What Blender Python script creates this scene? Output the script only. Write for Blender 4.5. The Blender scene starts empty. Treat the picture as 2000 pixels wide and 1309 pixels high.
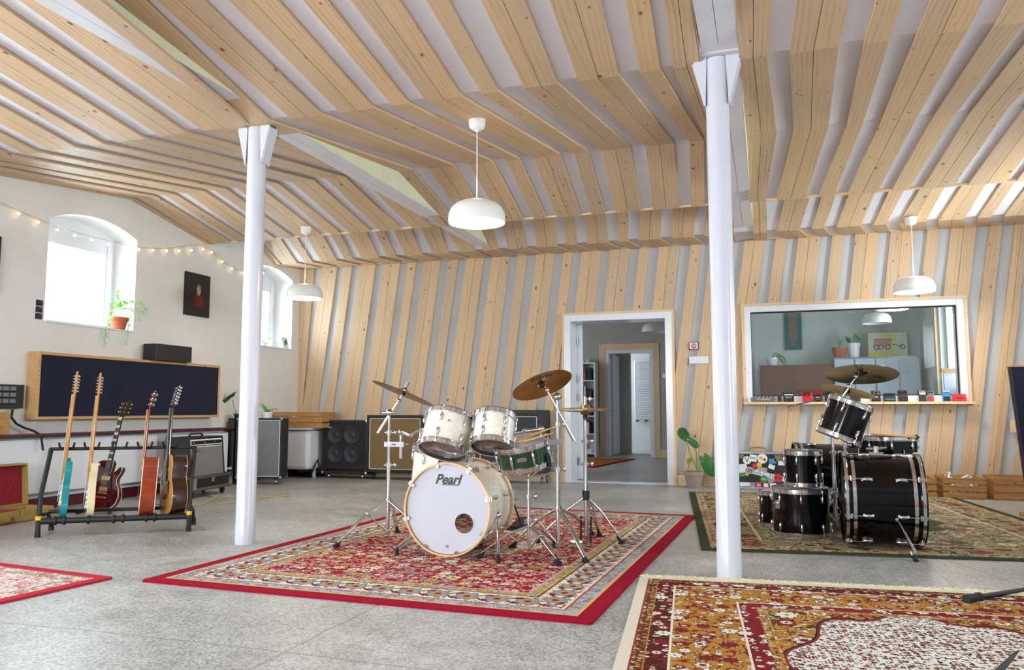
import bpy, math, random
import numpy as np
from mathutils import Vector, Matrix, Quaternion
random.seed(7)
PI = math.pi
sc = bpy.context.scene
COL = sc.collection
# ------------------------------------------------------------------ camera
FPX, CXP, CYP, EYE = 1530.0, 1000.0, 654.5, 0.94
YAW, PIT = math.radians(18.0), math.atan(1530.0/16093.0)
FW = Vector((-math.sin(YAW)*math.cos(PIT), math.cos(YAW)*math.cos(PIT), math.sin(PIT)))
RT = Vector((math.cos(YAW), math.sin(YAW), 0))
UP = RT.cross(FW)
camd = bpy.data.cameras.new('camera'); cam = bpy.data.objects.new('camera', camd); COL.objects.link(cam)
camd.sensor_width = 36.0; camd.lens = 36.0*FPX/2000.0; camd.clip_start = 0.02; camd.clip_end = 200
cam.matrix_world = Matrix.Translation((0, 0, EYE)) @ Matrix((RT, UP, -FW)).transposed().to_4x4()
sc.camera = cam
# ------------------------------------------------------------------ colour management, sky, daylight
sc.view_settings.view_transform = 'Standard'; sc.view_settings.look = 'None'
sc.view_settings.gamma = 1.0; sc.view_settings.exposure = 0.42; sc.view_settings.use_curve_mapping = False
sc.cycles.use_denoising = True
sc.cycles.max_bounces = 8; sc.cycles.diffuse_bounces = 5; sc.cycles.glossy_bounces = 4; sc.cycles.transmission_bounces = 6
sc.cycles.transparent_max_bounces = 8
sc.cycles.caustics_reflective = False; sc.cycles.caustics_refractive = False
sc.cycles.sample_clamp_indirect = 6.0
W = bpy.data.worlds.new('sky'); sc.world = W; W.use_nodes = True
wn = W.node_tree.nodes; wb = wn['Background']; wb.inputs[0].default_value = (0.86, 0.93, 1.0, 1); wb.inputs[1].default_value = 3.0
def area(name, loc, target, sx, sy, power, color=(1, 1, 1), spread=PI):
    l = bpy.data.lights.new(name, 'AREA'); l.shape = 'RECTANGLE'; l.size = sx; l.size_y = sy; l.energy = power; l.color = color; l.spread = spread
    o = bpy.data.objects.new(name, l); COL.objects.link(o); o.location = loc
    o.rotation_euler = (Vector(target)-Vector(loc)).to_track_quat('-Z', 'Y').to_euler(); return o
XL, XR, YB, YW = -6.58, 3.2, -3.6, 10.02
DAY = (0.84, 0.92, 1.0)
# daylight through the windows: left wall, right wall, invented rear windows for fill, and the two rooms behind the back wall
area('daylight_left', (XL-0.75, 6.28, 2.3), (0, 6.2, 1.2), 1.0, 1.1, 90, DAY)
area('daylight_left', (XL-0.75, 9.44, 2.3), (0, 9.3, 1.2), 0.7, 1.0, 60, DAY)
area('daylight_left', (XL-0.75, 3.1, 2.3), (0, 3.1, 0.8), 1.1, 1.1, 240, DAY)
area('daylight_left', (XL-0.75, 0.0, 2.2), (0, 0.5, 0.8), 1.6, 1.3, 320, DAY)
area('daylight_right', (XR+0.75, 8.15, 2.3), (0.2, 8.8, 1.3), 1.0, 1.1, 270, DAY)
area('daylight_right', (XR+0.75, 5.15, 2.3), (0, 5.2, 0.8), 1.0, 1.1, 110, DAY)
area('daylight_right', (XR+0.75, 2.15, 2.3), (0, 2.2, 0.8), 1.0, 1.1, 100, DAY)
area('rear_fill', (-4.9, YB-0.5, 1.75), (-3.0, 3, 1.2), 2.4, 1.9, 200, (0.93, 0.97, 1.0))
area('rear_fill', (-2.3, YB-0.5, 1.75), (-0.5, 3, 1.2), 2.4, 1.9, 200, (0.93, 0.97, 1.0))
area('daylight_control_room', (3.1, 12.0, 1.9), (1, 12.4, 1.4), 1.4, 1.4, 60, DAY)
area('daylight_washroom', (-5.2, 17.8, 2.1), (-3, 18.0, 1.2), 0.9, 1.0, 60, (0.75, 0.87, 1.0))
# ------------------------------------------------------------------ picture-ray helpers
def ray(x, y): return FW + RT*((x-CXP)/FPX) + UP*((CYP-y)/FPX)
def PY(x, y, Y): d = ray(x, y); t = Y/d.y; return Vector((d.x*t, Y, EYE+d.z*t))
def PX(x, y, X): d = ray(x, y); t = X/d.x; return Vector((X, d.y*t, EYE+d.z*t))
def PZ(x, y, Z=0.0): d = ray(x, y); t = (Z-EYE)/d.z; return Vector((d.x*t, d.y*t, Z))
def PD(x, y, D): d = ray(x, y); return Vector((0, 0, EYE))+d*D          # at depth D along the view axis
def XatLine(px, Y, z):                                                 # X of the point on line (.,Y,z) seen at column px
    a = (px-CXP)/FPX; v = Vector((0, Y, z-EYE)); # (v+X ex).RT = a (v+X ex).FW
    return (a*v.dot(FW)-v.dot(RT))/(RT.x-a*FW.x)
def CV(a, b, c): return (RT*a+UP*b+FW*c).normalized()
# ------------------------------------------------------------------ node helpers
class S:
    """a socket (or number) with arithmetic that builds Math nodes"""
    def __init__(s, nt, v): s.nt = nt; s.v = v
    def _m(s, op, *o):
        n = s.nt.nodes.new('ShaderNodeMath'); n.operation = op
        for i, k in enumerate((s,)+o):
            k = k.v if isinstance(k, S) else k
            if isinstance(k, (int, float)): n.inputs[i].default_value = k
            else: s.nt.links.new(k, n.inputs[i])
        return S(s.nt, n.outputs[0])
    def __add__(s, o): return s._m('ADD', o)
    __radd__ = __add__
    def __sub__(s, o): return s._m('SUBTRACT', o)
    def __rsub__(s, o): return S(s.nt, o)._m('SUBTRACT', s)
    def __mul__(s, o): return s._m('MULTIPLY', o)
    __rmul__ = __mul__
    def __truediv__(s, o): return s._m('DIVIDE', o)
    def __lt__(s, o): return s._m('LESS_THAN', o)
    def __gt__(s, o): return s._m('GREATER_THAN', o)
    def f(s, op, *o): return s._m(op, *o)
class G:
    def __init__(g, name, rough=0.6, metal=0.0, **kw):
        g.m = bpy.data.materials.new(name); g.m.use_nodes = True; g.nt = g.m.node_tree
        g.b = g.nt.nodes['Principled BSDF']; g.set(Roughness=rough, Metallic=metal, **kw)
    def set(g, **kw):
        for k, v in kw.items():
            i = g.b.inputs[k.replace('_', ' ')]
            if isinstance(v, S): v = v.v
            if isinstance(v, (int, float)): i.default_value = v
            elif isinstance(v, tuple): i.default_value = v if len(v) == 4 else v+(1,)
            else: g.nt.links.new(v, i)
        return g
    def n(g, t, **kw):
        n = g.nt.nodes.new('ShaderNode'+t)
        for k, v in kw.items(): setattr(n, k, v)
        return n
    def L(g, a, b): g.nt.links.new(a.v if isinstance(a, S) else a, b)
    def xyz(g, src='Object'):
        t = g.n('TexCoord'); s = g.n('SeparateXYZ'); g.L(t.outputs[src], s.inputs[0]); return [S(g.nt, o) for o in s.outputs]
    def vec(g, x, y, z=0.0):
        c = g.n('CombineXYZ')
        for i, k in enumerate((x, y, z)):
            if isinstance(k, S) and not isinstance(k.v, (int, float)): g.L(k, c.inputs[i])
            else: c.inputs[i].default_value = k.v if isinstance(k, S) else k
        return c.outputs[0]
    def noise(g, v, scale, detail=3, rough=0.55, dist=0.0):
        n = g.n('TexNoise'); g.L(v, n.inputs['Vector']); n.inputs['Scale'].default_value = scale; n.inputs['Detail'].default_value = detail
        n.inputs['Roughness'].default_value = rough; n.inputs['Distortion'].default_value = dist; return S(g.nt, n.outputs[0])
    def vor(g, v, scale, feature='F1', rnd=1.0):
        n = g.n('TexVoronoi', feature=feature); g.L(v, n.inputs['Vector']); n.inputs['Scale'].default_value = scale; n.inputs['Randomness'].default_value = rnd
        return n
    def mix(g, f, a, b, mode='MIX'):
        n = g.n('Mix', data_type='RGBA', blend_type=mode)
        for k, i in ((f, 0), (a, 6), (b, 7)):
            if isinstance(k, S): k = k.v
            if isinstance(k, (int, float)): n.inputs[i].default_value = k
            elif isinstance(k, tuple): n.inputs[i].default_value = k if len(k) == 4 else k+(1,)
            else: g.nt.links.new(k, n.inputs[i])
        return n.outputs[2]
    def ramp(g, f, stops, const=False):
        n = g.n('ValToRGB'); r = n.color_ramp; r.interpolation = 'CONSTANT' if const else 'LINEAR'
        while len(r.elements) < len(stops): r.elements.new(0.5)
        for e, (p, c) in zip(r.elements, stops): e.position = p; e.color = c if len(c) == 4 else tuple(c)+(1,)
        g.L(f, n.inputs[0]); return n.outputs[0]
    def bump(g, h, strength=0.3, dist=0.01):
        n = g.n('Bump'); n.inputs['Strength'].default_value = strength; n.inputs['Distance'].default_value = dist
        g.L(h, n.inputs['Height']); g.L(n.outputs[0], g.b.inputs['Normal']); return g
def hexc(h):
    h = h.lstrip('#'); c = [int(h[i:i+2], 16)/255 for i in (0, 2, 4)]
    return tuple((x/12.92 if x <= 0.04045 else ((x+0.055)/1.055)**2.4) for x in c)
def plain(name, col, rough=0.5, metal=0.0, var=0.12, vs=14, bump=0.0, **kw):
    """colour with a little procedural mottling"""
    g = G(name, rough, metal, **kw); c = hexc(col) if isinstance(col, str) else col
    t = g.n('TexCoord'); n = g.noise(t.outputs['Object'], vs, 4)
    lo = tuple(max(0, k*(1-var)) for k in c); hi = tuple(min(1, k*(1+var)) for k in c)
    g.set(Base_Color=g.ramp(n, [(0.3, lo), (0.7, hi)]))
    if bump: g.bump(g.noise(t.outputs['Object'], vs*6, 2), bump, 0.004)
    return g.m
def woodmat(name, light, dark, knot='#5a3a1c', src='UV', axis=1, rough=0.55, knots=True, knotd=0.05):
    """pine: grain along 'axis', knots, one tint per board (attribute 'tint')"""
    g = G(name, rough); x, y, z = g.xyz(src)
    if src == 'UV': u, v, w = x, y, z
    else:
        o = [x, y, z]; v = o.pop(axis); u = o[0]+o[1]*0.73; w = o[1]
    at = g.n('Attribute', attribute_name='tint'); tint = S(g.nt, at.outputs['Fac'])
    L_, D_ = hexc(light), hexc(dark)
    wob = g.noise(g.vec(u*2.5, v*0.5, w), 1.0, 2)
    gr = g.noise(g.vec(u*95+wob*7.0, v*1.3, w*3), 1.0, 4, 0.7); tone = g.noise(g.vec(u*9, v*0.5, w), 1.0, 2)
    rings = (u*190+wob*22.0).f('SINE')*0.5+0.5
    col = g.ramp(gr*0.74+rings*0.14+tone*0.12, [(0.20, D_), (0.5, L_), (0.8, tuple(min(1, k*1.06) for k in L_))])
    br = g.n('HueSaturation'); g.L(col, br.inputs['Color'])
    g.L(tint*0.16+0.93, br.inputs['Value']); g.L(tint.f('MULTIPLY_ADD', 0.12, 0.92), br.inputs['Saturation'])
    col = br.outputs[0]
    if knots:
        for (su, sv, on_, kd, kw, st_) in ((7.0, 4.5, 0.40, knotd+0.02, 0.075, 0.95), (14.0, 8.0, 0.55, 0.07, 0.07, 0.9)):
            vn = g.vor(g.vec(u*su, v*sv, w), 1.0); d = S(g.nt, vn.outputs['Distance'])+gr*0.04
            sp = g.n('SeparateColor'); g.L(vn.outputs['Color'], sp.inputs[0]); rr = S(g.nt, sp.outputs[0])
            kf = d.f('SUBTRACT', kd).f('DIVIDE', kw).f('SUBTRACT', 1.0).f('MULTIPLY', -1.0)
            n = kf.f('MAXIMUM', 0.0).f('MINIMUM', 1.0)*(rr > on_)
            halo = d.f('MULTIPLY', -5.0).f('ADD', 1.0).f('MAXIMUM', 0.0)*(rr > on_)*0.22
            col = g.mix(halo, col, hexc('#9a6c3c')); col = g.mix(n*st_, col, hexc(knot))
    g.set(Base_Color=col); g.bump(gr, 0.08, 0.003)
    return g.m
def emit(name, col, st):
    g = G(name, 0.5); g.set(Base_Color=col, Emission_Color=col, Emission_Strength=st); return g.m
M = {}
M['pine'] = woodmat('pine', '#cfb08c', '#ad8862')
M['pine_ceiling'] = woodmat('pine_ceiling', '#c9aa86', '#a4805c', knotd=0.045)
M['pine_trim'] = woodmat('pine_trim', '#dcc09a', '#c09c70', src='Object', axis=2, knotd=0.03)
M['frame_wood'] = woodmat('frame_wood', '#c79a5c', '#8f6230', src='Object', axis=1, knotd=0.06)
M['crate_wood'] = woodmat('crate_wood', '#b58448', '#7d5226', src='Object', axis=0, knotd=0.05)
M['light_wood'] = plain('light_wood', '#d9a560', 0.45, 0, 0.18, 30)
M['maple'] = plain('maple', '#c98f3c', 0.35, 0, 0.15, 20, Coat_Weight=0.4)
M['hoop_wood'] = plain('hoop_wood', '#e0b27a', 0.3, 0, 0.1, 30, Coat_Weight=0.5)
M['teak'] = woodmat('teak', '#70441f', '#43250c', src='Object', axis=0, knots=False, rough=0.4)
M['white_wall'] = plain('white_wall', '#dcdad6', 0.75, 0, 0.03, 3, 0.05)
M['white_panel'] = plain('white_panel', '#d6d2d8', 0.7, 0, 0.04, 2, 0.05)
M['wall_panel'] = plain('wall_panel', '#bdbfc2', 0.7, 0, 0.04, 2, 0.05)
M['white_paint'] = plain('white_paint', '#d6d6dc', 0.35, 0, 0.03, 6, 0.05)
M['column_white'] = plain('column_white', '#c8c9d4', 0.22, 0, 0.02, 6)
M['white_gloss'] = plain('white_gloss', '#e0e1e8', 0.22, 0, 0.02, 6)
M['cream_paint'] = plain('cream_paint', '#d8d8bc', 0.6, 0, 0.03, 6)
M['lamp_white'] = plain('lamp_white', '#dcdad6', 0.5, 0, 0.02, 6)
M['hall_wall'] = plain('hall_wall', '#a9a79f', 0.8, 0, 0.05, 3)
M['control_wall'] = plain('control_wall', '#c9d0cc', 0.8, 0, 0.05, 4)
M['maroon'] = plain('maroon', '#5a1622', 0.4, 0, 0.2, 8)
M['chrome'] = plain('chrome', '#d8d8dc', 0.12, 1.0, 0.06, 9)
M['steel'] = plain('steel', '#9a9aa0', 0.3, 1.0, 0.12, 9)
M['dark_metal'] = plain('dark_metal', '#2a2a2c', 0.4, 0.6, 0.2, 9)
M['gold'] = plain('gold', '#d8b878', 0.25, 1.0, 0.1, 9)
M['black'] = plain('black', '#141416', 0.55, 0, 0.2, 20)
M['rubber'] = plain('rubber', '#121214', 0.7, 0, 0.2, 20)
M['tolex'] = plain('tolex', '#1c1c21', 0.55, 0, 0.3, 200, 0.25)
M['charcoal'] = plain('charcoal', '#2b2d33', 0.6, 0, 0.2, 200, 0.25)
M['black_gloss'] = plain('black_gloss', '#020204', 0.10, 0, 0.2, 5, Specular_IOR_Level=0.35)
M['navy_cloth'] = plain('navy_cloth', '#10132c', 0.95, 0, 0.25, 300, 0.2)
M['white_head'] = plain('white_head', '#bcbcc8', 0.45, 0, 0.02, 3)
M['cream'] = plain('cream', '#e8dcb8', 0.3, 0, 0.04, 8)
M['terracotta'] = plain('terracotta', '#b0603c', 0.8, 0, 0.15, 25)
M['grey_pot'] = plain('grey_pot', '#9a8a80', 0.85, 0, 0.1, 25)
M['soil'] = plain('soil', '#2c1d12', 0.95, 0, 0.3, 60, 0.5)
M['leaf'] = plain('leaf', '#2f6a33', 0.4, 0, 0.3, 12)
M['leaf_light'] = plain('leaf_light', '#78b84a', 0.5, 0, 0.3, 20)
M['leaf_fern'] = plain('leaf_fern', '#8ac75a', 0.6, 0, 0.3, 20, Transmission_Weight=0.0)
M['stem'] = plain('stem', '#5f8a3c', 0.5, 0, 0.2, 20)
M['red'] = plain('red', '#c8202c', 0.35, 0, 0.15, 12)
M['blue'] = plain('blue', '#2f86c0', 0.35, 0, 0.15, 12)
M['green'] = plain('green', '#1c8a4c', 0.4, 0, 0.15, 12)
M['yellow'] = plain('yellow', '#e6b422', 0.5, 0, 0.1, 12)
M['red_velvet'] = plain('red_velvet', '#8c0a22', 0.9, 0, 0.3, 40, 0.3, Sheen_Weight=0.05)
M['tweed'] = plain('tweed', '#a08a48', 0.8, 0, 0.25, 250, 0.3)
M['grill_silver'] = plain('grill_silver', '#77777a', 0.8, 0, 0.35, 260, 0.3)
M['grill_tan'] = plain('grill_tan', '#7c6440', 0.85, 0, 0.3, 260, 0.3)
M['ink'] = plain('ink', '#0a0a0c', 0.4, 0, 0.1, 5)
M['label_white'] = plain('label_white', '#e4e4e4', 0.5, 0, 0.03, 5)
M['cable_yellow'] = plain('cable_yellow', '#b8ae70', 0.5, 0, 0.1, 5)
M['locker'] = plain('locker', '#b3bccb', 0.4, 0.1, 0.05, 4)
def glassmat():
    g = G('window_glass', 0.0); g.nt.nodes.remove(g.b)
    o = g.nt.nodes['Material Output']; tr = g.n('BsdfTransparent'); gl = g.n('BsdfGlossy'); gl.inputs['Roughness'].default_value = 0.0
    tr.inputs[0].default_value = (0.93, 0.96, 0.95, 1)
    ge = g.n('NewGeometry'); vm = g.n('VectorMath', operation='DOT_PRODUCT'); g.L(ge.outputs['Normal'], vm.inputs[0]); g.L(ge.outputs['Incoming'], vm.inputs[1])
    c = S(g.nt, vm.outputs['Value']).f('ABSOLUTE'); mx = g.n('MixShader')      # Schlick reflectance, the same from both sides
    k = (S(g.nt, c.v).f('SUBTRACT', 1.0)*-1.0).f('POWER', 5.0)*0.94+0.065
    g.L(k, mx.inputs[0]); g.L(tr.outputs[0], mx.inputs[1]); g.L(gl.outputs[0], mx.inputs[2]); g.L(mx.outputs[0], o.inputs[0]); return g.m
M['glass'] = glassmat()
def floormat():
    g = G('concrete_floor', 0.42); x, y, z = g.xyz('Object'); v = g.vec(x, y, z)
    big = g.noise(v, 0.9, 5, 0.6); mid = g.noise(v, 6, 5, 0.65, 0.6); sp = g.noise(v, 120, 2, 0.7)
    vo = g.vor(v, 110); sc_ = g.n('SeparateColor'); g.L(vo.outputs['Color'], sc_.inputs[0]); r = S(g.nt, sc_.outputs[0])
    base = g.ramp(big*0.6+mid*0.4, [(0.38, hexc('#68686a')), (0.5, hexc('#949496')), (0.62, hexc('#bcbcc0'))])
    chip = g.ramp(r, [(0.0, hexc('#5c5b58')), (0.35, hexc('#96958f')), (0.8, hexc('#d2d0c8'))])
    c = g.mix(0.48, base, chip); c = g.mix(((sp-0.5)*1.6).f('MAXIMUM', 0.0)*0.5, c, hexc('#d8d6cc'))
    # expansion joints, slightly wandering, and scuffs
    wob = (g.noise(v, 1.3, 2)-0.5)*0.10
    def joint(coord, at, w): return (coord+wob-at).f('ABSOLUTE') < w
    j = joint(y, 2.72, 0.006).f('MAXIMUM', joint(x, -1.82, 0.006)).f('MAXIMUM', joint(y, 5.9, 0.004)).f('MAXIMUM', joint(x, 0.9, 0.004)).f('MAXIMUM', joint(y, 12.6, 0.008)).f('MAXIMUM', joint(x+y*0.35, 3.0, 0.008))
    c = g.mix(j*0.45, c, hexc('#4c4c4a'))
    sc2 = g.noise(g.vec(x*1.0, y*5.0, z), 1.4, 5, 0.75); c = g.mix((sc2-0.58).f('MAXIMUM', 0.0)*2.4, c, hexc('#c2c1b8'))
    st = g.noise(v, 2.3, 4, 0.6); c = g.mix((st-0.62).f('MAXIMUM', 0.0)*2.0, c, hexc('#6b5a48'))
    g.set(Base_Color=c, Roughness=(mid*0.35+0.22)); g.bump(sp*0.5+mid, 0.12, 0.004); return g.m
M['floor'] = floormat()
def pearlmat(name, base, tint, rough=0.12):
    g = G(name, rough, 0.0, Coat_Weight=0.6); t = g.n('TexCoord'); n1 = g.noise(t.outputs['Object'], 40, 4, 0.7, 1.5); vo = g.vor(t.outputs['Object'], 95)
    sp = g.n('SeparateColor'); g.L(vo.outputs['Color'], sp.inputs[0])
    g.set(Base_Color=g.ramp(n1*0.7+S(g.nt, sp.outputs[0])*0.3, [(0.25, hexc(tint)), (0.55, hexc(base)), (0.8, (0.95, 0.95, 0.93))])); return g.m
M['pearl'] = pearlmat('pearl_wrap', '#ece8dc', '#ddd3ba')
def cymmat(name, base, dark, rough=0.28):
    g = G(name, rough, 1.0); x, y, z = g.xyz('Object'); r = (x*x+y*y).f('SQRT'); n = g.noise(g.vec(x, y, z), 7, 4)
    ln = g.noise(g.vec(r*260, 0.0, 0.0), 1.0, 2)
    g.set(Base_Color=g.ramp(ln*0.5+n*0.5, [(0.35, hexc(dark)), (0.65, hexc(base))])); g.bump(ln, 0.15, 0.001); return g.m
M['brass'] = cymmat('cymbal_brass', '#c8a860', '#8e7440')
M['brass_dark'] = cymmat('cymbal_dark', '#8a8074', '#4c463c', 0.22)
M['brass_pale'] = cymmat('cymbal_pale', '#dcc89a', '#b89c68', 0.35)
M['green_gloss'] = plain('green_gloss', '#063d27', 0.15, 0.2, 0.25, 6, Coat_Weight=0.8)
def clearmat(name, col, a):
    g = G(name, 0.05, 0.0); g.set(Base_Color=hexc(col), Alpha=a, Coat_Weight=0.5); return g.m
M['clear_head'] = clearmat('clear_head', '#6a4238', 0.62)  # brown tint paints the red rug's reflection into the head colour
# ------------------------------------------------------------------ mesh builder
class MB:
    def __init__(s): s.v = []; s.f = []; s.sm = []; s.mi = []; s.uv = []; s.tint = []
    def _add(s, verts, faces, smooth=False, mi=0, uvs=None, tint=0.5):
        b = len(s.v); s.v += [tuple(v) for v in verts]
        for k, f in enumerate(faces):
            s.f.append([b+i for i in f]); s.sm.append(smooth); s.mi.append(mi); s.tint.append(tint)
            s.uv.append(uvs[k] if uvs else [(0.0, 0.0)]*len(f))
        return s
    def box(s, c, size, R=None, mi=0, tint=None):
        c = Vector(c); hx, hy, hz = [k/2 for k in size]
        P = [Vector((x, y, z)) for z in (-hz, hz) for y in (-hy, hy) for x in (-hx, hx)]
        P = [c+((R @ p) if R is not None else p) for p in P]
        return s._add(P, [(0, 2, 3, 1), (4, 5, 7, 6), (0, 1, 5, 4), (2, 6, 7, 3), (0, 4, 6, 2), (1, 3, 7, 5)], False, mi, tint=random.random() if tint is None else tint)
    def b2(s, lo, hi, mi=0): return s.box([(a+b)/2 for a, b in zip(lo, hi)], [abs(b-a) for a, b in zip(lo, hi)], None, mi)
    def hexa(s, P, mi=0, uvs=None, tint=0.5):
        """8 points: bottom quad 0-3, top quad 4-7"""
        F = [(3, 2, 1, 0), (4, 5, 6, 7), (0, 1, 5, 4), (1, 2, 6, 5), (2, 3, 7, 6), (3, 0, 4, 7)]
        return s._add(P, F, False, mi, uvs, tint)
    def cyl(s, p, q, r, r2=None, n=14, mi=0, caps=True, smooth=True):
        p, q = Vector(p), Vector(q); r2 = r if r2 is None else r2; d = (q-p)
        if d.length < 1e-7: return s
        R = d.to_track_quat('Z', 'Y').to_matrix(); A = []; B = []
        for i in range(n):
            a = 2*PI*i/n; u = R @ Vector((math.cos(a), math.sin(a), 0)); A.append(p+u*r); B.append(q+u*r2)
        s._add(A+B, [(i, (i+1) % n, n+(i+1) % n, n+i) for i in range(n)], smooth, mi)
        if caps: s._add(A, [tuple(range(n))[::-1]], False, mi); s._add(B, [tuple(range(n))], False, mi)
        return s
    def lathe(s, prof, c=(0, 0, 0), R=None, n=40, mi=0, smooth=True, split=35, a0=0.0, a1=None):
        """prof = [(r,z)...] spun about local z; sharp profile corners get their own rings"""
        c = Vector(c); segs = [[prof[0]]]
        for i in range(1, len(prof)):
            segs[-1].append(prof[i])
            if i < len(prof)-1:
                a = Vector((prof[i][0]-prof[i-1][0], prof[i][1]-prof[i-1][1])); b = Vector((prof[i+1][0]-prof[i][0], prof[i+1][1]-prof[i][1]))
                if a.length > 1e-9 and b.length > 1e-9 and math.degrees(a.angle(b)) > split: segs.append([prof[i]])
        full = a1 is None; m = n if full else n+1; a1 = a0+2*PI if full else a1
        for sg in segs:
            V = []; F = []
            for (r, z) in sg:
                for i in range(m):
                    a = a0+(a1-a0)*i/n; p = Vector((r*math.cos(a), r*math.sin(a), z)); V.append(c+(R @ p if R is not None else p))
            for j in range(len(sg)-1):
                for i in range(n):
                    k = (i+1) % m; F.append((j*m+i, j*m+k, (j+1)*m+k, (j+1)*m+i))
            s._add(V, F, smooth, mi)
        return s
    def tube(s, pts, r, n=8, mi=0, rs=None, closed=False):
        pts = [Vector(p) for p in pts]; N = len(pts); V = []; prev = None
        for i, p in enumerate(pts):
            if closed: t = (pts[(i+1) % N]-pts[i-1])
            else: t = (pts[min(i+1, N-1)]-pts[max(i-1, 0)])
            t.normalize()
            if prev is None: u = t.orthogonal().normalized()
            else:
                u = prev-t*prev.dot(t); u = u.normalized() if u.length > 1e-6 else t.orthogonal().normalized()
            prev = u; w = t.cross(u); rr = rs[i] if rs else r
            for k in range(n): a = 2*PI*k/n; V.append(p+(u*math.cos(a)+w*math.sin(a))*rr)
        F = []
        for i in range(N if closed else N-1):
            j = (i+1) % N
            for k in range(n): F.append((i*n+k, i*n+(k+1) % n, j*n+(k+1) % n, j*n+k))
        s._add(V, F, True, mi)
        if not closed: s._add(V[:n], [tuple(range(n))[::-1]], False, mi); s._add(V[-n:], [tuple(range(n))], False, mi)
        return s
    def prism(s, outline, o, ax, ay, az, mi=0, smooth=False, mi_side=None):
        """extrude a 2-D outline: o + x*ax + y*ay, thickness vector az"""
        o, ax, ay, az = Vector(o), Vector(ax), Vector(ay), Vector(az); n = len(outline)
        A = [o+ax*x+ay*y for x, y in outline]; B = [p+az for p in A]
        s._add(A, [tuple(range(n))[::-1]], False, mi); s._add(B, [tuple(range(n))], False, mi)
        s._add(A+B, [(i, (i+1) % n, n+(i+1) % n, n+i) for i in range(n)], smooth, mi if mi_side is None else mi_side); return s
    def ball(s, c, r, n=12, mi=0, R=None, sq=(1, 1, 1)):
        P = [(r*math.sin(PI*i/n), -r*math.cos(PI*i/n)) for i in range(n+1)]; P[0] = (1e-5, P[0][1]); P[-1] = (1e-5, P[-1][1])
        Rm = Matrix.Diagonal(sq); Rm = (R @ Rm) if R is not None else Rm
        return s.lathe(P, c, Rm, n+4, mi, True, 200)
    def build(s, name, mats, parent=None, origin=None, bevel=0.0, keep=False):
        me = bpy.data.meshes.new(name); o3 = Vector(origin) if origin is not None else Vector((0, 0, 0))
        V = np.array(s.v, dtype=np.float32)-np.array(o3, dtype=np.float32)
        me.from_pydata(V.tolist(), [], s.f)
        for m in (mats if isinstance(mats, (list, tuple)) else [mats]): me.materials.append(M[m] if isinstance(m, str) else m)
        me.polygons.foreach_set('use_smooth', s.sm); me.polygons.foreach_set('material_index', s.mi)
        at = me.attributes.new('tint', 'FLOAT', 'FACE'); at.data.foreach_set('value', [float(t) for t in s.tint])
        if any(u[0] != (0.0, 0.0) or u[-1] != (0.0, 0.0) for u in s.uv):
            ul = me.uv_layers.new(name='UVMap'); ul.data.foreach_set('uv', [c for f in s.uv for p in f for c in p])
        me.update(); me.validate()
        o = bpy.data.objects.new(name, me); COL.objects.link(o); o.location = o3
        if parent is not None:
            o.parent = parent; o.matrix_parent_inverse = parent.matrix_basis.inverted()
        if bevel:
            b = o.modifiers.new('bevel', 'BEVEL'); b.width = bevel; b.segments = 2; b.limit_method = 'ANGLE'
        return o
def tag(o, label, cat, group=None, kind=None):
    o['label'] = label; o['category'] = cat
    if group: o['group'] = group
    if kind: o['kind'] = kind
    return o
def thing(name, label, cat, loc, group=None):
    o = bpy.data.objects.new(name, None); COL.objects.link(o); o.location = loc; o.empty_display_size = 0.1
    return tag(o, label, cat, group)
def struct(name, mb, mats, parent=None, **kw):
    o = mb.build(name, mats, parent, **kw); o['kind'] = 'structure'; return o
def lettering(name, text, mat, origin, xdir, ydir, size, parent=None, shear=0.0, extrude=0.0006, align='CENTER', spacing=1.0, bold=0.0):
    cu = bpy.data.curves.new(name, 'FONT'); cu.body = text; cu.size = size; cu.shear = shear; cu.extrude = extrude; cu.align_x = align; cu.align_y = 'CENTER'; cu.space_character = spacing
    cu.offset = bold; cu.materials.append(M[mat])
    x = Vector(xdir).normalized(); y = Vector(ydir).normalized(); z = x.cross(y).normalized(); y = z.cross(x)
    tmp = bpy.data.objects.new('tmp', cu); COL.objects.link(tmp); dg = bpy.context.evaluated_depsgraph_get()
    me = bpy.data.meshes.new_from_object(tmp.evaluated_get(dg)); bpy.data.objects.remove(tmp)
    o = bpy.data.objects.new(name, me); COL.objects.link(o)
    mw = Matrix.Translation(Vector(origin)) @ Matrix((x, y, z)).transposed().to_4x4()
    if parent is not None: o.parent = parent; o.matrix_parent_inverse = parent.matrix_basis.inverted()
    o.matrix_basis = mw; return o
def RZ(a): return Matrix.Rotation(a, 3, 'Z')
def frame(zdir, xhint=(1, 0, 0)):
    z = Vector(zdir).normalized(); x = Vector(xhint); x = (x-z*x.dot(z)).normalized(); y = z.cross(x); return Matrix((x, y, z)).transposed()
# ================================================================== SETTING
ROW1, ROW2, ROW3, ROW3B, ROW4, ROW5 = (4.66, 3.0), (6.70, 3.232), (7.97, 2.985), (8.88, 3.24), (9.37, 2.98), (10.03, 3.022)
V1 = ray(1422, 985); SL = V1.z/V1.y; SX = V1.x/V1.y
ROW0 = (0.9, ROW1[1]-SL*(ROW1[0]-0.9))
BW = 0.22; BX = (-3.44, -0.21); BZ = 3.04                     # beams
BLX = [b-BW/2 for b in BX]; BRX = [b+BW/2 for b in BX]
# floor
mb = MB(); mb.b2((XL-0.5, YB-0.3, -0.1), (XR+1.2, 19.2, 0.0)); struct('floor', mb, 'floor')
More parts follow.
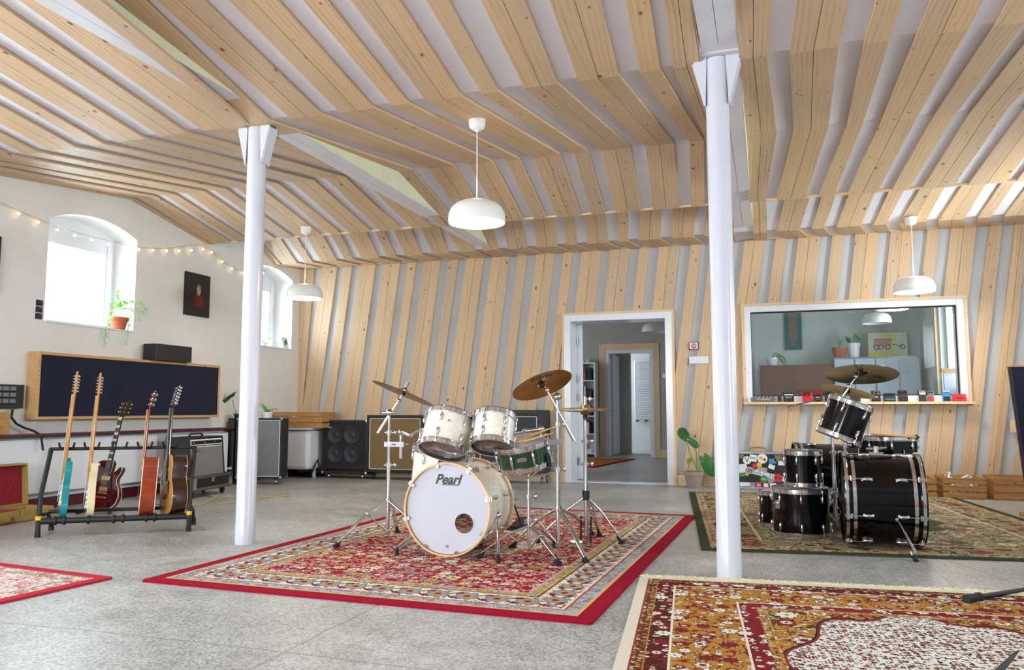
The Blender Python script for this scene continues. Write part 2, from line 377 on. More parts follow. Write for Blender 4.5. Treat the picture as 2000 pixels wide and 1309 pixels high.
# ceiling: folded white panels above the pine strips
mb = MB(); G_ = 0.024
prof = [(YB, ROW0[1]), ROW0, ROW1, ROW2, ROW3, ROW3B, ROW4, (10.4, 3.04)]
for (ya, za), (yb, zb) in zip(prof, prof[1:]):
    a, b, t = XL-0.45, XR+0.3, 0.12
    mb.hexa([(a, ya, za+G_), (b, ya, za+G_), (b, yb, zb+G_), (a, yb, zb+G_), (a, ya, za+G_+t), (b, ya, za+G_+t), (b, yb, zb+G_+t), (a, yb, zb+G_+t)])
struct('ceiling', mb, 'white_panel')
# strips of the ceiling
tn = [0]
def trim_name(): tn[0] += 1; return 'trim_%d' % tn[0]
def board(mb, quad, t, nrm, bid):
    """quad: 4 pts (a-left,a-right,b-right,b-left) of the visible face; thickness goes along nrm"""
    P = [Vector(p) for p in quad]; Q = [p+Vector(nrm)*t for p in P]
    ou, ov = bid*3.17, bid*7.31; wa = (P[1]-P[0]).length; wb = (P[2]-P[3]).length; l = ((P[3]-P[0]).length+(P[2]-P[1]).length)/2
    A = [(ou, ov), (ou+wa, ov), (ou+wb, ov+l), (ou, ov+l)]
    F = [(0, 1, 2, 3), (4, 7, 6, 5), (0, 4, 5, 1), (1, 5, 6, 2), (2, 6, 7, 3), (3, 7, 4, 0)]
    U = {0: A[0], 1: A[1], 2: A[2], 3: A[3]}
    for k in range(4): U[k+4] = (U[k][0]+(0.04 if k in (1, 2) else -0.04), U[k][1])
    mb._add(P+Q, F, False, 0, [[U[i] for i in f] for f in F], random.random())
bc = [0]
def strip(rows, dbl, thick=0.022):
    """rows: [(Y,z,XL,XR)...]"""
    mb = MB()
    for (ya, za, la, ra), (yb, zb, lb, rb) in zip(rows, rows[1:]):
        n = 2 if dbl else 1
        for k in range(n):
            g = 0.0018 if dbl else 0
            f = lambda l, r, k=k, n=n: (l+(r-l)*k/n+(g if k else 0), l+(r-l)*(k+1)/n-(g if k < n-1 else 0))
            a0, a1 = f(la, ra); b0, b1 = f(lb, rb); bc[0] += 1
            board(mb, [(a0, ya, za), (a1, ya, za), (b1, yb, zb), (b0, yb, zb)], thick, (0, 0, 1), bc[0])
    return struct(trim_name(), mb, 'pine_ceiling')
def px2X(v, row): return v if isinstance(v, float) and -7 < v < 8 else XatLine(v, row[0], row[1])
B0, B1, B2, B3 = BLX[0], BRX[0], BLX[1], BRX[1]
SET1 = [  # double?, fold 1, fold 2, fold 3 edges (picture columns, or X of a wall / beam)
 (0, XL, -100, XL, 264, XL, 417), (1, -105, -67, 273, 305, 413, 452), (0, -51, -25, 324.5, 343, 466, 487), (1, -18, 23, 365, 400, 499, 538.8),
 (0, 49, 74.5, 420, 443, 554.8, 574.7), (1, 101, 148.5, 462.7, 504, 587.7, 629), (0, 177, 201.6, 526.6, 545.7, 647, 667),
 (1, 229.8, 281.7, 571.6, 614, 685, 725), (1, 314, 364, 638, 675, 742.7, 783.5), (1, 396, B0, 700, B0, 806.4, B0),
 (0, 471, 488, 748, 768, 861, 876), (0, 490, 529, 776, 806, 878, 897),
 (1, 569, 629, 838, 887, 915, 955), (1, 664, 729, 917, 963, 981, 1022.8), (0, 766, 797.6, 989, 1015, 1043.7, 1067),
 (1, 832.7, 901, 1042, 1094.5, 1088, 1134.6), (0, 941.6, 973, 1121, 1149, 1156, 1182), (1, 1024, 1089, 1175, 1231.5, 1203, 1252),
 (1, 1129.6, 1208.7, 1261, 1316.5, 1276, 1326.5), (0, 1250, 1289.5, 1347, 1374, 1350.5, 1377), (1, 1314, B2, 1379, B2, 1392, B2),
 (1, B3, 1498.5, 1458, 1517, 1463, 1494), (1, 1542, 1637, 1550, 1618, 1516.5, 1572), (0, 1688, 1737, 1653, 1685, 1598.7, 1628.5),
 (1, 1790, 1890, 1720, 1790, 1655, 1713), (0, 1943, 2002, 1823.5, 1866, 1741, 1774), (1, 2040, 2140, 1895.6, 1967.6, 1801, 1862),
 (1, 2190, 2300, 2003, 2075, 1890, 1964), (0, 2350, 2410, 2115, 2160, 1984, 2015), (1, 2480, 2600, 2200, 2280, 2050, 2115)]
OV0 = {10: (151, 202), 11: (228, 281)}     # the two strips right of the near beam run off at their own angle
def plane1(px, py):                        # picture point on the first ceiling plane
    d = ray(px, py); n = Vector((0, -SL, 1)); p0 = Vector((0, ROW1[0], ROW1[1])); t = n.dot(p0-Vector((0, 0, EYE)))/n.dot(d); return Vector((0, 0, EYE))+d*t
for i, (dbl, a, b, c, d, e, f) in enumerate(SET1):
    r1 = (px2X(a, ROW1), px2X(b, ROW1)); r2 = (px2X(c, ROW2), px2X(d, ROW2)); r3 = (px2X(e, ROW3), px2X(f, ROW3)); r0 = []
    for k in (0, 1):
        if i in OV0:
            q = plane1(OV0[i][k], 0); t = (ROW0[0]-ROW1[0])/(q.y-ROW1[0]); r0.append(r1[k]+(q.x-r1[k])*t)
        elif i == 0 and k == 0: r0.append(XL)
        elif i == 9 and k == 1: r0.append(B0)
        elif i == 20 and k == 1: r0.append(B2)
        elif i == 21 and k == 0: r0.append(B3)
        else: r0.append(r1[k]-SX*(ROW1[0]-ROW0[0]))
    R0 = (ROW0[0], 3.028) if i == 10 else ROW0
    if i == 10: r0 = [r1[k]+(PZ(p_, 0, 3.026).x-r1[k])*(ROW0[0]-ROW1[0])/(PZ(p_, 0, 3.026).y-ROW1[0]) for k, p_ in ((0, 151), (1, 202))]
    r0 = [max(XL, x) for x in r0]
    if r0[1]-r0[0] < 0.02: r0[1] = r0[0]+0.02
    strip([R0+tuple(r0), ROW1+r1, ROW2+r2, ROW3+r3], dbl)
SET2 = [(0, XL, 505, XL, 547, XL, 600), (1, 516, 545.7, 552, 580, 606, 632), (0, 559.4, 577.8, 596, 610, 643, 662.6), (1, 598, 629, 627, 657.8, 673, 709),
 (0, 645, 663, 674, 690, 722, 740), (1, 679, 713.7, 707, 740, 753, 787.7), (0, 731, 749.6, 756, 773.6, 799, 819.7), (1, 767.5, 802, 792, 824, 832, 868),
 (1, 821, 857, 845, 876, 881, 919), (1, 864, B0, 900, B0, 930, B0), (1, 915, 959, 946, 973.7, 962, 1013), (1, 978, 1019.5, 992.8, 1029.7, 1028, 1067),
 (1, 1040, 1081, 1049, 1088, 1079, 1122), (0, 1101, 1122, 1106, 1126, 1136, 1160), (1, 1142, 1183.4, 1146.8, 1186.5, 1173, 1217), (0, 1205.6, 1227.4, 1206.4, 1226, 1231, 1256),
 (1, 1249, 1293, 1247, 1289, 1272, 1316), (1, 1315, 1361, 1310.4, 1353, 1332, 1377), (1, 1382.6, 1412, 1374.6, 1408, 1388, 1428), (0, 1416, B2, 1424, B2, 1432, B2),
 (1, B3, 1496, B3, 1498, B3, 1498), (1, 1533, 1583, 1516.4, 1561, 1536, 1579), (0, 1605.7, 1634, 1586, 1609.5, 1602, 1623), (1, 1658, 1711, 1634, 1681, 1646, 1692),
 (0, 1738, 1768, 1706, 1730.5, 1716.5, 1738), (1, 1798.6, 1846.7, 1756, 1807.7, 1764, 1810), (1, 1881, 1929, 1833, 1883, 1834, 1883), (0, 1959, 1986, 1909.7, 1935, 1909, 1934),
 (1, 2018, 2070, 1962, 2010, 1959, 2006), (0, 2105, 2130, 2045, 2072, 2040, 2068), (1, 2165, 2225, 2105, 2160, 2100, 2155)]
for (dbl, a, b, c, d, e, f) in SET2:
    strip([ROW3B+(px2X(a, ROW3B), px2X(b, ROW3B)), ROW4+(px2X(c, ROW4), px2X(d, ROW4)), ROW5+(px2X(e, ROW5), px2X(f, ROW5))], dbl)
# boards closing the gaps at the low fold and along the back wall
for y, z in ((ROW3[0], ROW3[1]), (ROW5[0]-0.05, ROW5[1]-0.003)):
    for a, b in ((XL, B0), (B1, B2), (B3, XR)):
        mb = MB(); mb.box(((a+b)/2, y, z+0.0135), (b-a, 0.022, 0.021)); o = struct(trim_name(), mb, 'pine_trim')
# cheeks either side of each beam, where the ceiling folds below its underside
for x in (B0+0.006, B2+0.006):
    for rows in ((ROW0, ROW1, ROW2, ROW3), (ROW3B, ROW4, ROW5)):
        mb = MB()
        for (ya, za), (yb, zb) in zip(rows, rows[1:]):
            bc[0] += 1; board(mb, [(x, ya, max(za+0.12, BZ+0.05)), (x, ya, za), (x, yb, zb), (x, yb, max(zb+0.12, BZ+0.05))], 0.012, (-1, 0, 0), bc[0])
        struct(trim_name(), mb, 'pine_ceiling')
for i, x in enumerate(BX):
    mb = MB(); mb.b2((x-BW/2+0.012, 0.5, BZ), (x-0.0015, 10.0, BZ+0.5)); mb.b2((x+0.0015, 0.5, BZ), (x+BW/2-0.004, 10.0, BZ+0.5)); o = struct('beam', mb, 'white_paint')
for x in BX:
    mb = MB(); mb.b2((x+BW/2-0.003, 0.5, BZ+0.002), (x+BW/2, 10.0, BZ+0.5)); struct('beam_board', mb, 'cream_paint')
# columns
for (cx, cy, k) in ((-3.528, 4.772, 0), (-0.231, 4.67, 1)):
    mb = MB(); r = 0.0675
    mb.lathe([(0.001, 3.02), (r, 3.02), (r, 0.14), (r+0.002, 0.135), (r+0.002, 0.0)], (cx, cy, 0), None, 36)
    h0 = BZ-0.005
    mb.b2((cx-0.14, cy-0.1, h0-0.012), (cx+0.14, cy+0.1, h0))
    for s in (-1, 1):
        P = [(s*r*0.8, 0), (s*0.135, 0), (s*0.128, -0.045), (s*r*0.98, -0.30)]
        mb.prism(P if s > 0 else P[::-1], (cx, cy-0.05, h0-0.012), (1, 0, 0), (0, 0, 1), (0, 0.012, 0))
        mb.prism(P if s > 0 else P[::-1], (cx, cy+0.04, h0-0.012), (1, 0, 0), (0, 0, 1), (0, 0.012, 0))
        mb.box((cx+s*0.102, cy, h0-0.17), (0.012, 0.088, 0.27), Matrix.Rotation(s*math.radians(14), 3, 'Y'))
    struct('column', mb, 'column_white')
# ---- back wall: white board, slanted pine boards, openings
DX0, DX1, DZ1 = -2.525, -1.125, 2.178        # door frame outside
WX0, WX1, WZ0, WZ1 = -0.245, 2.16, 1.03, 2.205   # window frame outside
YF = YW+0.035
def wall_with_holes(name, mat, x0, x1, z1, holes, y0, y1):
    mb = MB(); xs = sorted({x0, x1, *[h[0] for h in holes], *[h[1] for h in holes]})
    for a, b in zip(xs, xs[1:]):
        h = [k for k in holes if k[0] <= a+1e-6 and k[1] >= b-1e-6]
        if not h: mb.b2((a, y0, 0), (b, y1, z1))
        else:
            if h[0][2] > 0: mb.b2((a, y0, 0), (b, y1, h[0][2]))
            mb.b2((a, y0, h[0][3]), (b, y1, z1))
    return struct(name, mb, mat)
wall_with_holes('wall_back', 'wall_panel', XL-0.4, XR+0.9, 3.2, [(DX0+0.06, DX1-0.06, 0, DZ1-0.06), (WX0+0.05, WX1-0.05, WZ0+0.03, WZ1-0.05)], YF, YF+0.3)
def clip(poly, a, b, c):      # keep a*x+b*z<=c
    out = []
    for i in range(len(poly)):
        p, q = poly[i-1], poly[i]; dp, dq = a*p[0]+b*p[1]-c, a*q[0]+b*q[1]-c
        if dp*dq < 0: t = dp/(dp-dq); out.append((p[0]+(q[0]-p[0])*t, p[1]+(q[1]-p[1])*t))
        if dq <= 0: out.append(q)
    return out
def minus(poly, x0, x1, z0, z1):
    R = [clip(poly, 0, -1, -z1), clip(poly, 0, 1, z0)]
    m = clip(clip(poly, 0, 1, z1), 0, -1, -z0)
    if len(m) > 2: R += [clip(m, 1, 0, x0), clip(m, -1, 0, -x1)]
    return [r for r in R if len(r) > 2 and max(p[0] for p in r)-min(p[0] for p in r) > 0.004 and max(p[1] for p in r)-min(p[1] for p in r) > 0.01]
def slat(mb, poly, y0, y1, bid, sk):
    n = len(poly); A = [(x, y0, z) for x, z in poly]; B = [(x, y1, z) for x, z in poly]
    ar = sum(poly[i-1][0]*poly[i][1]-poly[i][0]*poly[i-1][1] for i in range(n))
    F = [tuple(range(n)) if ar > 0 else tuple(range(n))[::-1]]+[(i, n+i, n+(i+1) % n, (i+1) % n) if ar > 0 else (i, (i+1) % n, n+(i+1) % n, n+i) for i in range(n)]
    U = lambda i: ((poly[i % n][0]-sk*poly[i % n][1])+bid*3.17, poly[i % n][1]+bid*5.3+(0.03 if i >= n else 0))
    mb._add(A+B, F, False, 0, [[U(i) for i in f] for f in F], random.Random(bid).random())
WALL = [(1, 583, 613, 527, 576, 590.5, 803), (1, 627, 658, 525, 590.5, 620, 803), (0, 670.7, 686.8, 523, 631.8, 647.8, 817), (1, 702, 732.6, 522, 660.8, 692.9, 817),
 (1, 748.6, 780, 519, 706.6, 740.2, 817), (0, 796, 812, 516, 756.3, 771.5, 811), (1, 828, 859.4, 513, 787.6, 819.7, 811), (0, 876.7, 894.3, 511, 853, 870.6, 680),
 (1, 910.3, 944, 510, 886.7, 921.8, 680), (1, 960, 994.3, 508, 937, 973, 680), (0, 1010.4, 1028.7, 505, 989.8, 1008, 680), (1, 1046.3, 1082, 503, 1024, 1060.8, 680),
 (0, 1100.5, 1118, 500, 1078, 1096, 680), (1, 1136, 1173, 494, 1122, 1160, 612), (1, 1191, 1230, 492, 1178, 1216, 611), (0, 1249, 1268, 489, 1235, 1255, 608),
 (1, 1287, 1327, 486, 1274, 1314, 606), (0, 1349, 1369, 484, 1330, 1351, 640), (1, 1388, 1433, 483, 1334, 1386, 929), (1, 1454, 1493, 475, 1411, 1450, 789),
 (0, 1515, 1537, 472, 1475, 1497, 789), (1, 1559, 1602, 468, 1520, 1565, 789), (0, 1625.6, 1647.7, 465, 1590, 1614, 789), (1, 1670.6, 1717, 461, 1636, 1680, 789),
 (1, 1740, 1786, 455, 1703, 1748, 789), (0, 1811, 1835, 450, 1774, 1797, 789), (1, 1858, 1907.4, 447, 1819, 1869.5, 789), (0, 1932.6, 1957.8, 443, 1895.6, 1921.7, 760),
 (1, 1982, 2010, 440, 1946, 1972.5, 760), (0, 2040, 2066, 436, 2000, 2026, 760), (1, 2092, 2140, 432, 2052, 2100, 760), (0, 2170, 2196, 428, 2130, 2156, 760)]
for (dbl, a, b, y0, c, d, y1) in WALL:
    ta, tb, ba, bb = PY(a, y0, YW), PY(b, y0, YW), PY(c, y1, YW), PY(d, y1, YW)
    def at(t, q, z): return t.x+(q.x-t.x)*(z-t.z)/(q.z-t.z)
    mb = MB(); n = 2 if dbl else 1; sk = (ta.x-ba.x)/(ta.z-ba.z)
    for k in range(n):
        bc[0] += 1; e = lambda z, f: at(ta, ba, z)*(1-f)+at(tb, bb, z)*f; g = 0.0016
        f0, f1 = k/n, (k+1)/n
        poly = [(e(0.0, f0)+g*(k > 0), 0.0), (e(0.0, f1)-g*(k < n-1), 0.0), (e(3.03, f1)-g*(k < n-1), 3.03), (e(3.03, f0)+g*(k > 0), 3.03)]
        poly = clip(poly, -1, 0, -XL-0.0)
        for pc in minus(poly, DX0-0.012, DX1+0.012, -1, DZ1+0.012):
            for pd in minus(pc, WX0-0.012, WX1+0.012, WZ0-0.035, WZ1+0.012): slat(mb, pd, YW, YF, bc[0], sk)
    struct(trim_name(), mb, 'pine')
mb = MB(); mb.b2((XL+0.4, YW-0.012, 0), (DX0-0.03, YW, 0.13)); mb.b2((DX1+0.03, YW-0.012, 0), (XR, YW, 0.13)); struct('baseboard_back', mb, 'pine_trim')
# thin pine edging round door and control-room window
for nm, (x0, x1, z0, z1) in (('d', (DX0, DX1, 0, DZ1)), ('w', (WX0, WX1, WZ0, WZ1))):
    t = 0.03; mb = MB(); mb.b2((x0-t, YW-0.03, z0), (x0, YW+0.03, z1+t)); mb.b2((x1, YW-0.03, z0), (x1+t, YW+0.03, z1+t)); mb.b2((x0, YW-0.03, z1), (x1, YW+0.03, z1+t))
    struct(trim_name(), mb, 'pine_trim')
mb = MB(); mb.b2((WX0-0.03, YW-0.12, WZ0-0.03), (WX1+0.04, YW+0.05, WZ0)); struct(trim_name(), mb, 'pine_trim')   # sill board
# door_1: white frame, threshold, leaf folded back into the hall
dr = MB(); f = 0.085
dr.b2((DX0, YW-0.035, 0), (DX0+f, YW+0.34, DZ1)); dr.b2((DX1-f, YW-0.035, 0), (DX1, YW+0.34, DZ1)); dr.b2((DX0+f, YW-0.035, DZ1-f), (DX1-f, YW+0.34, DZ1)); dr.b2((DX0+f, YW+0.0, 0), (DX1-f, YW+0.2, 0.012))
d1 = struct('door_1', dr, 'white_gloss', bevel=0.004)
mb = MB(); mb.b2((DX0-1.0, YW+0.345, 0.01), (DX0+f+0.075, YW+0.39, DZ1-f-0.01)); struct('door_leaf', mb, 'white_gloss', d1)
mb = MB()
for z in (0.25, 1.1, 1.35, 1.85): mb.cyl((DX0+f+0.012, YW+0.325, z-0.05), (DX0+f+0.012, YW+0.325, z+0.05), 0.012)
struct('hinge', mb, 'steel', d1)
# window_1: control-room window: deep white frame, two panes
f = 0.075; w = MB()
w.b2((WX0, YW-0.02, WZ0), (WX0+f, YW+0.2, WZ1)); w.b2((WX1-f, YW-0.02, WZ0), (WX1, YW+0.2, WZ1)); w.b2((WX0+f, YW-0.02, WZ1-f), (WX1-f, YW+0.2, WZ1)); w.b2((WX0+f, YW-0.02, WZ0), (WX1-f, YW+0.2, WZ0+0.07))
w1 = struct('window_1', w, 'white_gloss', bevel=0.004)
mb = MB(); mb.b2((WX0+f, YW+0.05, WZ0+0.07), (WX1-f, YW+0.058, WZ1-f)); struct('pane', mb, 'glass', w1)
mb = MB(); g = 0.012
mb.b2((WX0+f, YW+0.035, WZ1-f-g), (WX1-f, YW+0.06, WZ1-f)); mb.b2((WX0+f, YW+0.035, WZ0+0.07), (WX1-f, YW+0.06, WZ0+0.07+g)); mb.b2((WX1-f-g, YW+0.035, WZ0+0.07+g), (WX1-f, YW+0.06, WZ1-f-g)); mb.b2((WX0+f, YW+0.035, WZ0+0.07+g), (WX0+f+g*0.5, YW+0.06, WZ1-f-g))
struct('gasket', mb, 'rubber', w1)
# ---- side walls with deep arched windows
WT = 0.42; NA = 18
LWIN = [(-0.7, 0.9, 1.6, 2.72, 0.14), (2.55, 3.66, 1.78, 2.80, 0.13), (5.715, 6.832, 1.78, 2.80, 0.125), (8.715, 9.832, 1.80, 2.815, 0.125)]
RWIN = [(-1.4, -0.3, 1.78, 2.80, 0.125), (1.6, 2.71, 1.78, 2.80, 0.125), (4.6, 5.71, 1.78, 2.80, 0.125), (7.6, 8.71, 1.78, 2.80, 0.125)]
def arch(y0, y1, zs, rise):
    c = (y1-y0)/2; R = (c*c+rise*rise)/(2*rise); yc = (y0+y1)/2; zc = zs+rise-R
    return [(y0+(y1-y0)*i/NA, zc+math.sqrt(max(0, R*R-(y0+(y1-y0)*i/NA-yc)**2))) for i in range(NA+1)]
wi = [1]
def arched_wall(name, X, s, wins):
    """X inner face, s = outward direction"""
    mb = MB(); prev = YB-0.3; q = lambda a, y, z: (X+s*a, y, z)
    def bb(m, a, b): lo = (min(X+s*a[0], X+s*b[0]), a[1], a[2]); hi = (max(X+s*a[0], X+s*b[0]), b[1], b[2]); m.b2(lo, hi)
    for (y0, y1, zb, zs, rise) in wins+[(YF+0.3, None, 0, 0, 0)]:
        bb(mb, (WT, prev, 0), (0, y0, 3.75))
        if y1 is None: break
        bb(mb, (WT, y0, 0), (0, y1, zb)); A = arch(y0, y1, zs, rise)
        for (ya, za), (yb, zc) in zip(A, A[1:]):
            P = [q(WT, ya, za), q(0, ya, za), q(0, yb, zc), q(WT, yb, zc), q(WT, ya, 3.75), q(0, ya, 3.75), q(0, yb, 3.75), q(WT, yb, 3.75)]
            mb.hexa(P)
        prev = y1
    struct(name, mb, 'white_wall')
    for (y0, y1, zb, zs, rise) in wins:
        A = arch(y0, y1, zs, rise); fr = MB(); t = 0.13; zt = zs-0.17; i0 = 0.30; i1 = 0.36; wi[0] += 1
        bb(fr, (i0, y0, zb), (i1, y0+t*0.55, zs+0.005)); bb(fr, (i0, y1-t, zb), (i1, y1, zs+0.005)); bb(fr, (i0, y0+t*0.55, zb), (i1, y1-t, zb+0.13)); bb(fr, (i0, y0+t*0.55, zt), (i1, y1-t, zs+0.005))
        for (ya, za), (yb, zc) in zip(A, A[1:]):
            fr.hexa([q(i1, ya, zs), q(i0, ya, zs), q(i0, yb, zs), q(i1, yb, zs), q(i1, ya, za), q(i0, ya, za), q(i0, yb, zc), q(i1, yb, zc)])
        bb(fr, (i0-0.016, y1-t+0.02, zb+0.06), (i0-0.001, y1-t*0.4, zs-0.05)); bb(fr, (i0-0.016, y0+0.03, zb+0.06), (i0-0.001, y1-t+0.02, zb+0.12))
        wo = struct('window_%d' % wi[0], fr, 'white_gloss')
        p = MB(); bb(p, (i0+0.03, y0+t*0.55, zb+0.13), (i0+0.036, y1-t, zt)); struct('pane', p, 'glass', wo)
        p = MB(); bb(p, (0.30, y0+0.001, zb), (-0.025, y1-0.001, zb+0.012)); struct('sill', p, 'white_gloss', wo)
arched_wall('wall_left', XL, -1, LWIN); arched_wall('wall_right', XR, 1, RWIN)
# rear wall, behind the camera; both windows are invented to bring in fill light
mb = MB(); prev = XL-0.3
for (x0, x1) in ((-6.1, -3.7), (-3.5, -1.1)): mb.b2((prev, YB-0.3, 0), (x0, YB, 3.8)); mb.b2((x0, YB-0.3, 0), (x1, YB, 0.8)); mb.b2((x0, YB-0.3, 2.7), (x1, YB, 3.8)); prev = x1
mb.b2((prev, YB-0.3, 0), (XR+0.3, YB, 3.8)); struct('wall_rear', mb, 'white_wall')
for i, (x0, x1) in enumerate(((-6.1, -3.7), (-3.5, -1.1))):
    fr = MB()
    for k in range(4): xx = x0+(x1-x0-0.07)*k/3; fr.b2((xx, YB-0.2, 0.8), (xx+0.07, YB-0.14, 2.7))
    fr.b2((x0, YB-0.2, 0.8), (x1, YB-0.14, 0.87)); fr.b2((x0, YB-0.2, 2.63), (x1, YB-0.14, 2.7)); struct('window_%d' % (i+10), fr, 'white_gloss')
# ledge, skirting and heating covers on the left wall
mb = MB(); mb.b2((XL, 4.2, 0.695), (XL+0.17, 9.0, 0.715)); struct(trim_name(), mb, 'maroon', bevel=0.003)
mb = MB(); mb.b2((XL, YB, 0), (XL+0.02, YW, 0.11)); struct('baseboard_left', mb, 'maroon')
# ---- hall and wash room seen through the open door
YH = 15.72; PXA = -0.72
hx0, hx1 = XatLine(1183, YH, 1.0), XatLine(1277, YH, 1.0); hz = PY(1230, 683, YH).z
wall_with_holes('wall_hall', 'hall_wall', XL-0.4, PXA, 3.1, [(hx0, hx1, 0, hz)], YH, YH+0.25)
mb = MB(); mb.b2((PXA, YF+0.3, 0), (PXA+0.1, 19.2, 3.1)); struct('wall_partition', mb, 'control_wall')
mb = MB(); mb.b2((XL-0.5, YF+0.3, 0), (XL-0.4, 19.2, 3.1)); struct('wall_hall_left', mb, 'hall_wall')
mb = MB(); mb.b2((XL-0.5, YF+0.3, 3.0), (XR+0.9, 19.2, 3.1)); struct('ceiling_hall', mb, 'white_wall')
tt = 0.12; fd = 0.07; mb = MB()
mb.b2((hx0-tt, YH-0.02, 0), (hx0, YH, hz+tt)); mb.b2((hx1, YH-0.02, 0), (hx1+tt, YH, hz+tt)); mb.b2((hx0, YH-0.02, hz), (hx1, YH, hz+tt)); struct(trim_name(), mb, 'pine_trim')
mb = MB(); mb.b2((XL-0.4, YH-0.018, 0), (hx0-tt, YH, 0.15)); mb.b2((hx1+tt, YH-0.018, 0), (PXA, YH, 0.15)); struct('baseboard_hall', mb, 'pine_trim')
dr = MB(); dr.b2((hx0, YH-0.01, 0), (hx0+fd, YH+0.26, hz)); dr.b2((hx1-fd, YH-0.01, 0), (hx1, YH+0.26, hz)); dr.b2((hx0+fd, YH-0.01, hz-fd), (hx1-fd, YH+0.26, hz))
d2 = struct('door_2', dr, 'white_gloss'); mb = MB(); mb.b2((hx0+fd, YH+0.28, 0.01), (hx0+fd+0.04, YH+0.95, hz-fd)); struct('door_leaf', mb, 'white_gloss', d2)
mb = MB(); mb.b2((-6.5, 18.35, 0), (PXA, 18.45, 3.05)); struct('wall_washroom', mb, 'white_wall')
mb = MB(); wl = XatLine(1232, 17.0, 1.0); mb.b2((-6.5, 17.0, 0), (wl, 17.12, 3.05)); struct('wall_washroom_side', mb, 'white_wall')
# ---- control room behind the window
YC = 14.3
mb = MB(); mb.b2((PXA+0.1, YC, 0), (XR+0.9, YC+0.15, 3.05)); struct('wall_control', mb, 'control_wall')
mb = MB(); CX1 = 2.42
mb.b2((CX1, YF+0.3, 0), (CX1+0.25, 11.2, 3.05)); mb.b2((CX1, 12.75, 0), (CX1+0.25, YC, 3.05)); mb.b2((CX1, 11.2, 0), (CX1+0.25, 12.75, 1.15)); mb.b2((CX1, 11.2, 2.6), (CX1+0.25, 12.75, 3.05)); struct('wall_control_right', mb, 'control_wall')
# ================================================================== PENDANT LAMPS
M['lamp_inner'] = emit('lamp_inner', (1.0, 0.93, 0.82, 1), 5.0)
M['bulb_warm'] = emit('bulb_warm', (1.0, 0.66, 0.30, 1), 5.0)
def pendant(px, Yp, zc, shade_y, label, D=0.415, on=True, watt=9):
    """canopy on the ceiling at (X,Yp,zc); rim of the shade seen at picture row shade_y"""
    X = XatLine(px, Yp, zc); zr = PY(px, shade_y, Yp).z; R = D/2; h = D*0.40
    t = thing('pendant_lamp', label, 'lamp', (X, Yp, zr), 'dome pendant lamps')
    m = MB(); prof = [(R*0.985, 0.0), (R, 0.008), (R, h*0.26), (R*0.975, h*0.45), (R*0.90, h*0.65), (R*0.76, h*0.83), (R*0.55, h*0.94), (R*0.3, h*0.985), (0.018, h), (0.001, h)]
    m.lathe(prof, (X, Yp, zr), None, 56, split=60)
    m.build('lamp_shade', 'lamp_white', t)
    m = MB(); pin = [(R*0.985, 0.0), (R*0.975, h*0.26), (R*0.93, h*0.5), (R*0.72, h*0.8), (R*0.3, h*0.95), (0.001, h*0.955)]
    m.lathe(pin, (X, Yp, zr), None, 56, split=60); m.build('shade_lining', 'lamp_white', t)
    m = MB(); m.lathe([(0.001, 0.03), (R*0.95, 0.03), (R*0.95, 0.034), (0.001, 0.034)], (X, Yp, zr), None, 48); m.build('diffuser', 'lamp_inner' if on else 'lamp_white', t)
    m = MB(); m.cyl((X, Yp, zr+h-0.003), (X, Yp, zc-0.07), 0.004, n=10); m.cyl((X, Yp, zr+h-0.004), (X, Yp, zr+h+0.03), 0.008, 0.005, n=12); m.build('cord', 'lamp_white', t)
    m = MB(); c = 0.062
    m.lathe([(0.001, -0.092), (0.012, -0.092), (0.014, -0.082), (c*0.62, -0.074), (c*0.9, -0.058), (c, -0.03), (c, 0.004), (0.001, 0.004)], (X, Yp, zc), None, 32, split=60); m.build('ceiling_rose', 'lamp_white', t)
    if on:
        l = bpy.data.lights.new('lamp_light', 'AREA'); l.shape = 'DISK'; l.size = D*0.85; l.energy = watt; l.color = (1.0, 0.90, 0.76)
        o = bpy.data.objects.new('lamp_light', l); COL.objects.link(o); o.parent = t; o.location = (0, 0, -0.004)
        l = bpy.data.lights.new('lamp_glow', 'POINT'); l.energy = watt*0.12; l.color = (1.0, 0.86, 0.66); l.shadow_soft_size = 0.03
        o = bpy.data.objects.new('lamp_glow', l); COL.objects.link(o); o.parent = t; o.location = (0, 0, h+0.10)
    return t
def ceil_z(Y):
    R = [ROW0, ROW1, ROW2, ROW3, ROW3B, ROW4, ROW5]
    for (a, za), (b, zb) in zip(R, R[1:]):
        if a <= Y <= b: return za+(zb-za)*(Y-a)/(b-a)
pendant(932, 5.25, ceil_z(5.25), 436, 'largest white dome pendant lamp hanging between the two columns, nearest the camera')
pendant(598, 7.72, ceil_z(7.72), 583, 'small white dome pendant lamp hanging in the far left corner by the arched window')
pendant(1779, 9.30, ceil_z(9.30), 571, 'white dome pendant lamp hanging in front of the control room window', watt=16)
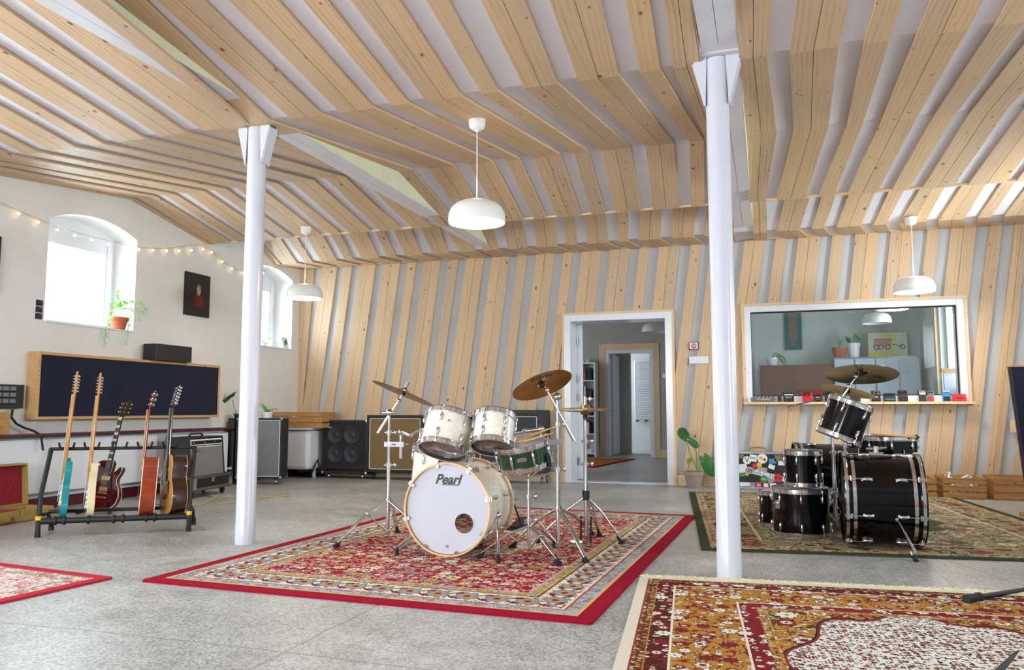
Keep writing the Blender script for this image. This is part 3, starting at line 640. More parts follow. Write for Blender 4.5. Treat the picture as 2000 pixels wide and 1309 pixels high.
# ================================================================== DRUMS, STANDS, CYMBALS
def inst(src, mw, parent, name=None):
    """another copy of a finished mesh object, placed in world space under parent"""
    o = src.copy(); COL.objects.link(o); o.parent = parent
    if parent is not None: o.matrix_parent_inverse = parent.matrix_basis.inverted()
    o.matrix_basis = mw; return o
def m4(loc, R): return Matrix.Translation(Vector(loc)) @ R.to_4x4()
_lug = {}
def radial(name, builder, mats, parent, C, R3, n, rad, z, a0=0.0, flip=False, skip=()):
    """n copies of a fitting round a drum; built once, local x = outwards, local z = drum axis"""
    key = name+str(builder); first = None
    for i in range(n):
        if i in skip: continue
        a = a0+2*PI*i/n; er = R3 @ Vector((math.cos(a), math.sin(a), 0)); ez = R3 @ Vector((0, 0, -1 if flip else 1)); ey = ez.cross(er)
        mw = m4(Vector(C)+er*rad+(R3 @ Vector((0, 0, z))), Matrix((er, ey, ez)).transposed())
        if key not in _lug:
            mb = MB(); builder(mb); o = mb.build(name, mats, None); _lug[key] = o
            o.parent = parent; o.matrix_parent_inverse = parent.matrix_basis.inverted(); o.matrix_basis = mw
        else: inst(_lug[key], mw, parent)
def lug_small(mb):       # short tom lug with its rod up to the hoop (z = top edge direction)
    mb.ball((0.008, 0, -0.045), 0.011, 8, sq=(0.9, 0.85, 2.5)); mb.box((0.004, 0, -0.045), (0.008, 0.014, 0.05)); mb.cyl((0.012, 0, -0.03), (0.012, 0, 0.012), 0.003, n=8); mb.cyl((0.012, 0, 0.008), (0.012, 0, 0.022), 0.0055, n=8)
def lug_long(mb):        # long snare lug
    mb.ball((0.008, 0, -0.068), 0.011, 8, sq=(0.9, 0.95, 3.6)); mb.cyl((0.012, 0, -0.04), (0.012, 0, 0.01), 0.003, n=8); mb.cyl((0.012, 0, 0.008), (0.012, 0, 0.022), 0.0055, n=8)
def lug_bass(mb):        # lug, long rod and claw of a bass drum
    mb.ball((0.012, 0, -0.105), 0.013, 8, sq=(1.0, 1.0, 2.8)); mb.box((0.004, 0, -0.105), (0.008, 0.022, 0.07)); mb.cyl((0.020, 0, -0.10), (0.020, 0, 0.03), 0.0032, n=8)
    mb.cyl((0.020, 0, 0.0), (0.020, 0, 0.028), 0.0075, n=8); mb.box((0.020, 0, 0.012), (0.02, 0.026, 0.034)); mb.box((0.003, 0, 0.034), (0.036, 0.022, 0.006)); mb.cyl((0.020, -0.018, -0.004), (0.020, 0.018, -0.004), 0.005, n=8)
def hoop_metal(mb, C, R3, R, s):
    mb.lathe([(R+0.002, 0.0), (R+0.013, 0.0), (R+0.013, s*0.004), (R+0.007, s*0.007), (R+0.007, s*0.030), (R+0.013, s*0.034), (R+0.009, s*0.038), (R+0.003, s*0.036), (R+0.003, 0.0)], C, R3, 56)
def drum(name, label, cat, C, axis, R, dep, shell='pearl', n=6, builder=lug_small, a0=0.0, xh=(1, 0, 0), group=None, top='white_head', bottom='clear_head', base=None, badge=None, bass=False, hoopmat='hoop_wood', inlay=None, hole=False, rows=2, headflip=False):
    """C = centre of the shell; axis = towards the batter head"""
    R3 = frame(axis, xh); C = Vector(C); ax = R3 @ Vector((0, 0, 1)); h = dep/2
    t = thing(name, label, cat, base if base is not None else C-ax*h, group)
    m = MB(); m.lathe([(R-0.006, -h), (R, -h), (R, h), (R-0.006, h), (R-0.006, -h)], C, R3, 64); m.build('shell', shell, t)
    if not bass:
        for s, nm in ((1, 'top_hoop'), (-1, 'bottom_hoop')):
            m = MB(); hoop_metal(m, C+ax*(h-0.012)*s, R3, R, s); m.build(nm, 'chrome', t)
        for s, nm, mt in ((1, 'batter_head', top), (-1, 'resonant_head', bottom)):
            m = MB(); z = s*(h+0.004); P = [(0.0005, z), (R-0.004, z), (R, z-s*0.004), (R+0.0035, z-s*0.014)]
            m.lathe(P if s > 0 else P[::-1], C, R3, 56, split=60); m.build(nm, mt, t)
    else:
        for s, nm in ((1, 'batter_hoop'), (-1, 'front_hoop')):
            m = MB(); z0, z1 = s*(h-0.008), s*(h+0.032); a, b = min(z0, z1), max(z0, z1)
            m.lathe([(R+0.003, a), (R+0.013, a), (R+0.015, a+0.004), (R+0.015, b-0.004), (R+0.013, b), (R+0.003, b), (R+0.003, a)], C, R3, 72)
            ho = m.build(nm, hoopmat, t)
            if inlay:
                m = MB(); m.lathe([(R+0.0155, a+0.010), (R+0.0165, a+0.011), (R+0.0165, b-0.011), (R+0.0155, b-0.010)], C, R3, 72); m.build('inlay', inlay, ho)
        for s, nm, mt in ((1, 'batter_head', top), (-1, 'front_head', bottom)):
            z = s*(h+0.012)
            if hole and s < 0:
                hx, hy, hr = hole; m = MB(); K = 96; A = []; B = []
                for i in range(K):
                    a = 2*PI*i/K; c_, s_ = math.cos(a), math.sin(a); A.append((hx+hr*c_, hy+hr*s_))
                    bq = hx*c_+hy*s_; tt = -bq+math.sqrt(bq*bq-(hx*hx+hy*hy-R*R)); B.append((hx+tt*c_, hy+tt*s_))
                V = [C+R3 @ Vector((x, y, z)) for x, y in A+B]+[C+R3 @ Vector((x, y, z+0.001)) for x, y in A+B]
                m._add(V, [(i, (i+1) % K, K+(i+1) % K, K+i) for i in range(K)]+[(2*K+(i+1) % K, 2*K+i, 3*K+i, 3*K+(i+1) % K) for i in range(K)], False)
                m.build(nm, mt, t)
                m = MB(); m.lathe([(hr-0.002, 0.0), (hr-0.002, -0.002), (hr+0.006, -0.002), (hr+0.006, 0.0)], C+R3 @ Vector((hx, hy, z)), R3, 40); m.build('port_ring', 'white_head', t)
            else:
                m = MB(); P = [(0.0005, z), (R+0.001, z)]; m.lathe(P if s > 0 else P[::-1], C, R3, 64); m.build(nm, mt, t)
    zz = h-0.008
    radial('lug', builder, 'chrome', t, C, R3, n, R, zz, a0)
    if rows == 2: radial('lug', builder, 'chrome', t, C, R3, n, R, -zz, a0, flip=True)
    return t, R3, C
def cymbal(name, label, C, nrm, D, mat, xh=(1, 0, 0), group=None, bell=0.19, bow=0.055):
    R3 = frame(nrm, xh); R = D/2; rb = R*bell*1.0; t0 = 0.0011
    top = [(0.006, R*bow+0.022)]
    for i in range(1, 7): a = PI/2*i/6; top.append((0.006+(rb-0.006)*math.sin(a), R*bow+0.022-0.022*(1-math.cos(a))))
    for i in range(1, 15): f = i/14; top.append((rb+(R-rb)*f, R*bow*(1-f**1.7)))
    prof = [(0.006, top[0][1]-t0)]+top[0:]; und = [(r, z-t0) for r, z in top]
    m = MB(); m.lathe(top, (0, 0, 0), None, 72, split=90); m.lathe(und[::-1], (0, 0, 0), None, 72, split=90)
    m.lathe([(R, -t0), (R, 0)], (0, 0, 0), None, 72)
    o = m.build(name, mat, None); o.matrix_basis = m4(C, R3); tag(o, label, 'cymbal', group)
    return o, R3
def tripod(mb, top, feet, zc, r=0.008, zb=0.05, brace=0.55, dbl=True):
    """legs as double bars from collar (top) to rubber feet, with braces to the lower collar"""
    c = Vector(top)
    for f in feet:
        f = Vector(f); d = (f-c); side = Vector((d.y, -d.x, 0)).normalized()*0.011; knee = c+d*0.42+Vector((0, 0, 0.035))
        for s in ((-1, 1) if dbl else (0,)):
            mb.tube([c+side*s*0.9+Vector((0, 0, 0.0)), knee+side*s, f+side*s*0.5+Vector((0, 0, 0.03))], r*0.8, n=6)
        mb.cyl(Vector((c.x, c.y, zb)), knee+Vector((0, 0, -0.004)), r*0.55, n=6); mb.cyl(knee-side*1.3, knee+side*1.3, r*0.8, n=8)
def feet(root, fs, C):
    for f in fs:
        f = Vector(f); d = (Vector(C)-f); d.z = 0; d.normalize(); m = MB(); q = f+Vector((0, 0, 0.004))
        m.cyl(q-d*0.012, q+d*0.028+Vector((0, 0, 0.045)), 0.017, 0.010, n=10); m.box(q+Vector((0, 0, 0.006))-d*0.004, (0.04, 0.034, 0.018), RZ(math.atan2(d.y, d.x))); m.build('rubber_foot', 'rubber', root)
def collar(mb, p, r, h=0.03): mb.cyl(p-Vector((0, 0, h/2)), p+Vector((0, 0, h/2)), r, n=14); mb.cyl(p, p+RT*0.045, 0.006, n=8); mb.ball(p+RT*0.045, 0.011, 8, sq=(1, 1, 1.6)); mb.cyl(p-RT*0.03, p, 0.007, n=8)
# ---- first kit: white pearl bass drum facing the camera
BY = 4.70; c0 = PY(874, 1000, BY); R = 0.282
ring_z = R+0.026
Cb = Vector((c0.x, BY+0.225, ring_z))
t, R3, _ = drum('bass_drum', 'large white pearl bass drum with wooden front hoop, lying on the red rug', 'drum', Cb, (0, 1, 0), R, 0.43, 'pearl', 8, lug_bass, PI/8+0.15, (1, 0, 0), None, 'clear_head', 'white_head', (Cb.x, Cb.y, 0.012), bass=True, hoopmat='hoop_wood', inlay='pearl', hole=(0.115, 0.085, 0.064))
bass1 = t
yh = Cb.y-0.43/2-0.0135
# felt of the port seen in frame(axis) has y downwards: put the maker's lettering on the upper half
lettering('maker_lettering', 'Pearl', 'ink', (Cb.x+0.0, yh, Cb.z+0.185), (1, 0, 0), (0, 0, 1), 0.085, t, shear=0.35, bold=0.0022)
m = MB(); m.box((Cb.x+0.02, yh, Cb.z+0.152), (0.115, 0.001, 0.005)); m.build('maker_underline', 'ink', t); m = MB(); m.box((Cb.x, yh, Cb.z-0.232), (0.018, 0.001, 0.016)); m.build('head_mark', 'steel', t)
for (fx, fy, ax_, az_) in ((775, 1085, -0.262, -0.16), (973, 1100, 0.272, -0.05)):
    f = PZ(fx, fy, 0.012); a = Vector((Cb.x+ax_, Cb.y-0.05, Cb.z+az_)); m = MB(); m.cyl(a, f+Vector((0, 0, 0.05)), 0.008, n=10); m.cyl(a+(f-a)*0.45, f+Vector((0, 0, 0.03)), 0.011, n=10); m.ball(a, 0.028, 10, sq=(1, 1.2, 0.9)); m.cyl(f+(a-f)*0.3, f+(a-f)*0.36, 0.015, n=10)
    sp = m.build('spur', 'chrome', t); m = MB(); m.cyl(f, f+Vector((0, 0, 0.045)), 0.014, 0.012, n=10); m.build('rubber_foot', 'rubber', sp)
# bass pedal behind it
t = thing('bass_drum_pedal', 'black bass drum pedal standing behind the white bass drum on the red rug', 'drum pedal', PZ(1003, 1040, 0.012))
p0 = PZ(1003, 1036, 0.012); m = MB(); m.box(p0+Vector((0, 0.12, 0.008)), (0.10, 0.30, 0.012)); m.build('base_plate', 'dark_metal', t)
m = MB(); m.box(p0+Vector((0, 0.14, 0.04)), (0.075, 0.26, 0.012), Matrix.Rotation(math.radians(9), 3, 'X')); m.build('footboard', 'black', t)
for s in (-1, 1): m = MB(); m.cyl(p0+Vector((s*0.055, 0.06, 0.01)), p0+Vector((s*0.02-0.03, -0.0, 0.235)), 0.009, 0.007, n=8); m.build('pedal_post', 'black', t)
m = MB(); m.cyl(p0+Vector((-0.08, 0, 0.235)), p0+Vector((0.03, 0, 0.235)), 0.008, n=8); m.cyl(p0+Vector((-0.04, 0, 0.235)), p0+Vector((-0.06, -0.06, 0.34)), 0.004, n=6); m.ball(p0+Vector((-0.06, -0.06, 0.345)), 0.022, 8); m.build('beater', 'steel', t)
# toms and floor tom
def camaxis(dx, dy, away): return CV(dx, dy, away)
def at_depth(px, py, D): return PD(px, py, D)
ax1 = camaxis(0.20, 0.88, 0.50); C1 = at_depth(872, 847, 5.02)
t, R3a, _ = drum('tom_drum', 'white pearl rack tom with clear bottom head, left of the pair above the bass drum', 'drum', C1, ax1, 0.150, 0.205, 'pearl', 6, lug_small, 0.30, RT, 'rack toms of the white kit')
m = MB(); q = C1+R3a @ Vector((0.02, -0.151, 0.03)); m.cyl(q, q+(R3a @ Vector((0, -0.004, 0))), 0.008, n=12); m.build('vent_badge', 'chrome', t)
ax2 = camaxis(0.09, 0.88, 0.52); C2 = at_depth(964, 843, 4.95)
t2, R3b, _ = drum('tom_drum', 'white pearl rack tom, right of the pair above the bass drum', 'drum', C2, ax2, 0.127, 0.18, 'pearl', 6, lug_small, 0.05, RT, 'rack toms of the white kit')
m = MB(); q = C2+R3b @ Vector((-0.05, -0.119, 0.02)); m.cyl(q, q+(R3b @ Vector((-0.002, -0.004, 0))), 0.007, n=12); m.build('vent_badge', 'chrome', t2)
FT = PD(862, 925, 5.42); FT.z = 0.46
tf, _, _ = drum('floor_tom', 'white pearl floor tom standing behind the left side of the bass drum', 'drum', FT, CV(0.10, 0.99, 0.0), 0.205, 0.40, 'pearl', 8, lug_small, 0.2, RT, None, 'white_head', 'white_head')
for a in (0.4, 2.5, 4.4):
    p = FT+RT*0.215*math.cos(a)+Vector((0, 1, 0))*0.215*math.sin(a); m = MB(); m.cyl((p.x, p.y, 0.013), (p.x, p.y, 0.48), 0.0055, n=8); m.cyl((p.x, p.y, 0.013), (p.x, p.y, 0.05), 0.012, n=8); m.box((p.x, p.y, 0.42), (0.03, 0.03, 0.05)); m.build('leg', 'chrome', tf)
# snare drum with sticks
SC = PD(1022, 886, 5.03); axs = CV(-0.19, 0.97, -0.10)
t, R3s, _ = drum('snare_drum', 'green snare drum on a stand behind the right rack tom', 'drum', SC, axs, 0.172, 0.125, 'green_gloss', 8, lug_small, 0.35, RT, None, 'white_head', 'white_head')
def on_shell(C, R3, R, a, z): e = Vector((math.cos(a), math.sin(a), 0)); return C+R3 @ (e*R+Vector((0, 0, z))), R3 @ e, R3 @ Vector((0, 0, 1))
q, er, ez = on_shell(SC, R3s, 0.173, -PI/2-0.06, 0.005); m = MB(); m.prism([(0.030*math.copysign(abs(math.cos(a))**0.6, math.cos(a)), 0.013*math.copysign(abs(math.sin(a))**0.6, math.sin(a))) for a in [2*PI*i/28 for i in range(28)]], q, ez.cross(er), ez, er*0.004); bd = m.build('badge', 'chrome', t)
lettering('badge_lettering', 'Pearl', 'ink', q+er*0.0045, ez.cross(er), ez, 0.019, bd)
q, er, ez = on_shell(SC, R3s, 0.178, -0.60, -0.05); m = MB(); m.box(q+er*0.01, (0.022, 0.02, 0.07), R3s); m.build('snare_strainer', 'black', t)
for k, (x0, y0, x1, y1) in enumerate(((1005, 873, 1076, 851), (1003, 866, 1060, 856))):
    D = 5.03; a = SC+R3s @ Vector((-0.11+0.02*k, 0.02-0.07*k, 0.066+0.0125)); b = SC+R3s @ Vector((0.245-0.03*k, 0.10-0.16*k, 0.085+0.0125+0.012))
    m = MB(); m.tube([a, a+(b-a)*0.72, a+(b-a)*0.93, a+(b-a)*0.97, b], 0.007, n=10, rs=[0.007, 0.007, 0.0035, 0.005, 0.003])
    tag(m.build('drumstick', 'light_wood', None, origin=a), ['wooden drumstick lying across the green snare drum, nearer the front rim', 'wooden drumstick lying on the green snare drum, behind the other one'][k], 'drumstick', 'drumsticks on the snare drum')
# snare stand
sb = PZ(1040, 1050, 0.012); sx = Vector((SC.x+0.03, SC.y+0.02, 0)); t = thing('snare_stand', 'chrome snare stand with folding basket under the green snare drum', 'drum stand', (sx.x, sx.y, 0.012))
zc = 0.36; P = lambda z: Vector((sx.x, sx.y, z)); m = MB(); m.cyl(P(0.05), P(0.40), 0.011, n=12); m.cyl(P(0.38), P(0.60), 0.008, n=12); collar(m, P(0.385), 0.018); collar(m, P(0.235), 0.016); m.build('shaft', 'chrome', t)
m = MB()
for a in (0.3, 2.4, 4.5):
    d = R3s @ Vector((math.cos(a), math.sin(a), 0)); e = SC-(R3s @ Vector((0, 0, 0.075)))+d*0.185
    m.tube([P(0.50), P(0.52)+d*0.04, e-d*0.03-Vector((0, 0, 0.01)), e, e+Vector((0, 0, 0.03))], 0.007, n=8)
m.build('basket', 'chrome', t)
fs = [PZ(985, 1068, 0.012), PZ(1077, 1072, 0.012), Vector((sx.x+0.08, sx.y+0.36, 0.012))]
fs[0] = sx+Vector((-0.27, -0.16, 0.012)); fs[1] = sx+Vector((0.24, -0.20, 0.012)); m = MB(); tripod(m, P(0.20), fs, 0.2); m.build('leg_frame', 'chrome', t); feet(t, fs, sx)
# cymbal stands
def boom_stand(label, base, fs, ztop, tilt_top, low_end, zcol, extra=(), cyl_top=None, group='boom cymbal stands of the white kit'):
    t = thing('cymbal_stand', label, 'cymbal stand', (base.x, base.y, base.z), group); P = lambda z: Vector((base.x, base.y, z))
    m = MB(); m.cyl(P(0.06), P(zcol[0]), 0.0145, n=14); m.cyl(P(zcol[0]-0.02), P(zcol[1]), 0.0115, n=14); m.cyl(P(zcol[1]-0.02), P(ztop), 0.009, n=14)
    m.build('shaft', 'chrome', t)
    for z in zcol: m = MB(); collar(m, P(z), 0.021); m.build('height_clamp', 'chrome', t)
    m = MB(); p = P(ztop); m.ball(p, 0.026, 10); m.cyl(p-RT*0.05, p+RT*0.03, 0.012, n=10); m.build('boom_clamp', 'chrome', t)
    m = MB(); m.cyl(low_end, tilt_top, 0.0075, n=10); m.cyl(low_end, low_end+(tilt_top-low_end).normalized()*0.15, 0.0105, n=10); m.build('boom_arm', 'chrome', t)
    m = MB(); tripod(m, P(0.30), fs, 0.3, 0.009, 0.07); m.cyl(P(0.285), P(0.315), 0.024, n=14); m.cyl(P(0.055), P(0.085), 0.02, n=14); m.build('leg_frame', 'chrome', t); feet(t, fs, base)
    return t
def cym_top(root, C, R3, tip, sleeve=True):
    m = MB(); n = R3 @ Vector((0, 0, 1)); m.cyl(tip, C+n*0.065, 0.004, n=8); m.ball(tip, 0.016, 8); m.build('tilter', 'chrome', root)
    m = MB(); m.cyl(C+n*0.006, C+n*0.034, 0.013, n=12); m.cyl(C-n*0.02, C+n*0.004, 0.016, n=12); m.build('felt', 'black', root)
    if sleeve: m = MB(); m.cyl(C+n*0.036, C+n*0.062, 0.010, n=10); m.cyl(C+n*0.06, C+n*0.078, 0.012, n=10); m.build('wing_nut', 'steel', root)
Dc = 5.52; bx = PY(757, 1042, 5.12); base = Vector((bx.x, 5.12, 0.012)); fs = [PZ(658, 1069, 0.012), PZ(776, 1042, 0.012), base+Vector((0.36, -0.10, 0))]
Dp = (Vector((base.x, base.y, 0.9))-Vector((0, 0, EYE))).dot(FW)
Cc = PD(789, 765, Dp); tip = PD(779, 783, Dp); low = PD(738, 846, Dp); zt = PD(762, 806, Dp).z
st1 = boom_stand('chrome boom cymbal stand on the left edge of the red rug', base, fs, zt, tip, low, (PD(760, 908, Dp).z, PD(762, 845, Dp).z))
cy, R3c = cymbal('crash_cymbal', 'tilted brass crash cymbal on the left stand, sloping down to the right', Cc-CV(0.37, 0.92, 0.21)*0.015, CV(0.37, 0.92, 0.21), 0.475, 'brass', RT)
cym_top(st1, Cc-CV(0.37, 0.92, 0.21)*0.015+CV(0.37, 0.92, 0.21)*0.01, R3c, tip)
bx = PY(1090, 1062, 5.02); base = Vector((bx.x, 5.02, 0.012)); Dp = (Vector((base.x, base.y, 0.9))-Vector((0, 0, EYE))).dot(FW)
fs = [PZ(1143, 1099, 0.012), PZ(1156, 1046, 0.012), base+Vector((-0.34, 0.10, 0))]
Cc = PD(1057, 748, Dp-0.02); tip = PD(1068, 762, Dp); low = PD(1121, 861, Dp); zt = PD(1077, 775, Dp).z; nr = CV(-0.30, 0.82, 0.42)
st2 = boom_stand('chrome boom cymbal stand standing between the green snare drum and the hi-hat', base, fs, zt, tip, low, (PD(1083, 916, Dp).z, PD(1080, 829, Dp).z))
cy, R3c = cymbal('crash_cymbal', 'tilted brass crash cymbal on the right stand, showing its lettered underside', Cc-nr*0.02, nr, 0.41, 'brass', RT)
cym_top(st2, Cc-nr*0.012, R3c, tip, False)
u = R3c @ Vector((0, 0, 1)); xx = R3c @ Vector((1, 0, 0)); yy = R3c @ Vector((0, 1, 0)); q = Cc-nr*0.02-yy*0.0; q = Cc-nr*0.02+(R3c @ Vector((-0.005, -0.128, 0.0045)))
lettering('maker_lettering', 'PAISTE', 'ink', q-u*0.001, -xx, yy, 0.052, cy, align='CENTER')
# tom arms from the stands
def tom_arm(root, a, b, c):
    m = MB(); m.cyl(a, a+Vector((0, 0, 0.09)), 0.012, n=10); m.cyl(a-Vector((0, 0, 0.10)), a, 0.0125, n=10); p = a+Vector((0, 0, 0.085)); m.ball(p, 0.022, 10); m.cyl(p, b, 0.014, 0.011, n=10); m.cyl(b, c, 0.007, n=8); m.ball(b, 0.018, 8, sq=(1.5, 1, 1)); m.build('tom_arm', 'chrome', root)
def multiclamp(root, a, b):
    m = MB(); d = (b-a); R = frame((0, 0, 1), d); c = (a+b)/2; m.box(c, (d.length+0.06, 0.034, 0.034), R); m.cyl(b+d.normalized()*0.03, b+d.normalized()*0.06, 0.006, n=8); m.build('multi_clamp', 'steel', root)
s1 = Vector((st1.location.x, st1.location.y, 0)); D1 = (s1+Vector((0, 0, 0.7))-Vector((0, 0, EYE))).dot(FW)
pa = PD(760, 868, D1); pb = PD(783, 868, D1-0.03); multiclamp(st1, Vector((s1.x, s1.y, pa.z)), pb); tom_arm(st1, pb, PD(800, 850, D1-0.2), C1-R3a @ Vector((0.158, 0, 0)))
lettering('clamp_lettering', 'PEARL', 'ink', (Vector((s1.x, s1.y, pa.z))+pb)/2-FW*0.021, RT, UP, 0.016, st1)
s2 = Vector((st2.location.x, st2.location.y, 0)); D2 = (s2+Vector((0, 0, 0.7))-Vector((0, 0, EYE))).dot(FW)
pa = PD(1085, 864, D2); pb = PD(1057, 864, D2-0.02); multiclamp(st2, Vector((s2.x, s2.y, pa.z)), pb); tom_arm(st2, pb, PD(1028, 842, D2-0.05), C2+R3b @ Vector((0.135, 0, 0)))
# hi-hat
hb = PY(1145, 1040, 5.42); base = Vector((hb.x, 5.42, 0.012)); Dh = (Vector((base.x, base.y, 0.9))-Vector((0, 0, EYE))).dot(FW)
t = thing('hi_hat_stand', 'chrome hi-hat stand in front of the open door, at the right of the white kit', 'hi-hat stand', base); P = lambda z: Vector((base.x, base.y, z)); zf = lambda y: PD(1140, y, Dh).z
m = MB(); m.cyl(P(0.07), P(zf(905)), 0.0145, n=14); m.cyl(P(zf(905)-0.02), P(zf(822)), 0.0115, n=14); m.build('shaft', 'chrome', t)
m = MB(); m.cyl(P(zf(860)), P(zf(754)), 0.0032, n=8); m.build('pull_rod', 'steel', t)
for y in (906, 862): m = MB(); collar(m, P(zf(y)), 0.019); m.build('height_clamp', 'chrome', t)
m = MB(); m.cyl(P(zf(788)), P(zf(775)), 0.012, n=10); m.cyl(P(zf(780)), P(zf(780))+RT*0.035, 0.006, n=8); m.ball(P(zf(780))+RT*0.035, 0.011, 8, sq=(1, 1, 1.7)); m.cyl(P(zf(792)), P(zf(788)), 0.016, n=10); m.build('clutch', 'chrome', t)
m = MB(); m.cyl(P(zf(818)), P(zf(808)), 0.02, 0.013, n=12); m.build('seat_cup', 'black', t); m = MB(); m.cyl(P(zf(975)), P(zf(957)), 0.026, n=14); m.build('leg_clamp', 'black', t)
fs = [PZ(1213, 1062, 0.012), base+Vector((-0.33, -0.06, 0)), base+Vector((0.02, 0.34, 0))]; m = MB(); tripod(m, P(0.34), fs, 0.3, 0.009, 0.16); m.cyl(P(0.32), P(0.36), 0.024, n=14); m.build('leg_frame', 'chrome', t); feet(t, fs, base)
for s in (-1, 1): m = MB(); m.cyl(base+Vector((s*0.035, -0.02, 0.01)), base+Vector((s*0.035, 0, 0.19)), 0.008, n=8); m.build('pedal_post', 'black', t)
m = MB(); m.box(base+Vector((0, -0.16, 0.045)), (0.075, 0.27, 0.012), Matrix.Rotation(math.radians(-8), 3, 'X')); m.cyl(base+Vector((0, -0.03, 0.06)), P(0.2), 0.003, n=6); m.build('footboard', 'steel', t)
zc = zf(801)
cy, _ = cymbal('hi_hat_cymbal', 'upper brass hi-hat cymbal, bell up', P(zc+0.003), (0.02, 0.0, 1), 0.385, 'brass', group='hi-hat cymbals', bow=0.075)
cy, _ = cymbal('hi_hat_cymbal', 'lower brass hi-hat cymbal, bell down', P(zc-0.001), (0.02, 0.0, -1), 0.385, 'brass', group='hi-hat cymbals', bow=0.075)
# ---- second kit: black drums stacked and parked on the green rug
def vdrum(name, label, px, ybot, D, R, dep, n=8, z0=None, **kw):
    """upright drum: centre column px; foot of its near side seen at row ybot, or standing at height z0"""
    if z0 is None: z0 = 0.02
    c = PD(px, 900, D); C = Vector((c.x, c.y, z0+dep/2+0.02))
    return drum(name, label, 'drum', C, (0, 0, 1), R, dep, 'black_gloss', n, lug_small, kw.pop('a0', -1.9), RT, kw.pop('group', None), kw.pop('top', 'white_head'), kw.pop('bottom', 'white_head'), (C.x, C.y, z0), **kw)
g0 = PZ(1562, 1050, 0.012); Dk = (g0-Vector((0, 0, EYE))).dot(FW)+0.19
t, _, Ck = vdrum('floor_tom', 'black floor tom drum standing on the green rug, bottom of the stack of two', 1561, 1052, Dk, 0.200, 0.305, 8, z0=0.012)
q = Ck+Vector((-0.205*math.cos(0.75), -0.205*math.sin(0.75), 0.06)); m = MB(); m.box(q, (0.045, 0.045, 0.06), RZ(0.75)); m.cyl(q, q+Vector((-0.05, -0.02, 0.01)), 0.006, n=8); m.build('leg_bracket', 'chrome', t)
zt = 0.012+0.305+0.05
t, _, C2k = vdrum('tom_drum', 'small black tom drum stacked on top of the black floor tom', 1568, 0, Dk+0.02, 0.128, 0.225, 6, z0=zt, a0=-1.2)
g0 = PZ(1500, 1030, 0.012); vdrum('tom_drum', 'black tom drum on the green rug, half hidden behind the stacked pair', 1512, 0, (g0-Vector((0, 0, EYE))).dot(FW)+0.15, 0.125, 0.235, 6, z0=0.012, a0=-1.7)
# bass drum lying across the view
def bass_black(label, px0, px1, ytop, ybot, D, R, z, yaw, n, grp):
    a, b = PD(px0, 980, D), PD(px1, 980, D); C = (a+b)/2; C.z = z; ax = Vector((math.cos(yaw), math.sin(yaw), 0)); L = (b-a).length-0.06
    t, R3_, _ = drum('bass_drum', label, 'drum', C, -ax, R, L, 'black_gloss', n, lug_bass, PI/8+0.1, (0, 0, 1), grp, 'black', 'black_gloss', (C.x, C.y, 0.012), bass=True, hoopmat='black_gloss', inlay='chrome')
    for s_ in (-1, 1): m = MB(); z = s_*(L/2-0.035); m.lathe([(R+0.0005, z-0.012), (R+0.003, z-0.011), (R+0.003, z+0.011), (R+0.0005, z+0.012)], C, R3_, 72); m.build('edge_ring', 'chrome', t)
    return t, C, ax, L
gb = PZ(1730, 1074, 0.012); Db = (gb-Vector((0, 0, EYE))).dot(FW)+0.22
ba, Ca, axa, La = bass_black('black bass drum with chrome-striped hoops lying sideways at the front of the green rug', 1650, 1790, 893, 1072, Db, 0.300, 0.33, -0.02, 8, None)
f = PZ(1790, 1097, 0.002); a = Ca+Vector((0.06, -0.255, -0.10)); m = MB(); m.cyl(a, f+Vector((0, 0, 0.05)), 0.0085, n=10); m.ball(a, 0.03, 10, sq=(1, 1, 1)); m.cyl(f+(a-f)*0.1, f+(a-f)*0.2, 0.014, n=10)
sp = m.build('spur', 'chrome', ba); m = MB(); m.cyl(f, f+(a-f)*0.12, 0.015, n=10); m.build('rubber_foot', 'rubber', sp)
m = MB(); q = Ca+Vector((-0.02, -0.02, 0.305)); m.box(q, (0.09, 0.06, 0.02)); m.cyl(q, q+Vector((0, 0, 0.05)), 0.018, n=12); m.cyl(q+Vector((-0.06, 0, 0.03)), q+Vector((0.07, 0, 0.04)), 0.010, n=10); m.build('tom_mount', 'chrome', ba)
Dbb = Db+1.35
bb, Cbk, _, _ = bass_black('black bass drum standing behind the stacked toms, near the sticker-covered case', 1556, 1694, 852, 1000, Dbb, 0.295, 0.345, 0.05, 8, None)
for s in (-1, 1):
    m = MB(); a = Cbk+Vector((0.22*s, -0.27, -0.1)); f = Vector((a.x+0.05*s, a.y-0.12, 0.012)); m.cyl(a, f, 0.008, n=8); m.build('spur', 'chrome', bb)
# tilted tom on its stand
axt = CV(0.36, 0.93, 0.0); Ct = PD(1650, 821, Db+0.30)
t, R3t, _ = drum('tom_drum', 'black tom drum tilted on a stand above the two bass drums', 'drum', Ct, axt, 0.150, 0.245, 'black_gloss', 6, lug_small, -1.2, RT, None, 'white_head', 'white_head')
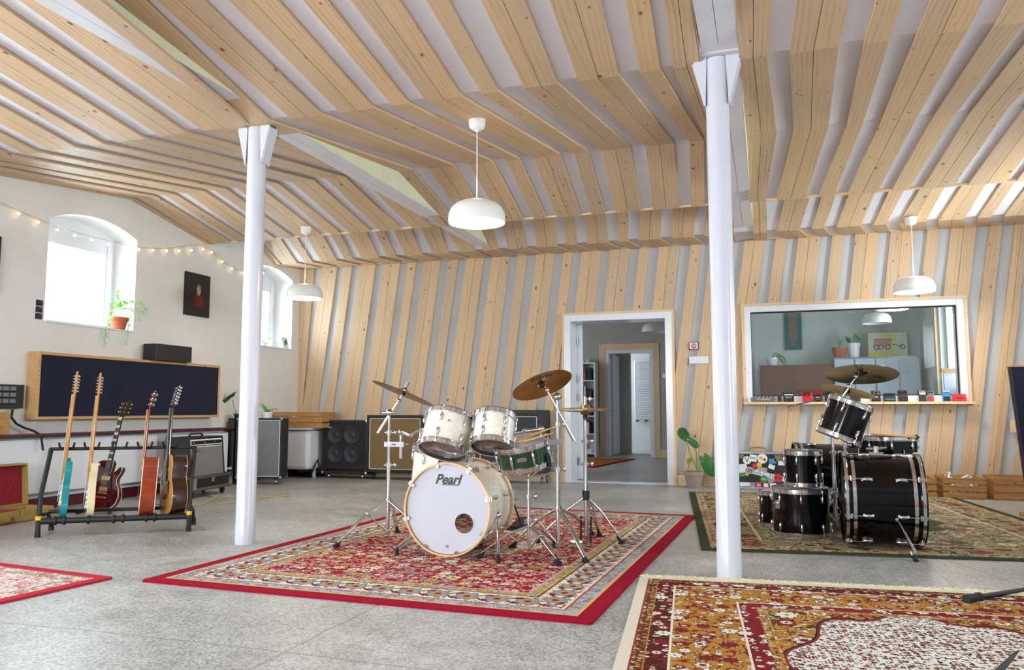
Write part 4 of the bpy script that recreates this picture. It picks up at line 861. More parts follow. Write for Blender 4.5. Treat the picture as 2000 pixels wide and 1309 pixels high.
# floor tom at the back right with sticks across it
Cf = PD(1735, 870, Db+0.78); zt = PD(1735, 852, Db+0.78).z
t, R3f, _ = drum('floor_tom', 'wide black tom drum behind the lying bass drum, with a pair of beaters laid across', 'drum', Vector((Cf.x, Cf.y, zt-0.15)), (0, 0, 1), 0.205, 0.26, 'black_gloss', 8, lug_small, -1.9, RT)
for k in range(3):
    a = 0.9+2.1*k; p = Vector((Cf.x, Cf.y, 0))+Vector((math.cos(a), math.sin(a), 0))*0.215; m = MB(); m.cyl((p.x, p.y, 0.012), (p.x, p.y, zt-0.1), 0.0055, n=8); m.cyl((p.x, p.y, 0.012), (p.x, p.y, 0.05), 0.012, n=8); m.build('leg', 'chrome', t)
a, b = PD(1702, 848, Db+0.56), PD(1790, 854, Db+0.56); m = MB(); m.cyl(a, b, 0.009, n=10); st = m.build('drumstick', 'light_wood', None, origin=a); tag(st, 'pale drumstick with black tip resting against the wide black tom', 'drumstick')
m = MB(); m.cyl(b, b+(b-a).normalized()*0.025, 0.022, 0.002, n=10); m.build('stick_tip', 'black', st)
# cymbals and the two stands
def straight_stand(label, px, yfoot, D, ztop, feet_off, zc, grp='straight stands of the black kit'):
    b = PD(px, yfoot, D); b.z = 0.012; t = thing('cymbal_stand', label, 'cymbal stand', b, grp); P = lambda z: Vector((b.x, b.y, z)); m = MB()
    m.cyl(P(0.06), P(zc), 0.0145, n=14); m.cyl(P(zc-0.02), P(ztop), 0.0105, n=14); m.build('shaft', 'chrome', t); m = MB(); collar(m, P(zc), 0.02); m.build('height_clamp', 'chrome', t)
    fs = [b+Vector(o) for o in feet_off]; m = MB(); tripod(m, P(0.33), fs, 0.3, 0.009, 0.08); m.cyl(P(0.31), P(0.345), 0.023, n=14); m.build('leg_frame', 'chrome', t); feet(t, fs, b); return t, b
D1k = Db+0.55; D2k = Db+0.72
s3, b3 = straight_stand('chrome stand with a thick boom arm, left of the tilted black tom', 1632, 1000, D1k, PD(1632, 815, D1k).z, [(-0.24, -0.18, 0), (0.2, -0.26, 0), (0.02, 0.32, 0)], PD(1632, 885, D1k).z)
p = Vector((b3.x, b3.y, PD(1632, 815, D1k).z)); tip = PD(1672, 735, D1k+0.05); low = PD(1620, 808, D1k-0.08)
m = MB(); m.cyl(low, low+(tip-low)*0.72, 0.014, n=12); m.cyl(low+(tip-low)*0.7, tip, 0.008, n=10); m.ball(low+(tip-low)*0.72, 0.02, 8); m.build('boom_arm', 'chrome', s3)
m = MB(); m.box(p+Vector((0, -0.01, 0)), (0.10, 0.05, 0.05)); m.cyl(p+Vector((-0.08, 0, 0.01)), p+Vector((0.07, 0, 0.01)), 0.012, n=10); m.build('boom_clamp', 'chrome', s3)
m = MB(); m.cyl(PD(1537, 795, D1k), PD(1600, 780, D1k), 0.006, n=8); m.build('side_arm', 'steel', s3)
nr = CV(0.10, 0.90, 0.30); Cc = PD(1682, 727, D1k+0.10); cy, R3c = cymbal('ride_cymbal', 'large dark ride cymbal above the black kit, seen from below against the window', Cc-nr*0.02, nr, 0.535, 'brass_dark', RT)
cym_top(s3, Cc-nr*0.012, R3c, tip, False)
lettering('maker_lettering', 'ZBT', 'ink', Cc-nr*0.02+(R3c @ Vector((0.165, 0.06, 0.003))), R3c @ Vector((1, 0, 0)), R3c @ Vector((0, -1, 0)), 0.05, cy)
s4, b4 = straight_stand('thin chrome stand rising behind the tilted black tom', 1655, 985, D2k, PD(1653, 772, D2k).z, [(-0.26, -0.14, 0), (0.24, -0.14, 0), (0, 0.3, 0)], PD(1653, 870, D2k).z)
nr = CV(0.27, 0.94, 0.14); Cc = PD(1656, 765, D2k); cy, R3c = cymbal('crash_cymbal', 'pale tan cymbal under the dark ride cymbal, sloping down to the right', Cc, nr, 0.40, 'brass_pale', RT)
cym_top(s4, Cc+nr*0.006, R3c, Vector((b4.x, b4.y, PD(1653, 772, D2k).z)), False)
# ================================================================== RUGS
def rug(name, label, cat, loc, w, l, rot, pal, bands, field, fringe=None, thick=0.011, medal=None, pitch=0.16, fscale=1.0, seed=0.0):
    """bands: [(inner distance from edge, kind, colours)], kind plain/floral/fleck"""
    g = G(name+'_weave', 0.92); x, y, z = g.xyz('Object')
    ax_, ay_ = x.f('ABSOLUTE'), y.f('ABSOLUTE'); dx = ax_*-1.0+w/2; dy = ay_*-1.0+l/2; d = dx.f('MINIMUM', dy); sel = dx < dy
    s = y*sel+x*(sel*-1.0+1.0)
    jit = (g.noise(g.vec(x, y, seed), 90, 2)-0.5)*0.004; d = (d+jit).f('MAXIMUM', 0.001)
    def flowers(u, v, scale, cols, ground, dens=0.9, petals=6.0, size=0.42, off=0.0, outline='#2a1c28'):
        vn = g.n('TexVoronoi'); vn.voronoi_dimensions = '2D'; vn.inputs['Scale'].default_value = scale; vn.inputs['Randomness'].default_value = 0.75; g.L(g.vec(u+off, v+off*1.7), vn.inputs['Vector'])
        pos = g.n('SeparateXYZ'); g.L(vn.outputs['Position'], pos.inputs[0]); px_, py_ = S(g.nt, pos.outputs[0]), S(g.nt, pos.outputs[1])
        cs = g.n('SeparateColor'); g.L(vn.outputs['Color'], cs.inputs[0]); r1, r2 = S(g.nt, cs.outputs[0]), S(g.nt, cs.outputs[1])
        a = ((v+off*1.7)-py_).f('ARCTAN2', (u+off)-px_); dd = S(g.nt, vn.outputs['Distance'])
        rr = dd*(a*petals+r2*6.0).f('COSINE').f('MULTIPLY_ADD', 0.19, 1.0)
        sz = r2*size*0.5+size*0.55
        n = len(cols); c1 = g.ramp(r1, [(i/n, hexc(c)) for i, c in enumerate(cols)], True); c2 = g.ramp(r2, [(i/n, hexc(c)) for i, c in enumerate(cols[::-1])], True)
        on = (r1 < dens)
        col = g.mix((rr < sz*1.18)*on, ground, hexc(outline)); col = g.mix((rr < sz*0.98)*on, col, c1); col = g.mix((rr < sz*0.5)*on, col, c2); return g.mix((rr < sz*0.2)*on, col, hexc(outline))
    def vines(base, col, sc_, w_, off):
        n = g.noise(g.vec(x+off, y-off, seed), sc_, 2, 0.4, 0.4); return g.mix(((n-0.5).f('ABSOLUTE') < w_), base, hexc(col))
    # field
    fx, fy = ax_, ay_
    c = hexc(field['ground'])
    if 'vine' in field: c = vines(c, field['vine'], 7*fscale, 0.018, 0.3); c = vines(c, field.get('vine2', field['vine']), 13*fscale, 0.014, 2.1)
    c = flowers(fx, fy, field.get('s3', 42)*fscale, field['small'], c, field.get('dens', 0.7)*0.8, 5.0, 0.36, 0.77, field.get('outline', '#2a1c28'))
    c = flowers(fx, fy, field.get('s2', 22)*fscale, field['small'], c, field.get('dens', 0.62), 6.0, 0.38, 0.31, field.get('outline', '#2a1c28'))
    c = flowers(fx, fy, field.get('s1', 9)*fscale, field['big'], c, field.get('bigdens', 0.55), 8.0, 0.40, 0.0, field.get('outline', '#2a1c28'))
    if medal:
        for (a_, b_, amp, k_, gr, cols, sc2) in medal:
            th = (y/b_).f('ARCTAN2', x/a_); e = ((x/a_)*(x/a_)+(y/b_)*(y/b_)).f('SQRT')*(th*k_).f('COSINE').f('MULTIPLY_ADD', amp, 1.0)
            mc = flowers(fx, fy, sc2, cols, hexc(gr), 0.7, 5.0, 0.33, 0.13, field.get('outline', '#2a1c28')); mc = flowers(fx, fy, sc2*2.3, cols, mc, 0.5, 5.0, 0.4, 0.6, field.get('outline', '#2a1c28'))
            c = g.mix(e < 1.014, c, hexc(field.get('outline', '#2a1c28'))); c = g.mix(e < 1.0, c, hexc(cols[0])); c = g.mix(e < 0.982, c, mc)
    gm_ = None; fieldc = c
    for (inner, outer, kind, cols) in bands[::-1]:
        if kind == 'plain': b = hexc(cols[0])
        else:
            u, v = s, d-(inner+outer)/2; wd = outer-inner; b = hexc(cols[0])
            if kind == 'garden': pass
            elif kind == 'floral':
                p = (u/pitch).f('FRACT')-0.5; q = v/pitch; r = (p*p+q*q).f('SQRT'); a = q.f('ARCTAN2', p); rr = r*(a*8.0).f('COSINE').f('MULTIPLY_ADD', 0.16, 1.0)
                p2 = (u/pitch+0.5).f('FRACT')-0.5; r2 = ((p2*p2)+(q*q)).f('SQRT')*((q.f('ARCTAN2', p2))*3.0).f('COSINE').f('MULTIPLY_ADD', 0.35, 1.0)
                b = flowers(x, y, 46, cols[1:], b, 0.5, 5.0, 0.36, 0.5); k = wd/pitch
                b = g.mix(r2 < 0.20*k*1.3, b, hexc(cols[2])); b = g.mix(r2 < 0.11*k*1.3, b, hexc(cols[1]))
                b = g.mix(rr < 0.36*k, b, hexc('#3a2a3a')); b = g.mix(rr < 0.33*k, b, hexc(cols[3])); b = g.mix(rr < 0.22*k, b, hexc(cols[4])); b = g.mix(rr < 0.10*k, b, hexc(cols[2]))
            else: b = flowers(x, y, 1.55/wd if wd > 0.02 else 60, cols[1:], b, 0.8, 5.0, 0.40, 0.9); b = flowers(x, y, 75, cols[1:], b, 0.35, 4.0, 0.36, 0.2)
        inb = (d > inner)*(d < outer); c = g.mix(inb, c, b)
        if kind == 'garden': gm_ = inb if gm_ is None else gm_+inb
    if gm_ is not None:       # one layer of vines and blossoms shared by all the flowered borders
        gp = ['#efe6d6', '#8c2424', '#efe6d6', '#4a3a20']; o_ = c
        o_ = vines(o_, gp[1], 10, 0.022, 0.9); o_ = flowers(x, y, 26, gp, o_, 0.6, 5.0, 0.36, 0.4); o_ = flowers(x, y, 11, [gp[0], gp[1], gp[0]], o_, 0.75, 8.0, 0.36, 0.2)
        c = g.mix(gm_, c, o_)
    pile = g.noise(g.vec(x, y, z), 420, 2, 0.7); c = g.mix((pile-0.5)*0.5+0.12, c, (0.02, 0.015, 0.015))
    g.set(Base_Color=c); g.b.inputs['Specular IOR Level'].default_value = 0.1; g.bump(pile, 0.35, 0.004)
    m = MB(); n = 12; out = []
    rc = 0.018
    for sx, sy, a0 in ((1, 1, 0), (-1, 1, PI/2), (-1, -1, PI), (1, -1, 1.5*PI)):
        for i in range(4): a = a0+PI/2*i/3; out.append((sx*(w/2-rc)+rc*math.cos(a), sy*(l/2-rc)+rc*math.sin(a)))
    m.prism(out, (0, 0, 0.0005), (1, 0, 0), (0, 1, 0), (0, 0, thick)); o = m.build(name, g.m, None, bevel=0.003); o.location = loc; o.rotation_euler = (0, 0, rot); tag(o, label, cat)
    if fringe:
        rnd = random.Random(3)
        for (side, span, dens, lo, col) in fringe:
            mf = MB(); N = int(span*dens)
            for i in range(N):
                u = -span/2+span*(i+rnd.random())/N; q0 = Vector((u, 0, 0.006)); a = rnd.uniform(-0.6, 0.6)*1.3; L_ = lo*rnd.uniform(0.7, 1.1); pts = [q0]
                for k in range(1, 4): q0 = q0+Vector((math.sin(a)*L_/3, math.cos(a)*L_/3, 0)); q0.z = 0.004+0.006*rnd.random(); a += rnd.uniform(-0.8, 0.8); pts.append(q0)
                T = {'n': lambda p: (p.x, l/2+p.y, p.z), 's': lambda p: (p.x, -l/2-p.y, p.z)}[side]
                mf.tube([T(p) for p in pts], 0.0028, n=4)
            fo = mf.build('fringe', col, None); fo.parent = o; fo['kind'] = 'stuff'
    return o
CR, GO, BL, PK, RD, DR, GN = '#e6dcbc', '#b89a58', '#8c94ae', '#d8a890', '#9a0a2a', '#6e0f22', '#6e7a58'
a, b, c_, = PZ(275, 1137, 0), PZ(1155, 1222, 0), PZ(1330, 1005, 0)
Wd = (b-a).length; Ln = 3.72; an = math.atan2((b-a).y, (b-a).x); n_ = Vector((-math.sin(an), math.cos(an), 0)); ctr = (a+b)/2+n_*Ln/2
rug('persian_rug', 'large red persian rug with cream flowered border, under the white drum kit', 'rug', ctr, Wd, Ln, an, None,
    [(0.0, 0.085, 'plain', [RD]), (0.085, 0.103, 'plain', ['#dcb676']), (0.103, 0.165, 'fleck', ['#b4b6c0', BL, GO, CR]), (0.165, 0.175, 'plain', ['#b83a4a']), (0.175, 0.36, 'floral', [CR, CR, '#8e1630', '#8a93ac', GO, '#b08a50', '#a02038', GO]), (0.36, 0.37, 'plain', ['#5c1024']), (0.37, 0.43, 'fleck', [GO, CR, BL, '#7a6a3a']), (0.43, 0.442, 'plain', ['#d8a0a0'])],
    {'ground': RD, 'vine': '#d8808c', 'vine2': '#d9c49c', 'small': [CR, BL, '#d8c08c', PK, '#a8aec0', CR], 'big': [CR, GO, '#c8b88c', BL, '#d6cfae'], 'bigdens': 0.5, 's1': 9.5, 's2': 19, 's3': 36, 'dens': 0.34, 'outline': '#7a0c24'},
    medal=[(0.47, 0.62, 0.07, 12.0, CR, [CR, RD, BL, GO, '#8a1a30'], 20), (0.30, 0.40, 0.06, 12.0, RD, [CR, '#d9c49c', BL, PK, GO], 24)])
a = PZ(1250, 1130, 0); b = PZ(2000, 1165, 0); an = math.atan2((b-a).y, (b-a).x); e = PZ(1130, 1309, 0); Wd, Ln = 2.45, 3.3; xd = Vector((math.cos(an), math.sin(an), 0)); n_ = Vector((-xd.y, xd.x, 0)); ctr = a+xd*Wd/2-n_*Ln/2
OC = '#b98638'
rug('persian_rug', 'ochre and brown persian rug with cream edge and fringe in the right foreground', 'rug', ctr, Wd, Ln, an, None,
    [(0.0, 0.05, 'plain', ['#e4dcc8']), (0.05, 0.058, 'plain', ['#9c3a34']), (0.058, 0.10, 'fleck', ['#6a3020', OC, '#e8dcc4', '#3a2418']), (0.10, 0.106, 'plain', [OC]), (0.106, 0.19, 'garden', ['#54261c', '#8c2424', '#ece0cc', '#a8762c', '#54261c']), (0.19, 0.20, 'plain', ['#ece0cc']), (0.20, 0.49, 'garden', [OC, '#8c2424', '#efe6d6', '#4a3a20', OC]), (0.49, 0.50, 'plain', ['#ece0cc']), (0.50, 0.575, 'garden', ['#8a2024', '#5a1818', '#ecd8c4', '#b07060']), (0.575, 0.62, 'fleck', [OC, '#efe6d6', '#8c2424', '#3c3020'])],
    {'ground': OC, 'vine': '#3c3426', 'vine2': '#ece0cc', 'small': [OC, '#8c2424', '#ece0cc', '#5a3a20'], 'big': ['#efe6d6', '#8c2424', OC], 'bigdens': 0.5, 's1': 8, 's2': 20, 's3': 38, 'dens': 0.5, 'outline': '#3a2a1c'},
    fringe=[('n', 2.40, 420, 0.085, 'cream')], pitch=0.27,
    medal=[(0.60, 1.05, 0.055, 10.0, '#efece4', ['#8e2e3c', '#4a3a3c', OC, '#7a2030'], 34)])
a = PZ(1370, 1076, 0); b = PZ(2000, 1099, 0); an = math.atan2((b-a).y, (b-a).x)+0.01; Wd, Ln = 2.75, 3.75; xd = Vector((math.cos(an), math.sin(an), 0)); n_ = Vector((-xd.y, xd.x, 0)); ctr = a+xd*Wd/2+n_*Ln/2
DG = '#3c4430'
rug('persian_rug', 'olive green and beige floral rug under the black drums', 'rug', ctr, Wd, Ln, an, None,
    [(0.0, 0.065, 'plain', [DG]), (0.065, 0.14, 'fleck', ['#c0ab84', '#a8624c', DG, '#d6c8a4']), (0.14, 0.42, 'fleck', ['#a3916e', DG, '#98503f', '#c8b890', '#5e5e42']), (0.42, 0.44, 'plain', ['#d8caa4'])],
    {'ground': '#9c9176', 'vine': '#8c4a44', 'vine2': '#5a6044', 'small': ['#cdbd98', '#9a5048', '#d8caa4', '#5c6244'], 'big': ['#cfc09a', '#5c6244', '#b08a74'], 's1': 6, 's2': 13, 's3': 26, 'outline': '#5a5640'},
    medal=[(0.60, 1.0, 0.05, 14.0, '#454b34', ['#454b34', '#50563c', '#454b34', '#4a5038'], 7)])
a = PZ(222, 1131, 0); b = PZ(0, 1103, 0); c2 = PZ(0, 1183, 0); v1 = (b-a).normalized(); v2 = Vector((v1.y, -v1.x, 0)); v2 = v2 if v2.dot(c2-a) > 0 else -v2
Wd, Ln = 1.7, 2.6; ctr = a+v1*Wd/2+v2*Ln/2; an = math.atan2(v1.y, v1.x)
rug('persian_rug', 'faded pink and cream rug with red edge, in front of the guitar rack', 'rug', ctr, Wd, Ln, an+PI, None,
    [(0.0, 0.07, 'plain', ['#c03040']), (0.07, 0.16, 'fleck', ['#e0d2c0', '#c87878', '#a8a8a0', '#d89a8c']), (0.16, 0.17, 'plain', ['#a8a0a0'])],
    {'ground': '#e6dcd4', 'vine': '#cc5a64', 'vine2': '#d8c8b0', 'small': ['#e6dcd4', '#d06a70', '#c8bca8', '#e0b0a8'], 'big': ['#ecd8d0', '#d08080', '#d0c4a8'], 'outline': '#a88088'})
a = PZ(1228, 897, 0); Wd, Ln = 1.9, 2.4
rug('persian_rug', 'ochre rug with red edge on the floor of the hall beyond the door', 'rug', Vector((a.x-Wd/2, a.y-Ln/2+0.1, 0)), Wd, Ln, -0.12, None,
    [(0.0, 0.09, 'plain', ['#8c1428']), (0.09, 0.11, 'plain', ['#c89a40'])], {'ground': '#b07a34', 'vine': '#8c1428', 'small': ['#b07a34', '#9c2030', '#c89a50'], 'big': ['#c08a40', '#9c2030'], 's1': 6, 's2': 12, 's3': 20})
# ================================================================== LEFT SIDE OF THE ROOM
def boxcab(t, lo, hi, mat='tolex', name='cabinet', bevel=0.012):
    m = MB(); m.b2(lo, hi); return m.build(name, mat, t, bevel=bevel)
# acoustic panel on the wall
p0 = PX(77, 687, XL+0.14); y0, z1 = p0.y, p0.z; p1 = PX(431, 714, XL+0.14); p2 = PX(72, 820, XL+0.14); y1 = p1.y; z0 = p2.z; z1 = (p0.z+p1.z)/2
t = thing('sound_absorber', 'long dark navy acoustic panel in a wooden box frame, on the left wall', 'acoustic panel', (XL+0.01, (y0+y1)/2, z0)); f = 0.028; d = 0.14
for nm, lo, hi in (('frame_side', (XL+0.002, y0, z0), (XL+d, y0+f, z1)), ('frame_side', (XL+0.002, y1-f, z0), (XL+d, y1, z1)), ('frame_top', (XL+0.002, y0+f, z1-f), (XL+d, y1-f, z1)), ('frame_bottom', (XL+0.002, y0+f, z0), (XL+d, y1-f, z0+f))):
    m = MB(); m.b2(lo, hi); m.build(nm, 'frame_wood', t, bevel=0.003)
m = MB(); m.b2((XL+0.01, y0+f, z0+f), (XL+d-0.006, y1-f, z1-f)); m.build('cloth', 'navy_cloth', t)
# black box on top of it
q0, q1 = PX(303, 668, XL+0.16), PX(370, 676, XL+0.16); yb0 = PX(291, 690, XL+0.02).y
t = thing('amplifier_box', 'small black box lying on top of the navy acoustic panel', 'amplifier', (XL+0.1, (q0.y+q1.y)/2, z1))
boxcab(t, (XL+0.02, q0.y-0.02, z1+0.001), (XL+0.20, q1.y, z1+0.185), 'black', 'casing', 0.006)
m = MB(); m.cyl((XL+0.1, q1.y, z1+0.10), (XL+0.1, q1.y+0.03, z1+0.10), 0.012, n=10); m.build('knob', 'black', t)
# picture
a, b, c = PX(363, 530, XL+0.025), PX(411, 540, XL+0.025), PX(361, 614, XL+0.025); ya, yb, za, zb = (a.y+c.y)/2, b.y, c.z, (a.z+b.z)/2
t = thing('framed_picture', 'dark portrait picture with a small pale head and a red top, between the two windows', 'picture', (XL, (ya+yb)/2, za))
m = MB(); m.b2((XL+0.002, ya, za), (XL+0.028, yb, zb)); m.build('canvas', 'ink', t); cy_ = (ya+yb)/2+0.01; cz = (za+zb)/2
def blob(mat, nm, pts, x=XL+0.0285): m = MB(); m.prism(pts, (x, cy_, cz), (0, 1, 0), (0, 0, 1), (0.0008, 0, 0)); m.build(nm, mat, t)
M['paint_red'] = plain('paint_red', '#6a1a16', 0.8, 0, 0.4, 30); M['paint_face'] = plain('paint_face', '#9a938c', 0.8, 0, 0.35, 40); M['paint_hair'] = plain('paint_hair', '#80703c', 0.8, 0, 0.3, 40)
blob('paint_red', 'painted_jacket', [(-0.085, -0.13), (-0.03, -0.155), (0.06, -0.14), (0.095, -0.115), (0.075, -0.02), (0.045, 0.0), (-0.045, 0.01), (-0.085, -0.06)])
blob('paint_hair', 'painted_hair', [(0.038*math.cos(a), 0.075+0.055*math.sin(a)) for a in [2*PI*i/20 for i in range(20)]], XL+0.0295); blob('paint_face', 'painted_face', [(0.036*math.cos(a), 0.045+0.052*math.sin(a)) for a in [2*PI*i/20 for i in range(20)]], XL+0.0305)
# edge of a picture at the left border, wall sockets
a = PX(0, 462, XL+0.02); b = PX(1, 570, XL+0.02); t = MB(); t.b2((XL+0.002, a.y-0.45, b.z), (XL+0.03, a.y+0.01, a.z)); tag(t.build('framed_picture', 'black', None, origin=(XL, a.y, b.z)), 'dark picture edge cut off by the left border of the view', 'picture')
a, b = PX(69, 584, XL+0.01), PX(83, 625, XL+0.01); t = thing('wall_socket', 'upright strip of three black wall sockets left of the first arched window', 'wall socket', (XL, (a.y+b.y)/2, b.z))
m = MB(); m.b2((XL+0.001, a.y, b.z), (XL+0.010, b.y, a.z)); m.build('plate', 'white_paint', t, bevel=0.002)
for i in range(3):
    z = b.z+(a.z-b.z)*(i+0.5)/3; m = MB(); m.b2((XL+0.010, a.y+0.008, z-0.028), (XL+0.014, b.y-0.008, z+0.028)); s_ = m.build('socket', 'black', t); m = MB(); m.b2((XL+0.0141, b.y-0.035, z+0.012), (XL+0.0148, b.y-0.016, z+0.018)); m.build('indicator', 'red', s_)
# string lights
pts = [(0, 395), (36, 411), (74, 427), (112, 442), (146, 454), (179, 463), (212, 471), (243, 478), (270, 483), (299, 485), (325, 485), (350, 483), (375, 479), (400, 478)]
p2_ = [(400, 478), (412, 491), (433, 508), (452, 522), (475, 530), (500, 534), (528, 524), (560, 519)]
L = [(36, 417), (74, 434), (112, 449), (146, 460), (179, 469), (212, 478), (241, 483), (271, 487), (299, 489), (325, 490), (350, 490), (374, 489), (397, 487), (413, 493), (434, 511), (453, 525), (476, 533), (514, 533), (530, 525)]
XS = XL+0.03; t = thing('string_lights', 'string of small warm bulbs draped along the left wall past the arched windows', 'string lights', PX(270, 485, XS))
m = MB(); m.tube([PX(x, y, XS) for x, y in [(-60, 372)]+pts], 0.003, n=5); m.build('cable', 'cable_yellow', t)
m = MB(); m.tube([PX(x, y, XS) for x, y in p2_], 0.003, n=5); m.build('cable', 'cable_yellow', t)
for x, y in L:
    q = PX(x, y, XS+0.01); m = MB(); m.ball(q, 0.013, 8, sq=(1, 1.3, 0.9)); m.build('bulb', 'bulb_warm', t, origin=q)
# window plants -------------------------------------------------------------
def leafshape(m, base, d, up, L_, W_, droop=0.3, mi=0, notch=0):
    """simple curved blade, midrib raised"""
    d = Vector(d).normalized(); s = d.cross(Vector(up)).normalized(); u = s.cross(d); N = 7; V = []; F = []
    for i in range(N+1):
        f = i/N; w = W_*math.sin(PI*min(1, f*0.94+0.05))**0.75*(1-0.25*f); p = Vector(base)+d*L_*f-Vector((0, 0, 1))*droop*L_*f*f
        for k in (-1, -0.5, 0, 0.5, 1): V.append(p+s*w*k+u*(abs(k)*w*0.22))
    for i in range(N):
        for k in range(4): a = i*5+k; F.append((a, a+1, a+6, a+5))
    m._add(V, F, True, mi)
def heartleaf(m, base, d, s, R, cuts=True):
    """monstera-like leaf: heart outline with side cuts; d along midrib, s across"""
    d, s = Vector(d).normalized(), Vector(s).normalized(); n = d.cross(s); K = 40; V = [Vector(base)+d*R*0.35]; F = []
    for i in range(K+1):
        a = -PI+2*PI*i/K; f = abs(a)/PI; r = R*(0.95-0.35*f+0.15*math.cos(a*2)); x = math.cos(a)*r*1.1+R*0.42; y = math.sin(a)*r*0.85
        if f > 0.93: x *= 0.35; y *= 0.5
        if cuts and 0.3 < f < 0.8 and i % 7 == 0: x *= 0.80; y *= 0.72
        V.append(Vector(base)+d*x+s*y-n*(abs(y)**2/R*0.5)-n*(x*x/R*0.16))
    for i in range(K): F.append((0, i+1, i+2))
    m._add(V, F, True, 0)
def pot(t, C, rt, rb, h, mat, rim=0.012):
    m = MB(); m.lathe([(0.001, 0), (rb, 0), (rt-0.004, h*0.78), (rt+rim*0.4, h*0.78), (rt+rim*0.5, h), (rt-0.006, h), (rt-0.010, h-0.02), (0.001, h-0.022)], C, None, 32); m.build('pot', mat, t)
    m = MB(); m.lathe([(rt-0.012, h-0.018), (rt*0.5, h-0.012), (0.001, h-0.01)], C, None, 24); m.build('soil', 'soil', t)
rnd = random.Random(5)
xs = XL-0.04; pb = PX(232, 642, xs); C = Vector((xs, pb.y, 1.792)); t = thing('potted_fern', 'trailing asparagus fern in a terracotta pot on the sill of the first arched window', 'potted plant', C); h = 0.135
pot(t, C, 0.088, 0.062, h, 'terracotta'); m = MB(); m.lathe([(0.001, 0), (0.085, 0), (0.09, 0.012), (0.001, 0.008)], C-Vector((0, 0, 0.0)), None, 28)
def frond(m, pts, r=0.028, n=26):
    pts = [Vector(p) for p in pts]
    m.tube(pts, 0.002, n=4)
    for i in range(n):
        f = (i+0.5)/n*(len(pts)-1); k = int(f); p = pts[k].lerp(pts[min(k+1, len(pts)-1)], f-k)
        for j in range(3):
            a = rnd.uniform(0, 2*PI); q = Vector((math.cos(a), math.sin(a), rnd.uniform(-0.2, 0.9)))*r*rnd.uniform(0.6, 1.1); w = q.orthogonal().normalized()*0.0045; m._add([p, p+q*0.5+w, p+q, p+q*0.5-w], [(0, 1, 2, 3)], False, 0)
FR = [[(228, 604), (215, 620), (207, 650), (203, 678)], [(235, 604), (222, 600), (214, 615), (209, 660)], [(238, 604), (252, 620), (250, 650), (246, 676)], [(238, 602), (255, 590), (275, 590), (288, 610)], [(236, 600), (250, 585), (270, 595), (283, 615)], [(232, 600), (222, 590), (214, 594)], [(234, 600), (230, 582), (233, 568)], [(236, 600), (245, 592), (262, 612), (275, 628)], [(233, 602), (240, 588), (250, 594)], [(238, 604), (258, 604), (254, 640)]]
for k, fr in enumerate(FR):
    m = MB(); pp = []
    for j, (x, y) in enumerate(fr): pp.append(PX(x, y, xs+[0.0, 0.05, 0.09, 0.11][min(j, 3)]*(1.0 if k not in (5, 6) else 0.3)))
    frond(m, pp); m.build('frond', 'leaf_fern', t)
# second window: small plant and a card
xs = XL-0.05; pb = PX(515, 668, xs); C = Vector((xs, PX(514, 670, xs).y, 1.813)); t = thing('potted_plant', 'small bright green leafy plant on the sill of the second arched window', 'potted plant', C); pot(t, C, 0.05, 0.04, 0.05, 'white_gloss')
for k in range(8):
    a = 0.8*k; m = MB(); q = C+Vector((0, 0, 0.045)); e = q+Vector((math.cos(a)*0.05, math.sin(a)*0.07, 0.05+0.018*k)); m.tube([q, (q+e)/2+Vector((0, 0, 0.02)), e], 0.002, n=4); leafshape(m, e, (math.cos(a), math.sin(a), 0.2), (0, 0, 1), 0.07, 0.026); m.build('leaf', 'leaf_light', t)
a = PX(556, 678, XL-0.02); m = MB(); m.box((a.x, a.y, 1.813+0.085), (0.01, 0.14, 0.17), Matrix.Rotation(math.radians(-14), 3, 'Y')); o = m.build('greeting_card', 'label_white', None, origin=a); tag(o, 'white and green card leaning on the sill of the second arched window', 'card')
m = MB()
for k in range(3): m.box((a.x+0.006+0.002, a.y-0.03+0.03*k, 1.813+0.06+0.02*k), (0.002, 0.03, 0.07), Matrix.Rotation(math.radians(-14), 3, 'Y'))
c_ = m.build('card_print', 'green', o)
# heating covers under the ledge
M['radiator'] = plain('radiator', '#dfe1e6', 0.35, 0, 0.02, 5)
def radiator(label, y0, y1, z0, z1, d0=0.045, d1=0.115, grp='white radiators under the left ledge'):
    t = thing('radiator', label, 'radiator', (XL+0.1, (y0+y1)/2, z0), grp); m = MB(); m.b2((XL+d0, y0, z0), (XL+d1, y1, z1)); m.build('panel', 'radiator', t, bevel=0.012)
    m = MB(); m.cyl((XL+0.1, y1, z0+0.04), (XL+0.1, y1+0.12, z0+0.04), 0.012, n=8); m.cyl((XL+0.1, y1+0.10, z0+0.10), (XL+0.1, y1+0.10, 0.01), 0.010, n=8); m.ball((XL+0.1, y1+0.08, z0+0.04), 0.025, 8); m.build('valve', 'white_gloss', t)
    for y in (y0+0.2, y1-0.2): m = MB(); m.b2((XL+0.001, y-0.015, z0+0.1), (XL+d0, y+0.015, z0+0.2)); m.build('bracket', 'white_gloss', t)
yr = PX(311, 900, XL+0.15).y
radiator('long flat white radiator under the maroon ledge behind the guitar rack', 4.35, yr, 0.16, 0.665)
radiator('second white radiator under the ledge behind the combo amplifier', yr+0.25, 8.35, 0.16, 0.655)
t = thing('radiator', 'white radiator cover in the far left corner under the wooden crate', 'radiator', (XL+0.3, 9.6, 0.12), 'white radiators under the left ledge')
m = MB(); m.b2((XL+0.03, 9.38, 0.12), (XL+0.62, 9.97, 0.655)); m.build('cover', 'radiator', t, bevel=0.05)
for x in (XL+0.1, XL+0.55): m = MB(); m.b2((x, 9.6, 0.0), (x+0.03, 9.64, 0.14)); m.build('foot', 'white_gloss', t)
